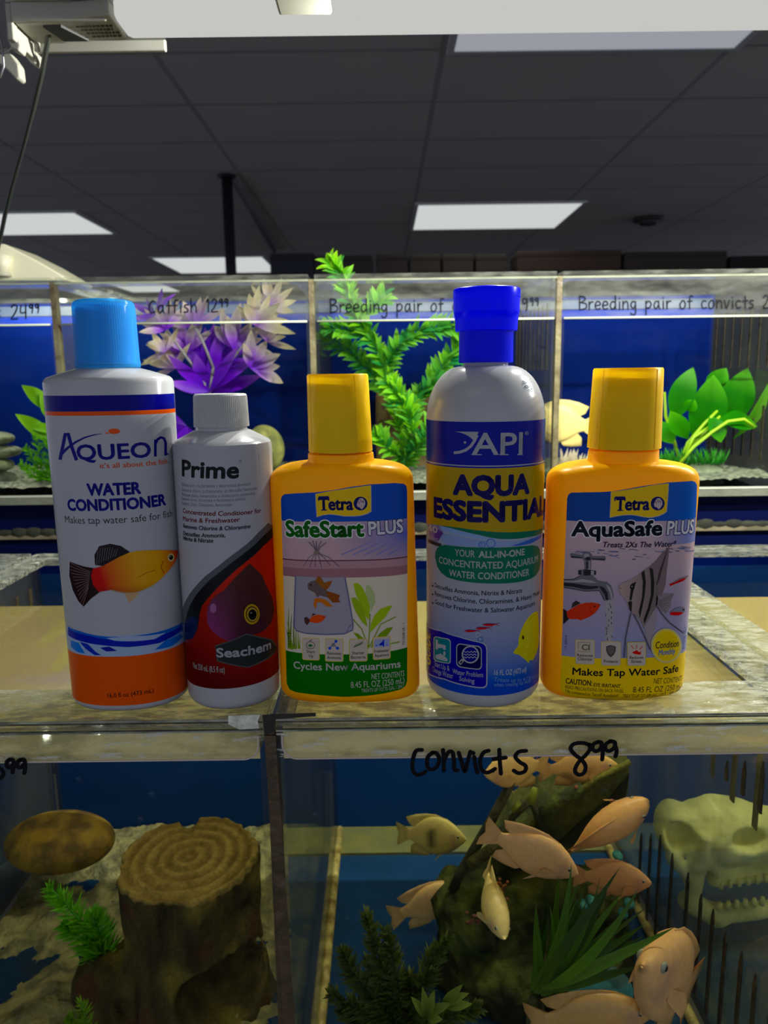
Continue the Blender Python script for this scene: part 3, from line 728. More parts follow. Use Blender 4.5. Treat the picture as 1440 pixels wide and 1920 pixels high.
def ink(c):
    # printed inks: saturated inks stay strong, pale ones are a little grey
    c = tuple(c); mx, mn = max(c), min(c); sat = (mx - mn) / max(mx, 1e-5)
    f = 0.54 + 0.62 * sat
    return tuple(max(0.0, min(1.0, (mx - (mx - x) * (1.0 + 0.12 * sat)) * f)) for x in c)
FONT_CACHE = {}
def glyphs(s, bold):
    key = (s, bold)
    if key in FONT_CACHE: return FONT_CACHE[key]
    cu = bpy.data.curves.new('t', 'FONT'); cu.body = s; cu.resolution_u = 3; cu.size = 1.0
    cu.offset = bold; cu.fill_mode = 'FRONT'
    o = bpy.data.objects.new('t', cu); COL.objects.link(o)
    dg = bpy.context.evaluated_depsgraph_get(); dg.update()
    me = bpy.data.meshes.new_from_object(o.evaluated_get(dg))
    V = [(v.co.x, v.co.y) for v in me.vertices]; F = []
    for p in me.polygons:
        vs = list(p.vertices)
        for i in range(1, len(vs) - 1): F.append((vs[0], vs[i], vs[i + 1]))
    bpy.data.objects.remove(o); bpy.data.curves.remove(cu); bpy.data.meshes.remove(me)
    xs = [v[0] for v in V] or [0, 1]
    FONT_CACHE[key] = (V, F, min(xs), max(xs))
    return FONT_CACHE[key]
CAPH = 0.69

class Bottle:
    """Upright body of superellipse sections: prof = [(z, a, b, n)]; label art wraps its front."""
    def __init__(s, x, yc, prof, zref, nseg=144, lean=0.0):
        s.x, s.yc, s.prof, s.lean = x, yc, prof, lean
        s.nseg = nseg
        _, a, b, n = s.sec(zref)
        th = np.linspace(-2.2, 2.2, 1761)
        X = a * np.sign(np.sin(th)) * np.abs(np.sin(th)) ** (2 / n); Y = -b * np.sign(np.cos(th)) * np.abs(np.cos(th)) ** (2 / n)
        L = np.concatenate([[0], np.cumsum(np.hypot(np.diff(X), np.diff(Y)))])
        L -= L[880]
        s.th, s.L = th, L
        s.items = []; s.layer = 0; s.cx = 720
        s.ZR = zref
    def sec(s, z):
        P = s.prof
        if z <= P[0][0]: return P[0]
        for i in range(len(P) - 1):
            if z <= P[i + 1][0]:
                t = (z - P[i][0]) / max(P[i + 1][0] - P[i][0], 1e-9)
                return tuple(P[i][k] * (1 - t) + P[i + 1][k] * t for k in range(4))
        return P[-1]
    def pt(s, th, z, off=0.0):
        _, a, b, n = s.sec(z)
        sn, cs = math.sin(th), math.cos(th)
        X = a * math.copysign(abs(sn) ** (2 / n), sn); Y = -b * math.copysign(abs(cs) ** (2 / n), cs)
        if off:
            nx = math.copysign(abs(sn) ** (2 - 2 / n), sn) / a; ny = -math.copysign(abs(cs) ** (2 - 2 / n), cs) / b
            l = math.hypot(nx, ny); X += off * nx / l; Y += off * ny / l
        return Vector((s.x + X + s.lean * z, s.yc + Y, z))
    def uv(s, u, z, off=0.0):
        return s.pt(float(np.interp(u, s.L, s.th)), z, off)
    def F(s, p):
        _, a, b, n = s.sec(p.z)
        return (abs((p.x - s.x - s.lean * p.z) / a) ** n + abs((p.y - s.yc) / b) ** n) ** (1 / n) - 1
    def px(s, px, py):
        d = ray(px, py)
        t0 = (s.yc - 0.045 - CAM.y) / d.y; t1 = (s.yc - CAM.y) / d.y
        best = None; prev = t0; K = 24; bt, bf = t0, 9e9
        for i in range(K + 1):
            t = t0 + (t1 - t0) * i / K; f = s.F(CAM + d * t)
            if f < bf: bf, bt = f, t
            if f < 0:
                a, b = prev, t
                for _ in range(18):
                    m = (a + b) / 2
                    if s.F(CAM + d * m) < 0: b = m
                    else: a = m
                bt = b; break
            prev = t
        p = CAM + d * bt
        _, a, b, n = s.sec(p.z)
        xx = (p.x - s.x - s.lean * p.z) / a; yy = -(p.y - s.yc) / b
        sx = math.copysign(min(abs(xx), 1.5) ** (n / 2), xx); cy = max(yy, 0.0) ** (n / 2)
        th = math.atan2(sx, cy)
        return (float(np.interp(th, s.th, s.L)), p.z)
    # ---- label art, everything in the flat (u,z) plane of the label
    def _emit(s, V, F, col, layer=None):
        if layer is None:
            s.layer += 1; layer = s.layer
        s.items.append((V, F, col, layer))
    def poly_uv(s, P, col, layer=None):
        tri = tessellate_polygon([[Vector((p[0], p[1], 0)) for p in P]])
        s._emit(list(P), [tuple(t) for t in tri], col, layer)
    def poly(s, P, col, layer=None):
        s.poly_uv([s.px(*p) for p in P], col, layer)
    def band(s, u0, u1, z0, z1, col, layer=None):
        s.poly_uv([(u0, z0), (u1, z0), (u1, z1), (u0, z1)], col, layer)
    def ell(s, cx, cy, rx, ry, col, n=28, layer=None, rot=0.0):
        c, sn = math.cos(rot), math.sin(rot)
        s.poly([(cx + rx * math.cos(2 * math.pi * k / n) * c - ry * math.sin(2 * math.pi * k / n) * sn, cy + rx * math.cos(2 * math.pi * k / n) * sn + ry * math.sin(2 * math.pi * k / n) * c) for k in range(n)], col, layer)
    def stroke(s, pts, w, col, layer=None, taper=False):
        if layer is None:
            s.layer += 1; layer = s.layer
        L, R = [], []
        n = len(pts)
        for i in range(n):
            a = pts[max(i - 1, 0)]; b = pts[min(i + 1, n - 1)]
            dx, dy = b[0] - a[0], b[1] - a[1]; l = math.hypot(dx, dy) or 1
            ww = w * (1 - 0.85 * i / (n - 1)) if taper else w
            ox, oy = -dy / l * ww / 2, dx / l * ww / 2
            L.append(s.px(pts[i][0] + ox, pts[i][1] + oy)); R.append(s.px(pts[i][0] - ox, pts[i][1] - oy))
        V = L + R; F = []
        for i in range(n - 1):
            F += [(i, i + 1, n + i + 1), (i, n + i + 1, n + i)]
        s._emit(V, F, col, layer)
    def ringpx(s, cx, cy, r, w, col, n=24, ry=None):
        ry = ry or r
        s.stroke([(cx + r * math.cos(2 * math.pi * k / n), cy + ry * math.sin(2 * math.pi * k / n)) for k in range(n + 1)], w, col)
    def rrect(s, x0, y0, x1, y1, r, col, skew=0.0):
        P = []
        for cx, cy, a0 in ((x1 - r, y1 - r, 0), (x0 + r, y1 - r, 90), (x0 + r, y0 + r, 180), (x1 - r, y0 + r, 270)):
            for k in range(5):
                a = math.radians(a0 + k * 22.5); P.append((cx + r * math.cos(a), cy + r * math.sin(a)))
        P = [(x, y + skew * (x - x0) / (x1 - x0)) for x, y in P]
        s.poly(P, col)
    def text(s, t, L, R, h, col, bold=0.0, shear=0.0, layer=None, level=False, halo=0.0):
        """lettering between two photo baseline points; heavy weights are several slightly shifted strikes"""
        small = bold <= 0.008
        V, F, x0, x1 = glyphs(t, 0.0)
        if not V: return
        a, b = s.px(*L), s.px(*R)
        if level:
            zm = (a[1] + b[1]) / 2 if L[1] != R[1] else s.px(s.cx, L[1])[1]; a, b = (a[0], zm), (b[0], zm)
        dx, dz = b[0] - a[0], b[1] - a[1]; ln = math.hypot(dx, dz)
        lp = math.hypot(R[0] - L[0], R[1] - L[1])
        mid = ((L[0] + R[0]) / 2, (L[1] + R[1]) / 2)
        ex, ez = dx / ln, dz / ln
        nx_, ny_ = (R[1] - L[1]) / lp, -(R[0] - L[0]) / lp
        c0 = s.px(*mid); c1 = s.px(mid[0] + nx_ * h, mid[1] + ny_ * h)
        hh = math.hypot(c1[0] - c0[0], c1[1] - c0[1])
        rb = 0.0 if small else bold * 0.8
        ky = hh / (CAPH + 2 * rb); kx = ln / (x1 - x0 + 2 * rb)
        strikes = [(0, 0)]
        rad = rb + halo
        if rad > 0:
            n = 14 if rad > 0.03 else 6
            strikes = [(rad * math.cos(2 * math.pi * k / n), rad * math.sin(2 * math.pi * k / n)) for k in range(n)] + [(0, 0)]
            if rad > 0.06: strikes += [(rad * 0.5 * math.cos(2 * math.pi * k / 6), rad * 0.5 * math.sin(2 * math.pi * k / 6)) for k in range(6)]
        if layer is None:
            s.layer += 1; layer = s.layer
        kh = hh / CAPH
        for (sx, sy) in strikes:
            P = []
            for (vx, vy) in V:
                Y = (vy + rb) * ky + sy * ky
                X = (vx - x0 + rb) * kx + sx * ky + shear * Y
                P.append((a[0] + ex * X - ez * Y, a[1] + ez * X + ex * Y))
            s._emit(P, F, col, layer)
    def outlined(s, t, L, R, h, col, ocol, bold, halo, **k):
        s.text(t, L, R, h, ocol, bold, halo=halo, **k)
        s.text(t, L, R, h, col, bold, **k)
    def zclip(s, P, za, zb):
        """part of a flat polygon between two heights"""
        for lim, sg in ((za, 1), (zb, -1)):
            Q = []
            for i in range(len(P)):
                p, q = P[i], P[(i + 1) % len(P)]
                ip, iq = (p[1] - lim) * sg >= 0, (q[1] - lim) * sg >= 0
                if ip: Q.append(p)
                if ip != iq:
                    t = (lim - p[1]) / (q[1] - p[1]); Q.append((p[0] + (q[0] - p[0]) * t, lim))
            P = Q
        return P
    def build_label(s, parent, base=0.00010, step=0.00004):
        mb = MB()
        # stack the inks only as high as they really overlap
        order = sorted(set(it[3] for it in s.items)); boxes = {}; rank = {}
        for L in order:
            P = [v for it in s.items if it[3] == L for v in it[0]]
            bx = (min(p[0] for p in P), max(p[0] for p in P), min(p[1] for p in P), max(p[1] for p in P))
            rank[L] = 1 + max([rank[k] for k, q in boxes.items() if bx[0] < q[1] and bx[1] > q[0] and bx[2] < q[3] and bx[3] > q[2]] or [0])
            boxes[L] = bx
        for (V, F, col, layer) in s.items:
            layer = rank[layer]
            off = base + step * layer
            uv = [tuple(v) for v in V]
            cf = col if callable(col) else None
            lim = 0.0011
            tris = list(F); out = []
            mid = {}
            def m(i, j):
                k = (i, j) if i < j else (j, i)
                if k not in mid:
                    mid[k] = len(uv); uv.append(((uv[i][0] + uv[j][0]) / 2, (uv[i][1] + uv[j][1]) / 2))
                return mid[k]
            while tris:
                a, b, c = tris.pop()
                es = [(abs(uv[i][0] - uv[j][0]) + (0.25 if cf else 0.04) * abs(uv[i][1] - uv[j][1]), i, j, k) for i, j, k in ((a, b, c), (b, c, a), (c, a, b))]
                e = max(es)
                if e[0] > lim:
                    _, i, j, k = e; q = m(i, j); tris += [(i, q, k), (q, j, k)]
                else: out.append((a, b, c))
            vs = [s.uv(u, z, off) for u, z in uv]
            fixed = []
            for a, b, c in out:
                area = (uv[b][0] - uv[a][0]) * (uv[c][1] - uv[a][1]) - (uv[b][1] - uv[a][1]) * (uv[c][0] - uv[a][0])
                if abs(area) < 1e-13: continue
                fixed.append((a, b, c) if area > 0 else (a, c, b))
            cols = [ink(cf(u, z)) for u, z in uv] if cf else ink(col)
            mb.add(vs, fixed, cols)
        return mb.build('label', M_LABEL, parent, smooth=True)
    def body(s, parent, m, name='bottle_body'):
        mb = MB(); n = s.nseg; vs = []; fs = []
        for (z, a, b, nn) in s.prof:
            for k in range(n):
                vs.append(s.pt(-math.pi + 2 * math.pi * k / n, z))
        R = len(s.prof)
        for i in range(R - 1):
            for k in range(n):
                fs.append((i * n + k, i * n + (k + 1) % n, (i + 1) * n + (k + 1) % n, (i + 1) * n + k))
        fs.append(tuple(range(n))[::-1]); fs.append(tuple((R - 1) * n + k for k in range(n)))
        mb.add(vs, fs)
        return mb.build(name, m, parent, smooth='auto')

def lathe(mb, x, y, prof, n=64, ribs=0, ribd=0.0, cap0=True, cap1=True):
    vs = []; fs = []
    for (z, r) in prof:
        for k in range(n):
            rr = r
            if ribs: rr = r + ribd * (1 if (k * ribs * 2 // n) % 2 else 0)
            vs.append((x + rr * math.cos(2 * math.pi * k / n), y + rr * math.sin(2 * math.pi * k / n), z))
    R = len(prof)
    for i in range(R - 1):
        for k in range(n): fs.append((i * n + k, i * n + (k + 1) % n, (i + 1) * n + (k + 1) % n, (i + 1) * n + k))
    if cap0: fs.append(tuple(range(n))[::-1])
    if cap1: fs.append(tuple((R - 1) * n + k for k in range(n)))
    mb.add(vs, fs); return mb

def fillet(z0, r, top, a, b, n, dirn=1, steps=6):
    """rows rounding a rim of radius r at height z0 (dirn 1: top edge closing in going up)"""
    out = []
    for k in range(steps + 1):
        t = k / steps * math.pi / 2
        if dirn > 0: out.append((z0 - r + r * math.sin(t), a - r * (1 - math.cos(t)), b - r * (1 - math.cos(t)), n))
        else: out.append((z0 + r - r * math.cos(t), a - r * (1 - math.sin(t)), b - r * (1 - math.sin(t)), n))
    return out
WHITE = lin(226, 228, 234)
def mixc(a, b, t):
    t = max(0.0, min(1.0, t)); return tuple(x * (1 - t) + y * t for x, y in zip(a, b))

# ---------------------------------------------------------------- 1 tall white bottle, clear blue cap
def bottle_clear_blue_cap():
    X, YC = -0.1475, 0.0345
    zp = lambda y, x=205: PY(x, y, YC).z
    a0, a1, b0 = 0.0326, 0.0338, 0.0265
    prof = fillet(0.0, 0.0042, 0, a0, b0, 2.2, -1)
    zs = zp(707)
    prof += [(0.05, a0 + 0.0004, b0, 2.2), (0.12, a1 - 0.0003, b0, 2.2), (zs - 0.003, a1, b0, 2.2)]
    prof += [(zs - 0.001, a1 - 0.0008, b0 - 0.0006, 2.2), (zs + 0.0002, a1 - 0.0022, b0 - 0.0020, 2.2)]
    zc = zp(691)
    prof += [(zc - 0.0012, 0.0215, 0.019, 2.1), (zc, 0.0168, 0.0165, 2.0)]
    B = Bottle(X, YC, prof, 0.1)
    t = thing('water_conditioner_bottle', 'tall white bottle with a clear blue cap and an orange bottom band', 'bottle', (X, YC, 0), 'bottles on the aquarium rim')
    B.body(t, M_WHITEB)
    # cap: clear outer cup over a ribbed inner cap
    ztop = zp(563, 199); r = 0.0166
    mb = MB(); lathe(mb, X, YC, [(zc + 0.0004, r), (zc + 0.001, r + 0.0003), (zc + 0.003, r + 0.0003), (zc + 0.0045, r)] + [(zc + 0.0045 + (ztop - 0.004 - zc - 0.0045) * k / 4, r - 0.0006 * k / 4) for k in range(1, 5)] + [(ztop - 0.0018, r - 0.0010), (ztop - 0.0006, r - 0.0022), (ztop, r - 0.0042)], 64, cap0=False)
    c = mb.build('cap', M_BLUECLEAR, t, smooth='auto'); c['label'] = 'clear blue cap'
    zi = zp(572, 199)
    mb = MB(); lathe(mb, X, YC, [(zc + 0.002, 0.0148), (zc + 0.002, 0.0146), (zi - 0.002, 0.0140), (zi - 0.0005, 0.0132), (zi, 0.012)], 288, ribs=72, ribd=0.00028)
    mb.build('inner_cap', M_INNERCAP, c, smooth=False)
    # label
    NAVY, ORG = lin(28, 30, 118), lin(214, 104, 6)
    U = 0.052
    zt = B.px(205, 741)[1]; zn = B.px(205, 771)[1]; zo = B.px(205, 779)[1]
    zw = B.px(193, 1192)[1]; zb = B.px(193, 1231)[1]; z0 = B.px(225, 1323)[1]
    B.band(-U, U, zn, zt, NAVY, 1); B.band(-U, U, zo, zn, ORG, 1); B.band(-U, U, zb, zo, WHITE, 1); B.band(-U, U, z0, zb, ORG, 1)
    B.layer = 1
    # wave
    B.band(-U, U, zb, zw + 0.0, lin(176, 200, 232), 2)
    B.layer = 2
    B.poly([(128, 1174), (150, 1183), (180, 1191), (210, 1194), (250, 1192), (290, 1186), (325, 1175), (341, 1167), (342, 1182), (330, 1191), (300, 1203), (270, 1208), (240, 1206), (200, 1202), (160, 1196), (128, 1190)], lin(60, 105, 190))
    B.poly([(128, 1178), (170, 1192), (230, 1203), (290, 1195), (340, 1172), (341, 1178), (300, 1205), (240, 1213), (180, 1208), (128, 1190)], lin(28, 60, 160))
    B.poly([(200, 1196), (240, 1192), (280, 1191), (310, 1186), (290, 1198), (250, 1202), (215, 1201)], lin(178, 200, 232))
    B.poly([(150, 1203), (165, 1207), (180, 1222), (190, 1228), (178, 1228), (160, 1215)], lin(30, 70, 170))
    B.poly([(188, 1214), (205, 1212), (220, 1220), (200, 1221)], lin(25, 55, 150))
    B.poly([(290, 1218), (310, 1200), (338, 1188), (342, 1194), (320, 1212)], lin(60, 120, 205))
    B.poly([(134, 1200), (148, 1205), (160, 1225), (146, 1222), (134, 1212)], lin(70, 130, 210))
    # word mark
    B.stroke([(113, 862), (118, 838), (123, 813), (128, 813), (135, 838), (144, 863)], 6.5, NAVY)
    B.stroke([(114, 853), (126, 841), (142, 829), (160, 820), (178, 815), (191, 813)], 6, NAVY, taper=True)
    B.text('QUEO', (145, 863), (284, 857), 30, NAVY, 0.035)
    B.stroke([(291, 856), (291, 824)], 5, NAVY); B.stroke([(291, 832), (295, 824), (301, 820), (307, 822), (310, 830), (310, 854)], 5, NAVY)
    B.ell(313.5, 851, 1.6, 1.6, NAVY)
    B.poly([(203, 812), (208, 813), (212, 807), (219, 804), (226, 809), (221, 813), (214, 814), (208, 811)], ORG)
    B.poly([(194, 806), (200, 811), (205, 811), (203, 813), (197, 814), (199, 811)], ORG); B.ell(214, 808, 13 * 0.8, 4.6, ORG)
    B.text('it\u2019s all about the fish.', (188, 878), (315, 868.5), 10, ORG, 0.012)
    B.text('WATER', (164, 930), (265, 926), 24, NAVY, 0.055)
    B.text('CONDITIONER', (128, 957.5), (311, 947), 23, NAVY, 0.055)
    B.text('Makes tap water safe for fish', (123, 980), (322.5, 968), 13.5, lin(58, 58, 66), 0.0)
    # the printed platy fish
    g = lambda x, y: (60 + x / 3, 980 + y / 3)
    red, yel, orn = lin(190, 42, 14), lin(214, 160, 30), lin(214, 92, 24)
    ua, ub = B.px(*g(340, 300))[0], B.px(*g(815, 200))[0]
    zlo, zhi = B.px(*g(560, 395))[1], B.px(*g(560, 160))[1]
    def fishcol(u, z):
        s_ = (u - ua) / (ub - ua); v = (z - zlo) / (zhi - zlo)
        c = mixc(red, yel, (s_ - 0.05) / 0.45 + (v - 0.5) * 0.25)
        c = mixc(c, orn, (s_ - 0.72) / 0.25)
        return mixc(c, lin(120, 60, 20), (0.22 - v) * 2.5)
    B.poly([g(*p) for p in ((520, 395), (535, 430), (545, 452), (580, 425), (610, 388))], lin(206, 170, 130))
    B.poly([g(*p) for p in ((440, 375), (470, 390), (540, 400), (560, 385))], lin(190, 160, 130))
    B.poly([g(*p) for p in ((355, 238), (352, 180), (378, 132), (440, 118), (500, 130), (552, 165), (470, 205), (400, 243))], lin(34, 26, 30))
    for k in range(9):
        B.stroke([g(364 + k * 13, 236 - k * 6), g(372 + k * 14, 142 - k * 1 + (k > 6) * 12)], 0.8, lin(150, 140, 140))
    B.poly([g(*p) for p in ((352, 255), (300, 247), (214, 218), (212, 300), (232, 380), (262, 440), (292, 472), (335, 425), (385, 388), (355, 330))], lin(40, 22, 24))
    for k in range(13):
        t_ = k / 12; B.stroke([g(330 - 10 * t_, 275 + 90 * t_), g(214 + 75 * t_ ** 1.3, 222 + 245 * t_)], 0.9, lin(150, 118, 112))
    B.poly([g(*p) for p in ((815, 157), (760, 154), (700, 153), (640, 155), (590, 158), (545, 168), (495, 190), (450, 215), (400, 242), (345, 258), (335, 300), (348, 350), (378, 388), (450, 376), (520, 390), (570, 392), (620, 380), (680, 350), (720, 318), (765, 270), (795, 230), (812, 190))], fishcol)
    B.stroke([g(735, 215), (g(722, 250)), g(740, 285)], 1.3, lin(170, 60, 30)); B.stroke([g(690, 265), g(640, 282), g(600, 305)], 1.0, lin(150, 84, 20))
    B.ell(*g(777, 195), 6.2, 7.6, lin(226, 210, 150)); B.ell(*g(777, 195), 3.6, 4.6, lin(20, 18, 20)); B.ell(*g(774, 189), 1, 1, WHITE)
    B.text('16.0 fl oz (473 mL)', (202, 1308), (288.5, 1298), 8.5, lin(48, 20, 20), 0.012)
    B.build_label(t)
    return t

# ---------------------------------------------------------------- 2 small white bottle
def bottle_small_white():
    X, YC = -0.0878, 0.0335
    zp = lambda y, x=420: PY(x, y, YC).z
    r0 = 0.0262
    zs = zp(824)
    prof = fillet(0.0, 0.0055, 0, r0, r0, 2.0, -1) + [(0.03, r0, r0, 2), (0.08, r0 + 0.0002, r0 + 0.0002, 2), (zs - 0.004, r0 + 0.0003, r0 + 0.0003, 2), (zs - 0.0012, r0, r0, 2), (zs, r0 - 0.0012, r0 - 0.0012, 2)]
    zn = zp(803)
    prof += [(zs + 0.0006, r0 - 0.0022, r0 - 0.0022, 2), (zn - 0.0012, 0.0158, 0.0158, 2), (zn - 0.0006, 0.0138, 0.0138, 2), (zn + 0.002, 0.0134, 0.0134, 2)]
    B = Bottle(X, YC, prof, 0.08)
    t = thing('water_conditioner_bottle', 'small white bottle with a ribbed white cap and dark red lower label', 'bottle', (X, YC, 0), 'bottles on the aquarium rim')
    B.body(t, M_WHITEB)
    zc0, zc1 = zp(799), zp(738, 418)
    mb = MB(); lathe(mb, X, YC, [(zc0, 0.0141), (zc0, 0.0146), (zc1 - 0.001, 0.0140)], 336, ribs=84, ribd=0.00030); lathe(mb, X, YC, [(zc1 - 0.001, 0.0141), (zc1 - 0.0002, 0.0137), (zc1, 0.0130)], 64, cap0=False)
    mb.build('cap', M_WHITECAP, t, smooth=False)
    U = 0.050; zt = B.px(420, 838)[1]; z0 = B.px(430, 1287)[1]
    g = lambda x, y: (60 + x / 3, 980 + y / 3)
    K = lin(26, 26, 28); DR = lin(96, 14, 20); GR = lin(112, 112, 120)
    B.band(-U, U, z0, zt, lin(218, 220, 228), 1); B.layer = 1
    # lower picture field
    zmid = B.px(430, 1190)[1]
    def redf(u, z):
        v = (z - z0) / (zt * 0.62 - z0)
        return mixc(lin(84, 22, 14), lin(186, 70, 34), v * 1.1 + u * 6)
    curve = [(1352, 20), (1300, 72), (1245, 130), (1200, 165), (1130, 218), (1060, 275), (1000, 322), (950, 375), (915, 420), (890, 465), (872, 520), (862, 580), (858, 650), (856, 760), (856, 870)]
    top = [g(*p) for p in curve]
    edge = [B.px(*p) for p in top]
    zq = edge[0][1]
    field = edge + [(-U, edge[-1][1]), (-U, z0), (U, z0), (U, zq + 0.006), (edge[0][0] + 0.004, zq + 0.003)]
    B.poly_uv(field, redf)
    c2 = [(1352, 78), (1300, 130), (1260, 172), (1200, 222), (1150, 262), (1090, 318), (1030, 380), (990, 425), (960, 465), (945, 510), (938, 570), (930, 600), (905, 650), (862, 660)]
    B.poly_uv([B.px(*g(*p)) for p in curve[:13]] + [B.px(*g(*p)) for p in c2[::-1]], lin(24, 26, 30))
    c0 = [(p[0] - 26, p[1] - 20) for p in curve[:12]]
    B.poly_uv([B.px(*g(*p)) for p in curve[:12]] + [B.px(*g(*p)) for p in c0[::-1]], lin(104, 108, 116))
    B.poly([g(*p) for p in ((860, 560), (905, 520), (935, 540), (932, 600), (905, 650), (862, 660))], lin(22, 36, 74))
    # discus head
    ux, uy = B.px(*g(990, 470)), B.px(*g(1340, 600))
    def dcol(u, z):
        s_ = (u - ux[0]) / (uy[0] - ux[0]); v = (z - uy[1]) / (ux[1] - uy[1])
        return mixc(mixc(lin(140, 66, 120), lin(66, 30, 44), s_ * 2.2), lin(76, 44, 40), v * 0.5)
    B.poly([g(*p) for p in ((1222, 228), (1265, 268), (1295, 300), (1312, 345), (1332, 385), (1352, 430), (1360, 490), (1345, 560), (1310, 600), (1270, 622), (1200, 640), (1140, 666), (1100, 662), (1060, 645), (1015, 610), (990, 570), (984, 520), (990, 470), (1010, 435), (1040, 405), (1075, 385), (1110, 345), (1150, 300), (1185, 265))], dcol)
    for k in range(4):
        B.stroke([g(1080 + k * 45, 420 - k * 30), g(1150 + k * 38, 470 - k * 36)], 0.7, lin(92, 58, 60))
    B.ell(*g(1020, 480), 6, 9, lin(160, 104, 150)); B.ell(*g(1235, 512), 16, 21, lin(60, 36, 34)); B.ell(*g(1235, 514), 14.5, 19, lin(178, 146, 60)); B.ell(*g(1236, 514), 11.5, 15, lin(64, 40, 22)); B.ell(*g(1237, 515), 10, 13, lin(176, 150, 70)); B.ell(*g(1238, 516), 7.6, 10, lin(10, 10, 10)); B.ell(*g(1230, 506), 1.6, 1.6, lin(150, 150, 160))
    # emblem plate
    B.poly([g(*p) for p in ((1030, 690), (1205, 622), (1345, 655), (1378, 700), (1372, 722), (1215, 815), (1042, 778))], lin(96, 100, 98))
    B.poly([g(*p) for p in ((1036, 696), (1205, 629), (1340, 661), (1372, 702), (1368, 718), (1213, 808), (1048, 772))], lin(50, 54, 54))
    B.outlined('Seachem', g(1037, 756), g(1342, 707), 18, lin(196, 200, 206), lin(22, 24, 26), 0.045, 0.045)
    B.text('Net 250 mL (8.5 fl oz)', g(911, 815), g(1085, 842), 11, lin(206, 196, 190), 0.01)
    B.text('Prime', (341.5, 893), (448, 897), 33, K, 0.045, 0.06)
    B.ringpx(450, 865, 2.4, 0.7, K)
    for (s_, xr, y) in (('Elimina cloro, la cloramina y desintoxica amoniaco', 470, 911), ('\u00c9limine le chlore, la chloramine, et d\u00e9toxifie l\u2019ammoniac', 482, 920), ('Rimuove cloro, clorammine e disintossica ammoniaca', 478, 929), ('Remove cloro, cloramina e desintoxica am\u00f4nia', 460, 938), ('Entfernt Chlor, Chloramin, Ammoniak', 435, 948)):
        B.text(s_, (342, y - 1.5), (xr, y), 6.2, GR, 0.0, level=True)
    B.text('Concentrated Conditioner for', (343, 961), (489, 961), 9, DR, 0.03, 0.12)
    B.text('Marine & Freshwater', (343.5, 976), (449.5, 978), 9, DR, 0.03, 0.12)
    B.text('Removes Chlorine & Chloramine', (344.5, 989), (469, 990), 8, K, 0.025, 0.12)
    B.text('Detoxifies Ammonia,', (344.5, 1003), (422.5, 1007), 8, K, 0.025, 0.12)
    B.text('Nitrite & Nitrate', (344.5, 1012), (400, 1017.5), 8, K, 0.025, 0.12)
    B.build_label(t)
    return t

# ---------------------------------------------------------------- 3 and 5 flat yellow bottles
def yellow_shape(X, YC, xm, hw_top, hw_bot, y_side, y_neck0, y_cap0, y_cap1, captopx, capbotx, label, lean=0.0):
    zp = lambda y, x=xm: PY(x, y, YC).z
    b = 0.0205
    n = 2.7
    zs = zp(y_side)                     # where the straight sides end
    zk = zp(y_neck0)                    # foot of the neck collar
    rc = hw_top * 0.475                # collar radius
    prof = fillet(0.0, 0.007, 0, hw_bot, b, n, -1)
    prof += [(0.04, hw_bot + (hw_top - hw_bot) * 0.3, b, n), (0.09, hw_bot + (hw_top - hw_bot) * 0.75, b, n), (zs - 0.006, hw_top, b, n)]
    for k in range(1, 11):
        t_ = k / 10
        w = hw_top - (hw_top - rc) * (1 - math.cos(t_ * math.pi / 2)) ** 1.25
        zz = zs - 0.006 + (zk - zs + 0.006) * math.sin(t_ * math.pi / 2) ** 0.9
        bb = b - (b - 0.0172) * t_ ** 2; nn = n - (n - 2.0) * t_ ** 1.5
        prof.append((zz, w, bb if k < 10 else 0.0175, nn))
    zc = zp(y_cap0 + 3)
    prof += [(zk + 0.0008, rc - 0.0006, 0.0172, 2), (zc, rc - 0.0008, 0.0170, 2), (zc + 0.0003, rc - 0.0014, 0.0164, 2)]
    B = Bottle(X, YC, prof, 0.08, lean=lean)
    t = thing('water_treatment_bottle', label, 'bottle', (X, YC, 0), 'bottles on the aquarium rim')
    B.body(t, M_YELB)
    z0, z1 = zp(y_cap0), zp(y_cap1)
    p0 = PY((capbotx[0] + capbotx[1]) / 2, y_cap0, YC); X = X + lean * z0; ra = (capbotx[1] - capbotx[0]) / 2 * pxm(p0); p1 = PY((captopx[0] + captopx[1]) / 2, y_cap1, YC); rb = (captopx[1] - captopx[0]) / 2 * pxm(p1)
    mb = MB()
    th = 0.0011
    lathe(mb, X, YC, [(z0 + 0.0004, ra - th), (z0 + 0.0004, ra), (z0 + (z1 - z0) * 0.5, (ra + rb) / 2), (z1 - 0.0008, rb), (z1, rb - 0.0006), (z1, rb - th - 0.0006)], 72, cap0=False, cap1=False)
    lathe(mb, X, YC, [(z0 + 0.0004, ra - th), (z1 - 0.004, rb - th), (z1 - 0.004, rb - th - 0.001)], 72, cap0=False, cap1=True)
    # moulding ridge up the side of the cup
    for dx in (-0.86, 0.58):
        lx = lambda r: X + dx * r; ly = lambda r: YC - math.sqrt(1 - dx * dx) * r
        mb.tube([(lx(ra), ly(ra), z0 + 0.001), (lx(rb), ly(rb), z1 - 0.001)], 0.00022, 6)
    c = mb.build('cap', M_YELCAP, t, smooth='auto')
    mb = MB(); lathe(mb, X, YC, [(zc, 0.0125), (z0 + (z1 - z0) * 0.55, 0.0122), (z0 + (z1 - z0) * 0.57, 0.0118)], 48)
    nk = mb.build('inner_neck', M_YELNECK, c, smooth='auto')
    for o in (c, nk):
        for v in o.data.vertices: v.co.x += lean * (v.co.z - z0) + 0.0
    return B, t
NAVYT = lin(24, 30, 92)
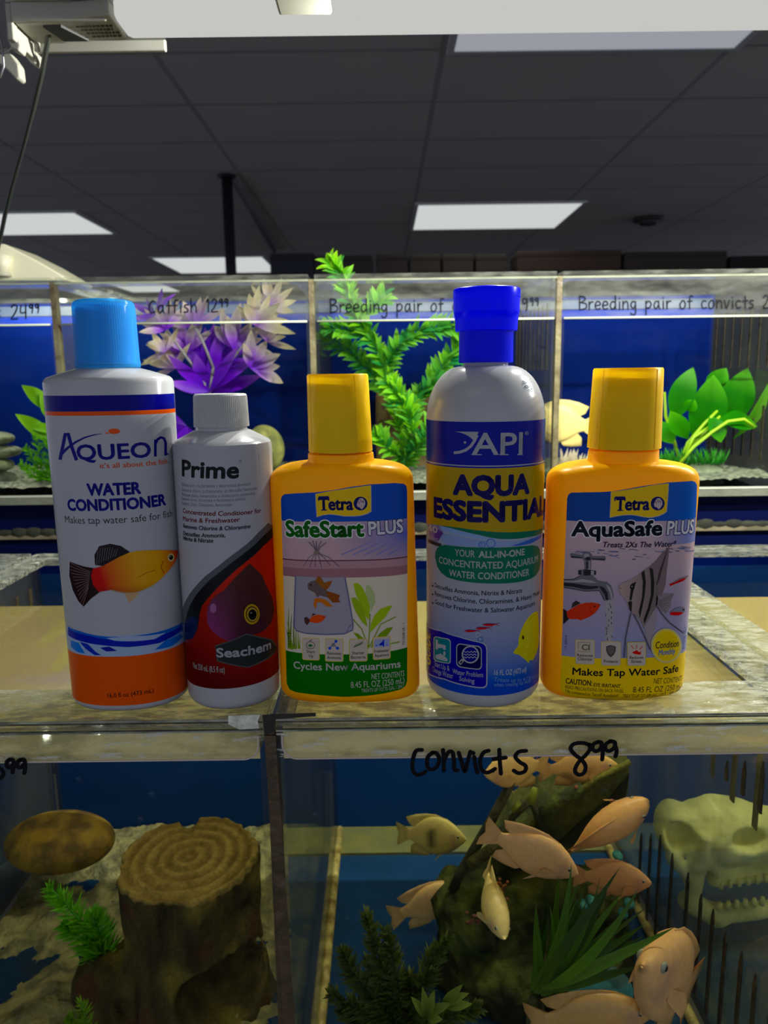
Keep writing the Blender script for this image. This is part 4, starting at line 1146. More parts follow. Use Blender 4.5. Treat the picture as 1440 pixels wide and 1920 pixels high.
def tetra_badge(B, poly, L, R, h, ring):
    cx = sum(p[0] for p in poly) / len(poly)
    cyy = sum(p[1] for p in poly) / len(poly)
    B.poly([(x + (1.2 if x > cx else -1.2), y + (1.4 if y > cyy else 0)) for x, y in poly], lin(222, 206, 170))
    B.poly(poly, lin(226, 190, 20))
    B.text('Tetra', L, R, h, NAVYT, 0.045)
    # small slab serifs of the word mark
    B.stroke([(L[0] - 1, L[1] - h * 0.98), (L[0] + h * 0.72, L[1] - h * 0.98 - 0.5)], h * 0.17, NAVYT)
    B.stroke([(L[0] - 1, L[1] - h * 0.98), (L[0] - 1, L[1] - h * 0.72)], 2.2, NAVYT); B.stroke([(L[0] + h * 0.72, L[1] - h * 0.98), (L[0] + h * 0.72, L[1] - h * 0.72)], 2.2, NAVYT)
    B.stroke([(L[0] + h * 0.14, L[1] - 0.6), (L[0] + h * 0.58, L[1] - 0.8)], 2.0, NAVYT)
    x, y = ring
    B.ell(x, y, 13, 13, NAVYT)
    W = lin(232, 206, 200)
    B.poly([(x - 7, y + 2), (x - 5, y - 5), (x - 1, y - 10), (x + 4, y - 10), (x + 8, y - 5), (x + 9, y + 1), (x + 6, y + 7), (x + 2, y + 11), (x - 2, y + 7), (x - 6, y + 6)], W)
    for dx, dy in ((-4, -5), (0, -7), (4, -6)):
        B.stroke([(x + dx, y + dy), (x + dx + 1.5, y + dy + 5)], 1.2, NAVYT)
    B.ringpx(x + 15, y - 12, 1.0, 0.4, NAVYT, n=8)
def icon_card(B, x0, y0, x1, y1, skew, lines, lw):
    B.rrect(x0 - 1, y0 - 1, x1 + 1, y1 + 1, 3.5, lin(206, 190, 70), skew); B.rrect(x0, y0, x1, y1, 3, lin(232, 214, 196), skew)
    for (s_, dx0, dx1, y) in lines:
        B.text(s_, (x0 + dx0, y), (x1 - dx1, y + skew), 5.6, lin(50, 44, 44), 0.012)

def bottle_yellow_green():
    X, YC = -0.0205, 0.0335; LEAN = -0.020
    B, t = yellow_shape(X, YC, 641, 0.0393, 0.0400, 884, 864, 846, 701, (578.5, 693.5), (581, 700.5), 'yellow flat bottle with a green banded label showing fish in a bag', LEAN)
    g3 = lambda x, y: (480 + x * 0.2361, 660 + y * 0.2361)
    g = lambda x, y: (480 + x * 0.2361, 1000 + y * 0.2361)
    out = [(527, 937), (529, 930), (534, 926.5), (552, 925), (592, 923), (625, 919), (660, 912.5), (695, 908), (740, 905.5), (757, 907), (761.5, 911), (763, 920), (763.5, 1000), (763.5, 1100), (763, 1200), (763, 1277), (760, 1286), (752, 1292), (720, 1300), (690, 1304), (646, 1306.5), (610, 1304), (580, 1301), (553, 1297), (543, 1292), (538, 1281), (535, 1200), (532, 1100), (529, 1000)]
    O = [B.px(*p) for p in out]
    zt = max(p[1] for p in O); z0 = min(p[1] for p in O)
    zz = lambda y: B.px(640, y)[1]
    z976, z1047, z1064, z1083, zgr = zz(978), zz(1050), zz(1066), zz(1083), zz(1226)
    def base(u, z):
        if z > z976: return mixc(lin(35, 88, 173), lin(35, 86, 170), 0)
        if z > z1047: return mixc(lin(232, 192, 198), lin(112, 122, 200), (u + 0.004) / 0.03 * 0.8 * (1 - abs((z - z1047) / (z976 - z1047) - 0.6)))
        if z > z1064: return lin(206, 160, 166)
        return mixc(lin(255, 236, 206), lin(255, 240, 216), (z1064 - z) / 0.03)
    for za, zb in ((z976, 1), (z1047, z976), (z1064, z1047), (zgr - 0.0006, z1064)):
        e_ = 1e-6
        B.poly_uv(B.zclip(O, za, zb), lambda u, z, za=za, zb=zb: base(u, min(max(z, za + e_), zb - e_)), 1)
    B.layer = 1
    def clip_band(za, zb, col): B.poly_uv(B.zclip(O, min(za, zb), max(za, zb)), col)
    clip_band(z1064, z1083, lin(176, 124, 128))
    clip_band(z1047 - 0.0006, z1047, lin(104, 56, 60))
    for k in range(5):
        B.stroke([(700 + k * 14, 1014 + k * 2), (640 + k * 22, 1040)], 2.2, lin(150, 150, 206))
    # plants and bag
    lime, lime2 = lin(160, 186, 40), lin(120, 150, 30)
    for a in ((240, 720, 262, 590), (255, 760, 285, 640), (270, 780, 250, 700), (285, 800, 300, 690), (300, 830, 320, 740), (320, 850, 335, 770), (260, 840, 245, 760), (300, 900, 270, 800), (330, 900, 350, 820), (280, 905, 255, 840)):
        B.stroke([g(a[0] + 20, 915), g((a[0] + a[2]) / 2 + 8, (a[1] + a[3]) / 2 + 40), g(a[2], a[3])], 3.4, lin(96, 120, 40) if a[0] % 2 else lime2, taper=True)
    for P, c in ((((875, 410), (905, 415), (940, 470), (950, 540), (915, 620), (890, 560), (870, 480)), lin(190, 206, 140)), (((775, 396), (805, 392), (840, 420), (880, 500), (905, 590), (895, 690), (860, 640), (815, 540), (785, 460)), lime), (((756, 512), (790, 508), (835, 560), (868, 640), (885, 745), (840, 700), (790, 620), (768, 560)), lin(146, 172, 40)), (((1083, 572), (1050, 575), (985, 600), (940, 650), (912, 720), (905, 790), (960, 730), (1030, 660)), lime), (((1088, 742), (1040, 750), (985, 790), (930, 860), (910, 910), (985, 860), (1050, 800)), lime2), (((770, 785), (810, 795), (860, 840), (890, 900), (830, 860)), lime2)):
        B.poly([g(*p) for p in P], c)
    for a in (((893, 915), (900, 780), (905, 640)), ((890, 900), (840, 760), (770, 680)), ((900, 900), (990, 720), (1110, 660)), ((960, 915), (1040, 880), (1140, 860))):
        B.stroke([g(*p) for p in a], 1.8, lime2)
    bag = lin(198, 190, 204)
    B.poly([g(*p) for p in ((316, 336), (400, 342), (520, 348), (640, 348), (706, 346), (740, 520), (772, 715), (772, 755), (760, 775), (700, 795), (600, 800), (450, 798), (350, 785), (312, 760), (304, 735), (306, 600))], bag)
    for s_ in (((318, 336), (308, 600), (305, 735), (322, 770), (400, 792), (560, 801)), ((560, 801), (700, 796), (768, 765), (770, 715), (738, 520), (706, 348))):
        B.stroke([g(*p) for p in s_], 2.2, lin(112, 112, 156))
    B.stroke([g(716, 790), g(740, 740), g(768, 712)], 1.2, lin(120, 120, 160))
    tie = lin(120, 108, 124)
    for a in ((376, 262), (428, 268), (470, 268), (520, 268), (590, 256), (662, 264)):
        B.stroke([g(480, 150), g((480 + a[0]) / 2 + (a[0] - 480) * 0.06, 190), g(*a)], 1.1, tie)
    for a in ((420, 66), (450, 56), (480, 60), (520, 58), (560, 70)):
        B.stroke([g(482, 150), g((482 * 1.3 + a[0] * 0.7) / 2, 110), g(*a)], 1.4, tie)
    B.ell(*g(483, 150), 5.2, 3.4, lin(150, 128, 110))
    # fish in the bag
    of, of2 = lin(196, 118, 44), lin(150, 92, 50)
    B.poly([g(*p) for p in ((412, 398), (440, 378), (475, 372), (520, 410), (560, 450), (590, 470), (585, 510), (545, 500), (510, 488), (495, 505), (470, 490), (452, 470), (415, 440))], lin(120, 100, 96))
    B.poly([g(*p) for p in ((472, 372), (492, 342), (515, 345), (545, 392), (580, 378), (608, 376), (585, 420), (560, 448), (520, 425))], of2)
    B.poly([g(*p) for p in ((560, 455), (610, 470), (670, 490), (655, 520), (670, 545), (610, 548), (570, 505))], lin(140, 78, 40))
    B.poly([g(*p) for p in ((465, 515), (500, 510), (560, 528), (612, 580), (560, 578), (520, 545), (488, 545), (475, 598), (458, 570))], of)
    B.poly([g(*p) for p in ((412, 440), (470, 470), (488, 505), (450, 470))], lin(208, 190, 190)); B.ell(*g(438, 408), 1.8, 1.8, lin(30, 24, 24))
    B.poly([g(*p) for p in ((425, 680), (450, 655), (490, 643), (530, 648), (557, 658), (535, 690), (490, 712), (450, 705), (425, 700))], lin(216, 98, 36))
    B.poly([g(*p) for p in ((384, 668), (405, 660), (428, 682), (428, 700), (408, 728), (390, 705))], lin(80, 52, 46)); B.poly([g(*p) for p in ((440, 655), (455, 632), (478, 640))], lin(70, 46, 44)); B.ell(*g(540, 662), 1.0, 1.0, lin(30, 20, 20))
    # green field
    uL, uR = B.px(536, 1216)[0], B.px(763.3, 1214)[0]
    P = [p for p in O if p[1] < zgr]
    P = sorted([p for p in P if p[0] > 0], key=lambda p: -p[1]) + sorted([p for p in P if p[0] <= 0], key=lambda p: p[1])
    B.poly_uv([(uL, zgr)] + [(uL * 0.5, zgr - 0.0002), (0, zgr - 0.0003), (uR * 0.5, zgr)] + [(uR, zgr + 0.0012)] + P, lin(22, 104, 26))
    tetra_badge(B, [g3(*p) for p in ((476, 1126), (560, 1110), (700, 1088), (830, 1068), (910, 1058), (911, 1180), (911, 1262), (880, 1280), (840, 1292), (800, 1298), (750, 1300), (700, 1299), (640, 1289), (590, 1284), (540, 1290), (487, 1306), (480, 1220))], (598.5, 957), (662.5, 956.5), 25, (676, 944))
    B.outlined('SafeStart', (536.5, 1006), (683.5, 1006.5), 32, lin(24, 96, 14), (1.6, 1.6, 1.58), 0.05, 0.045)
    B.outlined('PLUS', (691, 1003.5), (756, 998), 26, (1.3, 1.24, 1.28), lin(56, 62, 112), 0.035, 0.045)
    B.ringpx(687, 980, 1.8, 0.6, WHITE, n=10)
    c = lambda a, b: (480 + a * 0.2361, 1000 + b * 0.2361)
    icon_card(B, 568, 1196, 598.5, 1236, 1.2, [('Start', 7, 7.5, 1223.5), ('Up', 11, 11, 1231.5)], 0)
    icon_card(B, 610.5, 1197.5, 643, 1239, 0.6, [('Removes', 3.4, 3.4, 1227), ('Ammonia', 3.2, 3.2, 1235)], 0)
    icon_card(B, 656, 1198.5, 688, 1239, -0.6, [('Starter', 4.2, 4.5, 1226.5), ('Bacteria', 2.2, 2.4, 1234.5)], 0)
    icon_card(B, 700, 1195, 731, 1236, -2.4, [('Freshwater', 2.0, 2.0, 1223.5), ('Aquariums', 2.4, 2.4, 1231.5)], 0)
    B.ringpx(582.5, 1209.5, 8, 1.0, lin(60, 60, 60), ry=6.5); B.poly([(577, 1210), (582, 1207), (588, 1210), (582, 1213)], lin(50, 110, 60)); B.stroke([(580, 1202), (585, 1199)], 1.2, lin(60, 60, 60))
    bl = lin(30, 96, 190)
    B.stroke([(619, 1214), (625, 1208), (631, 1202)], 1.4, bl); B.stroke([(625, 1208), (632, 1214)], 1.4, bl)
    for q in ((618.5, 1215), (630, 1202), (633, 1215)): B.ell(*q, 2.8, 2.8, bl)
    B.ell(625, 1208.5, 3.6, 3.6, lin(150, 150, 160))
    for k in range(5): B.stroke([(664 + k * 3.4, 1214 - k * 1.6), (667 + k * 3.4, 1208 - k * 1.6)], 1.3, lin(90, 120, 70))
    B.stroke([(663, 1213), (680, 1204)], 1.0, lin(70, 100, 50))
    B.poly([(702, 1199), (730, 1196.5), (730, 1211), (702, 1213.5)], lin(176, 186, 226)); B.poly([(711, 1207), (716, 1203), (720, 1197.5), (720, 1213), (716, 1209), (711, 1210)], lin(24, 70, 180)); B.ell(725, 1208.5, 1.4, 0.9, bl); B.ell(706, 1209.5, 1.6, 1.0, bl)
    B.text('Cycles New Aquariums', (551, 1253), (751, 1250.5), 14, lin(236, 232, 220), 0.025, level=True)
    B.text('NET CONTENTS', (697, 1273.5), (758, 1267), 10.5, lin(226, 226, 206), 0.0)
    B.text('8.45 FL OZ (250 mL)', (658, 1289.5), (758, 1280), 11.5, lin(226, 226, 206), 0.0)
    B.text('TREATS UP TO 75 GAL / 284 L', (678, 1298), (758, 1288.5), 6.6, lin(216, 216, 196), 0.0)
    B.text('TS15538 US - 1', (758.6, 1209), (758.6, 1168), 4.4, lin(44, 40, 50), 0.02)
    B.text('17-33919', (546, 1212), (544.5, 1186), 4.4, lin(44, 50, 40), 0.015)
    B.build_label(t)
    return t

def bottle_yellow_faucet():
    X, YC = 0.1298, 0.0335; LEAN = 0.014
    B, t = yellow_shape(X, YC, 1170, 0.0410, 0.0402, 884, 864, 840, 690, (1116.5, 1243.5), (1105.5, 1238.5), 'yellow flat bottle with a yellow banded label showing a tap and an angelfish', LEAN)
    g7 = lambda x, y: (1000 + x * 0.2292, 670 + y * 0.2292)
    g = lambda x, y: (1000 + x * 0.2292, 1000 + y * 0.2292)
    out = [(1063.5, 935), (1066, 927), (1072, 923.5), (1095, 923), (1125, 922.5), (1150, 921), (1180, 916), (1206, 911), (1252, 904.5), (1296, 901.5), (1303, 903.5), (1306.5, 910), (1303, 1000), (1298, 1100), (1293, 1200), (1289, 1283), (1286, 1294), (1278, 1301), (1240, 1309), (1200, 1313), (1160, 1314.5), (1120, 1312), (1085, 1308), (1062, 1303), (1053, 1297), (1051, 1285), (1054, 1200), (1057, 1100), (1061, 1000)]
    O = [B.px(*p) for p in out]
    zz = lambda y: B.px(1170, y)[1]
    z976, zsurf, zye = zz(978), zz(1024), zz(1234)
    def base(u, z):
        if z > z976: return mixc(lin(40, 80, 150), lin(24, 104, 186), u / 0.03)
        if z > zsurf: return mixc(lin(240, 204, 210), lin(140, 150, 206), (u - 0.012) / 0.02)
        return mixc(lin(240, 204, 208), lin(172, 172, 214), (zsurf - z) / 0.055)
    for za, zb in ((z976, 1), (zsurf, z976), (zye - 0.0006, zsurf)):
        e_ = 1e-6
        B.poly_uv(B.zclip(O, za, zb), lambda u, z, za=za, zb=zb: base(u, min(max(z, za + e_), zb - e_)), 1)
    B.layer = 1
    # broken water surface
    rr = random.Random(4)
    for k in range(46):
        x = 1068 + rr.random() * 225; y = 1026 + 14 * math.exp(-((x - 1180) / 50) ** 2) * rr.random() * 1.8 + rr.random() * 9 - 0.02 * (x - 1180)
        w = 5 + rr.random() * 14
        B.stroke([(x, y), (x + w * 0.5, y + 1.6 - rr.random() * 2), (x + w, y + rr.random() * 3 - 1)], 0.8 + rr.random() * 1.3, rr.choice([lin(96, 104, 146), lin(128, 136, 176), lin(224, 216, 226), lin(82, 90, 128)]), layer=8 + k % 3)
    B.layer = max(B.layer, 12)
    # tap
    ch, chd, chl = lin(140, 136, 144), lin(44, 42, 52), lin(214, 206, 212)
    B.stroke([g(*p) for p in ((655, 545), (650, 700), (640, 885))], 1, chl)
    B.poly([g(*p) for p in ((582, 552), (650, 545), (658, 640), (648, 720), (655, 800), (640, 888), (592, 885), (583, 800), (600, 720), (586, 640))], lin(216, 202, 206))
    for k in range(14):
        x, y = 590 + rr.random() * 55, 570 + k * 22
        B.stroke([g(x, y), g(x + rr.random() * 24 - 8, y + 18)], 1.5, chd if k % 2 else lin(120, 116, 130))
    B.poly([g(*p) for p in ((250, 376), (330, 374), (385, 345), (390, 330), (485, 330), (492, 350), (530, 385), (600, 395), (635, 425), (655, 490), (655, 530), (620, 545), (580, 550), (560, 500), (540, 470), (480, 466), (420, 472), (340, 455), (250, 440))], ch)
    B.poly([g(*p) for p in ((250, 402), (330, 408), (400, 420), (470, 430), (530, 430), (530, 446), (470, 456), (410, 456), (330, 436), (250, 428))], chd)
    B.poly([g(*p) for p in ((250, 386), (330, 388), (400, 372), (470, 385), (520, 402), (470, 404), (400, 398), (330, 400), (250, 394))], chl)
    B.poly([g(*p) for p in ((535, 428), (575, 440), (605, 480), (612, 543), (594, 546), (580, 500), (560, 470))], chd)
    B.poly([g(*p) for p in ((590, 412), (625, 440), (645, 490), (648, 530), (634, 535), (625, 485), (605, 445))], chl)
    B.stroke([g(250, 376), g(330, 374), g(388, 344)], 1.2, chd); B.stroke([g(250, 441), g(340, 456), g(420, 472), g(540, 468), g(580, 548)], 1.2, chd)
    B.poly([g(*p) for p in ((368, 300), (430, 292), (512, 305), (512, 338), (440, 345), (368, 336))], chd); B.poly([g(*p) for p in ((392, 300), (410, 297), (410, 340), (392, 338))], ch); B.poly([g(*p) for p in ((470, 302), (496, 306), (496, 338), (470, 340))], chl)
    B.poly([g(*p) for p in ((415, 190), (475, 190), (472, 292), (418, 290))], ch); B.poly([g(*p) for p in ((432, 200), (446, 200), (446, 290), (434, 290))], chd); B.poly([g(*p) for p in ((455, 200), (466, 200), (464, 290), (456, 290))], chl)
    B.poly([g(*p) for p in ((304, 168), (310, 160), (420, 178), (480, 185), (585, 184), (592, 205), (585, 224), (470, 215), (410, 205), (310, 200), (303, 185))], ch)
    B.poly([g(*p) for p in ((312, 184), (420, 196), (480, 203), (584, 206), (584, 218), (470, 210), (410, 202), (312, 196))], chd)
    B.ell(*g(440, 190), 9.5, 9, ch); B.ell(*g(436, 182), 5, 4, chl); B.ell(*g(446, 205), 5, 3.5, chd)
    # orange platy
    B.poly([g(*p) for p in ((245, 615), (285, 640), (302, 690), (245, 745))], lin(48, 36, 34)); B.poly([g(*p) for p in ((310, 612), (320, 570), (350, 548), (388, 570))], lin(64, 46, 42))
    B.poly([g(*p) for p in ((272, 640), (300, 622), (330, 605), (370, 582), (420, 568), (480, 564), (530, 572), (549, 586), (530, 622), (500, 655), (460, 682), (420, 698), (385, 712), (365, 700), (310, 702), (280, 688))], lambda u, z: lin(206, 84, 24))
    B.ell(*g(500, 598), 1.6, 1.6, lin(40, 20, 16)); B.stroke([g(470, 600), g(462, 630), g(478, 655)], 0.8, lin(150, 50, 16)); B.ell(*g(540, 583), 1.4, 1.0, lin(60, 30, 26))
    # angelfish
    body = lin(176, 160, 150); finc = lin(176, 160, 164); dk = lin(44, 38, 36)
    B.poly([g(*p) for p in ((948, 270), (1000, 220), (1050, 160), (1112, 104), (1105, 180), (1090, 300), (1080, 420), (1045, 520), (1010, 500), (985, 400))], lin(150, 130, 130))
    B.poly([g(*p) for p in ((1012, 596), (1018, 530), (1060, 492), (1150, 488), (1128, 540), (1120, 600), (1082, 660), (1045, 630))], finc)
    B.poly([g(*p) for p in ((900, 740), (960, 650), (1005, 590), (1010, 680), (985, 800), (970, 880), (952, 950), (920, 840))], lin(196, 180, 186))
    for k in range(7):
        B.stroke([g(1000 + k * 4, 440 - k * 10), g(1030 + k * 11, 300 - k * 30)], 0.7, lin(90, 74, 76)); B.stroke([g(1024, 585 - k * 6), g(1085 + k * 9, 640 - k * 24)], 0.7, lin(110, 94, 100))
    def ang(u, z):
        ua_ = B.px(*g(700, 450))[0]; ub_ = B.px(*g(1010, 450))[0]
        return mixc(lin(206, 176, 164), lin(140, 124, 122), (u - ua_) / (ub_ - ua_))
    B.poly([g(*p) for p in ((697, 432), (720, 405), (760, 392), (850, 345), (900, 300), (950, 268), (985, 300), (1000, 400), (1016, 480), (1018, 540), (1005, 590), (975, 640), (940, 700), (900, 772), (878, 720), (850, 680), (800, 648), (775, 600), (762, 560), (735, 520), (708, 490))], ang)
    for P in (((800, 410), (838, 392), (815, 470), (798, 560), (780, 560), (790, 480)), ((770, 560), (805, 555), (800, 645), (785, 625)), ((880, 320), (905, 300), (918, 400), (905, 520), (880, 640), (868, 690), (858, 640), (885, 520), (892, 400)), ((945, 275), (975, 290), (985, 400), (980, 500), (950, 620), (905, 740), (898, 700), (935, 600), (958, 500), (958, 380)), ((1003, 500), (1016, 520), (1010, 585), (996, 590))):
        B.poly([g(*p) for p in P], dk)
    B.ell(*g(806, 436), 4.4, 5.4, lin(30, 26, 26)); B.ell(*g(803, 432), 1.2, 1.2, lin(200, 190, 180)); B.stroke([g(700, 440), g(722, 452)], 0.9, lin(110, 80, 78)); B.stroke([g(745, 520), g(770, 545), g(800, 548)], 1.4, lin(190, 190, 200))
    for P in (((795, 648), (775, 740), (752, 850), (738, 1015)), ((815, 655), (860, 740), (910, 850), (952, 950)), ((1005, 592), (1050, 660), (1110, 730), (1220, 815))):
        B.stroke([g(*p) for p in P], 2.2, lin(110, 98, 110))
    B.poly([g(*p) for p in ((1112, 425), (1122, 410), (1190, 365), (1262, 340), (1266, 352), (1235, 382), (1160, 412))], lin(160, 140, 150)); B.poly([g(*p) for p in ((1112, 412), (1150, 402), (1200, 375), (1255, 360), (1225, 388), (1160, 412), (1116, 432))], lin(190, 34, 40))
    B.poly([g(*p) for p in ((1116, 640), (1150, 612), (1195, 596), (1232, 606), (1230, 640), (1190, 664), (1150, 668), (1118, 662))], lin(160, 150, 170)); B.poly([g(*p) for p in ((1112, 642), (1150, 640), (1200, 640), (1215, 652), (1180, 668), (1150, 668), (1116, 664))], lin(210, 36, 44)); B.ell(*g(1218, 622), 1.6, 1.6, lin(30, 30, 40)); B.stroke([g(1150, 622), g(1205, 618)], 1.2, lin(120, 170, 206))
    # yellow field
    uL, uR = B.px(1053.5, 1223)[0], B.px(1291.5, 1222)[0]
    P = [p for p in O if p[1] < zye - 0.001]
    P = sorted([p for p in P if p[0] > 0], key=lambda p: -p[1]) + sorted([p for p in P if p[0] <= 0], key=lambda p: p[1])
    B.poly_uv([(uL, zye), (uL * 0.5, zye), (0, zye), (uR * 0.5, zye), (uR, zye)] + P, lin(232, 196, 26))
    tetra_badge(B, [g7(*p) for p in ((638, 1099), (720, 1090), (820, 1074), (920, 1055), (1010, 1040), (1103, 1030), (1097, 1140), (1086, 1256), (1060, 1276), (1020, 1293), (980, 1302), (940, 1307), (890, 1300), (840, 1288), (790, 1284), (740, 1287), (690, 1294), (628, 1306), (634, 1200))], (1153.5, 957.5), (1217, 956.5), 25, (1232.8, 944))
    B.outlined('AquaSafe', (1070.5, 1005.5), (1241.5, 1004), 30, lin(14, 18, 30), (1.6, 1.6, 1.62), 0.05, 0.045)
    B.outlined('PLUS', (1249.5, 1003), (1299, 999), 26, (1.3, 1.24, 1.26), lin(44, 56, 110), 0.03, 0.045)
    B.text('Treats 2Xs The Water*', (1128.5, 1026), (1266, 1024), 10.5, lin(34, 32, 66), 0.02, 0.18)
    icon_card(B, 1079.5, 1199.5, 1114, 1244, 1.0, [('Removes', 2.6, 2.8, 1230.5), ('Chlorine', 3.6, 4.2, 1237.5)], 0)
    icon_card(B, 1127.5, 1203, 1163, 1247, 0.6, [('Protects', 4, 5, 1242)], 0)
    icon_card(B, 1176, 1204, 1209, 1247, -0.4, [('Reduces', 3.4, 4.0, 1234.5), ('Stress', 6.2, 7.4, 1242)], 0)
    B.stroke([(1084.5, 1203.5), (1106.5, 1204.5), (1106.5, 1222), (1084.5, 1221), (1084.5, 1203.5)], 0.9, lin(120, 110, 60)); B.text('Cl', (1090.5, 1218.5), (1105, 1219), 11, lin(110, 100, 60), 0.03)
    B.poly([(1136, 1211.5), (1145, 1209), (1154.5, 1212), (1154, 1221), (1150, 1228), (1145, 1232), (1140, 1228), (1136.5, 1221)], lin(96, 90, 90)); B.poly([(1138.5, 1213), (1145, 1211), (1152, 1213.5), (1151.5, 1221), (1145, 1229), (1139, 1221)], lin(124, 114, 110))
    B.poly([(1184, 1222.5), (1188, 1220), (1193, 1218), (1198, 1222), (1201, 1220), (1200, 1226.5), (1194, 1226), (1188, 1225)], lin(206, 30, 40))
    for a in ((1182, 1209, 1187, 1215), (1193, 1208, 1192, 1215), (1204, 1211, 1198, 1217)): B.stroke([(a[0], a[1]), (a[2], a[3])], 1.3, lin(200, 60, 60))
    B.ell(1247.8, 1209.8, 28.2, 32.5, lin(222, 214, 150)); B.ell(1247.8, 1209.8, 25.5, 30, lin(226, 196, 30)); B.ringpx(1247.8, 1209.8, 23.8, 0.8, lin(244, 226, 120), ry=28)
    B.text('Condition', (1227.5, 1215), (1270, 1211), 12.5, lin(40, 38, 60), 0.01); B.text('Monthly', (1233.5, 1228), (1263.5, 1224.5), 10.5, lin(20, 116, 196), 0.012)
    K = lin(34, 32, 30)
    B.text('Makes Tap Water Safe', (1073, 1263), (1271, 1260.5), 14, K, 0.03, level=True)
    B.text('CAUTION:', (1060.5, 1281), (1110, 1286), 10.5, K, 0.025); B.text('EYE IRRITANT.', (1112.5, 1287), (1164, 1290), 7, K, 0.025)
    B.text('READ PRECAUTIONS ON BACK PANEL.', (1060, 1290), (1170, 1298.5), 6.5, K, 0.005); B.text('*As compared to Tetra\u00ae AquaSafe\u00ae', (1059.5, 1298), (1158, 1307), 6.5, K, 0.005, 0.12)
    B.text('NET CONTENTS', (1225, 1281.5), (1277.5, 1275.5), 9.5, K, 0.0); B.text('8.45 FL OZ (250 mL)', (1186, 1298), (1276.5, 1288), 10.5, K, 0.0); B.text('TREATS UP TO 500 GALLONS / 1900 LITERS', (1165.5, 1307.5), (1275.5, 1297), 6.3, K, 0.0)
    B.text('17-33919', (1062.8, 1217.5), (1064, 1191.5), 4.4, lin(70, 80, 150), 0.012); B.text('TS15536 US-1', (1283, 1215), (1285, 1174), 4.4, lin(50, 80, 160), 0.012)
    B.build_label(t)
    return t

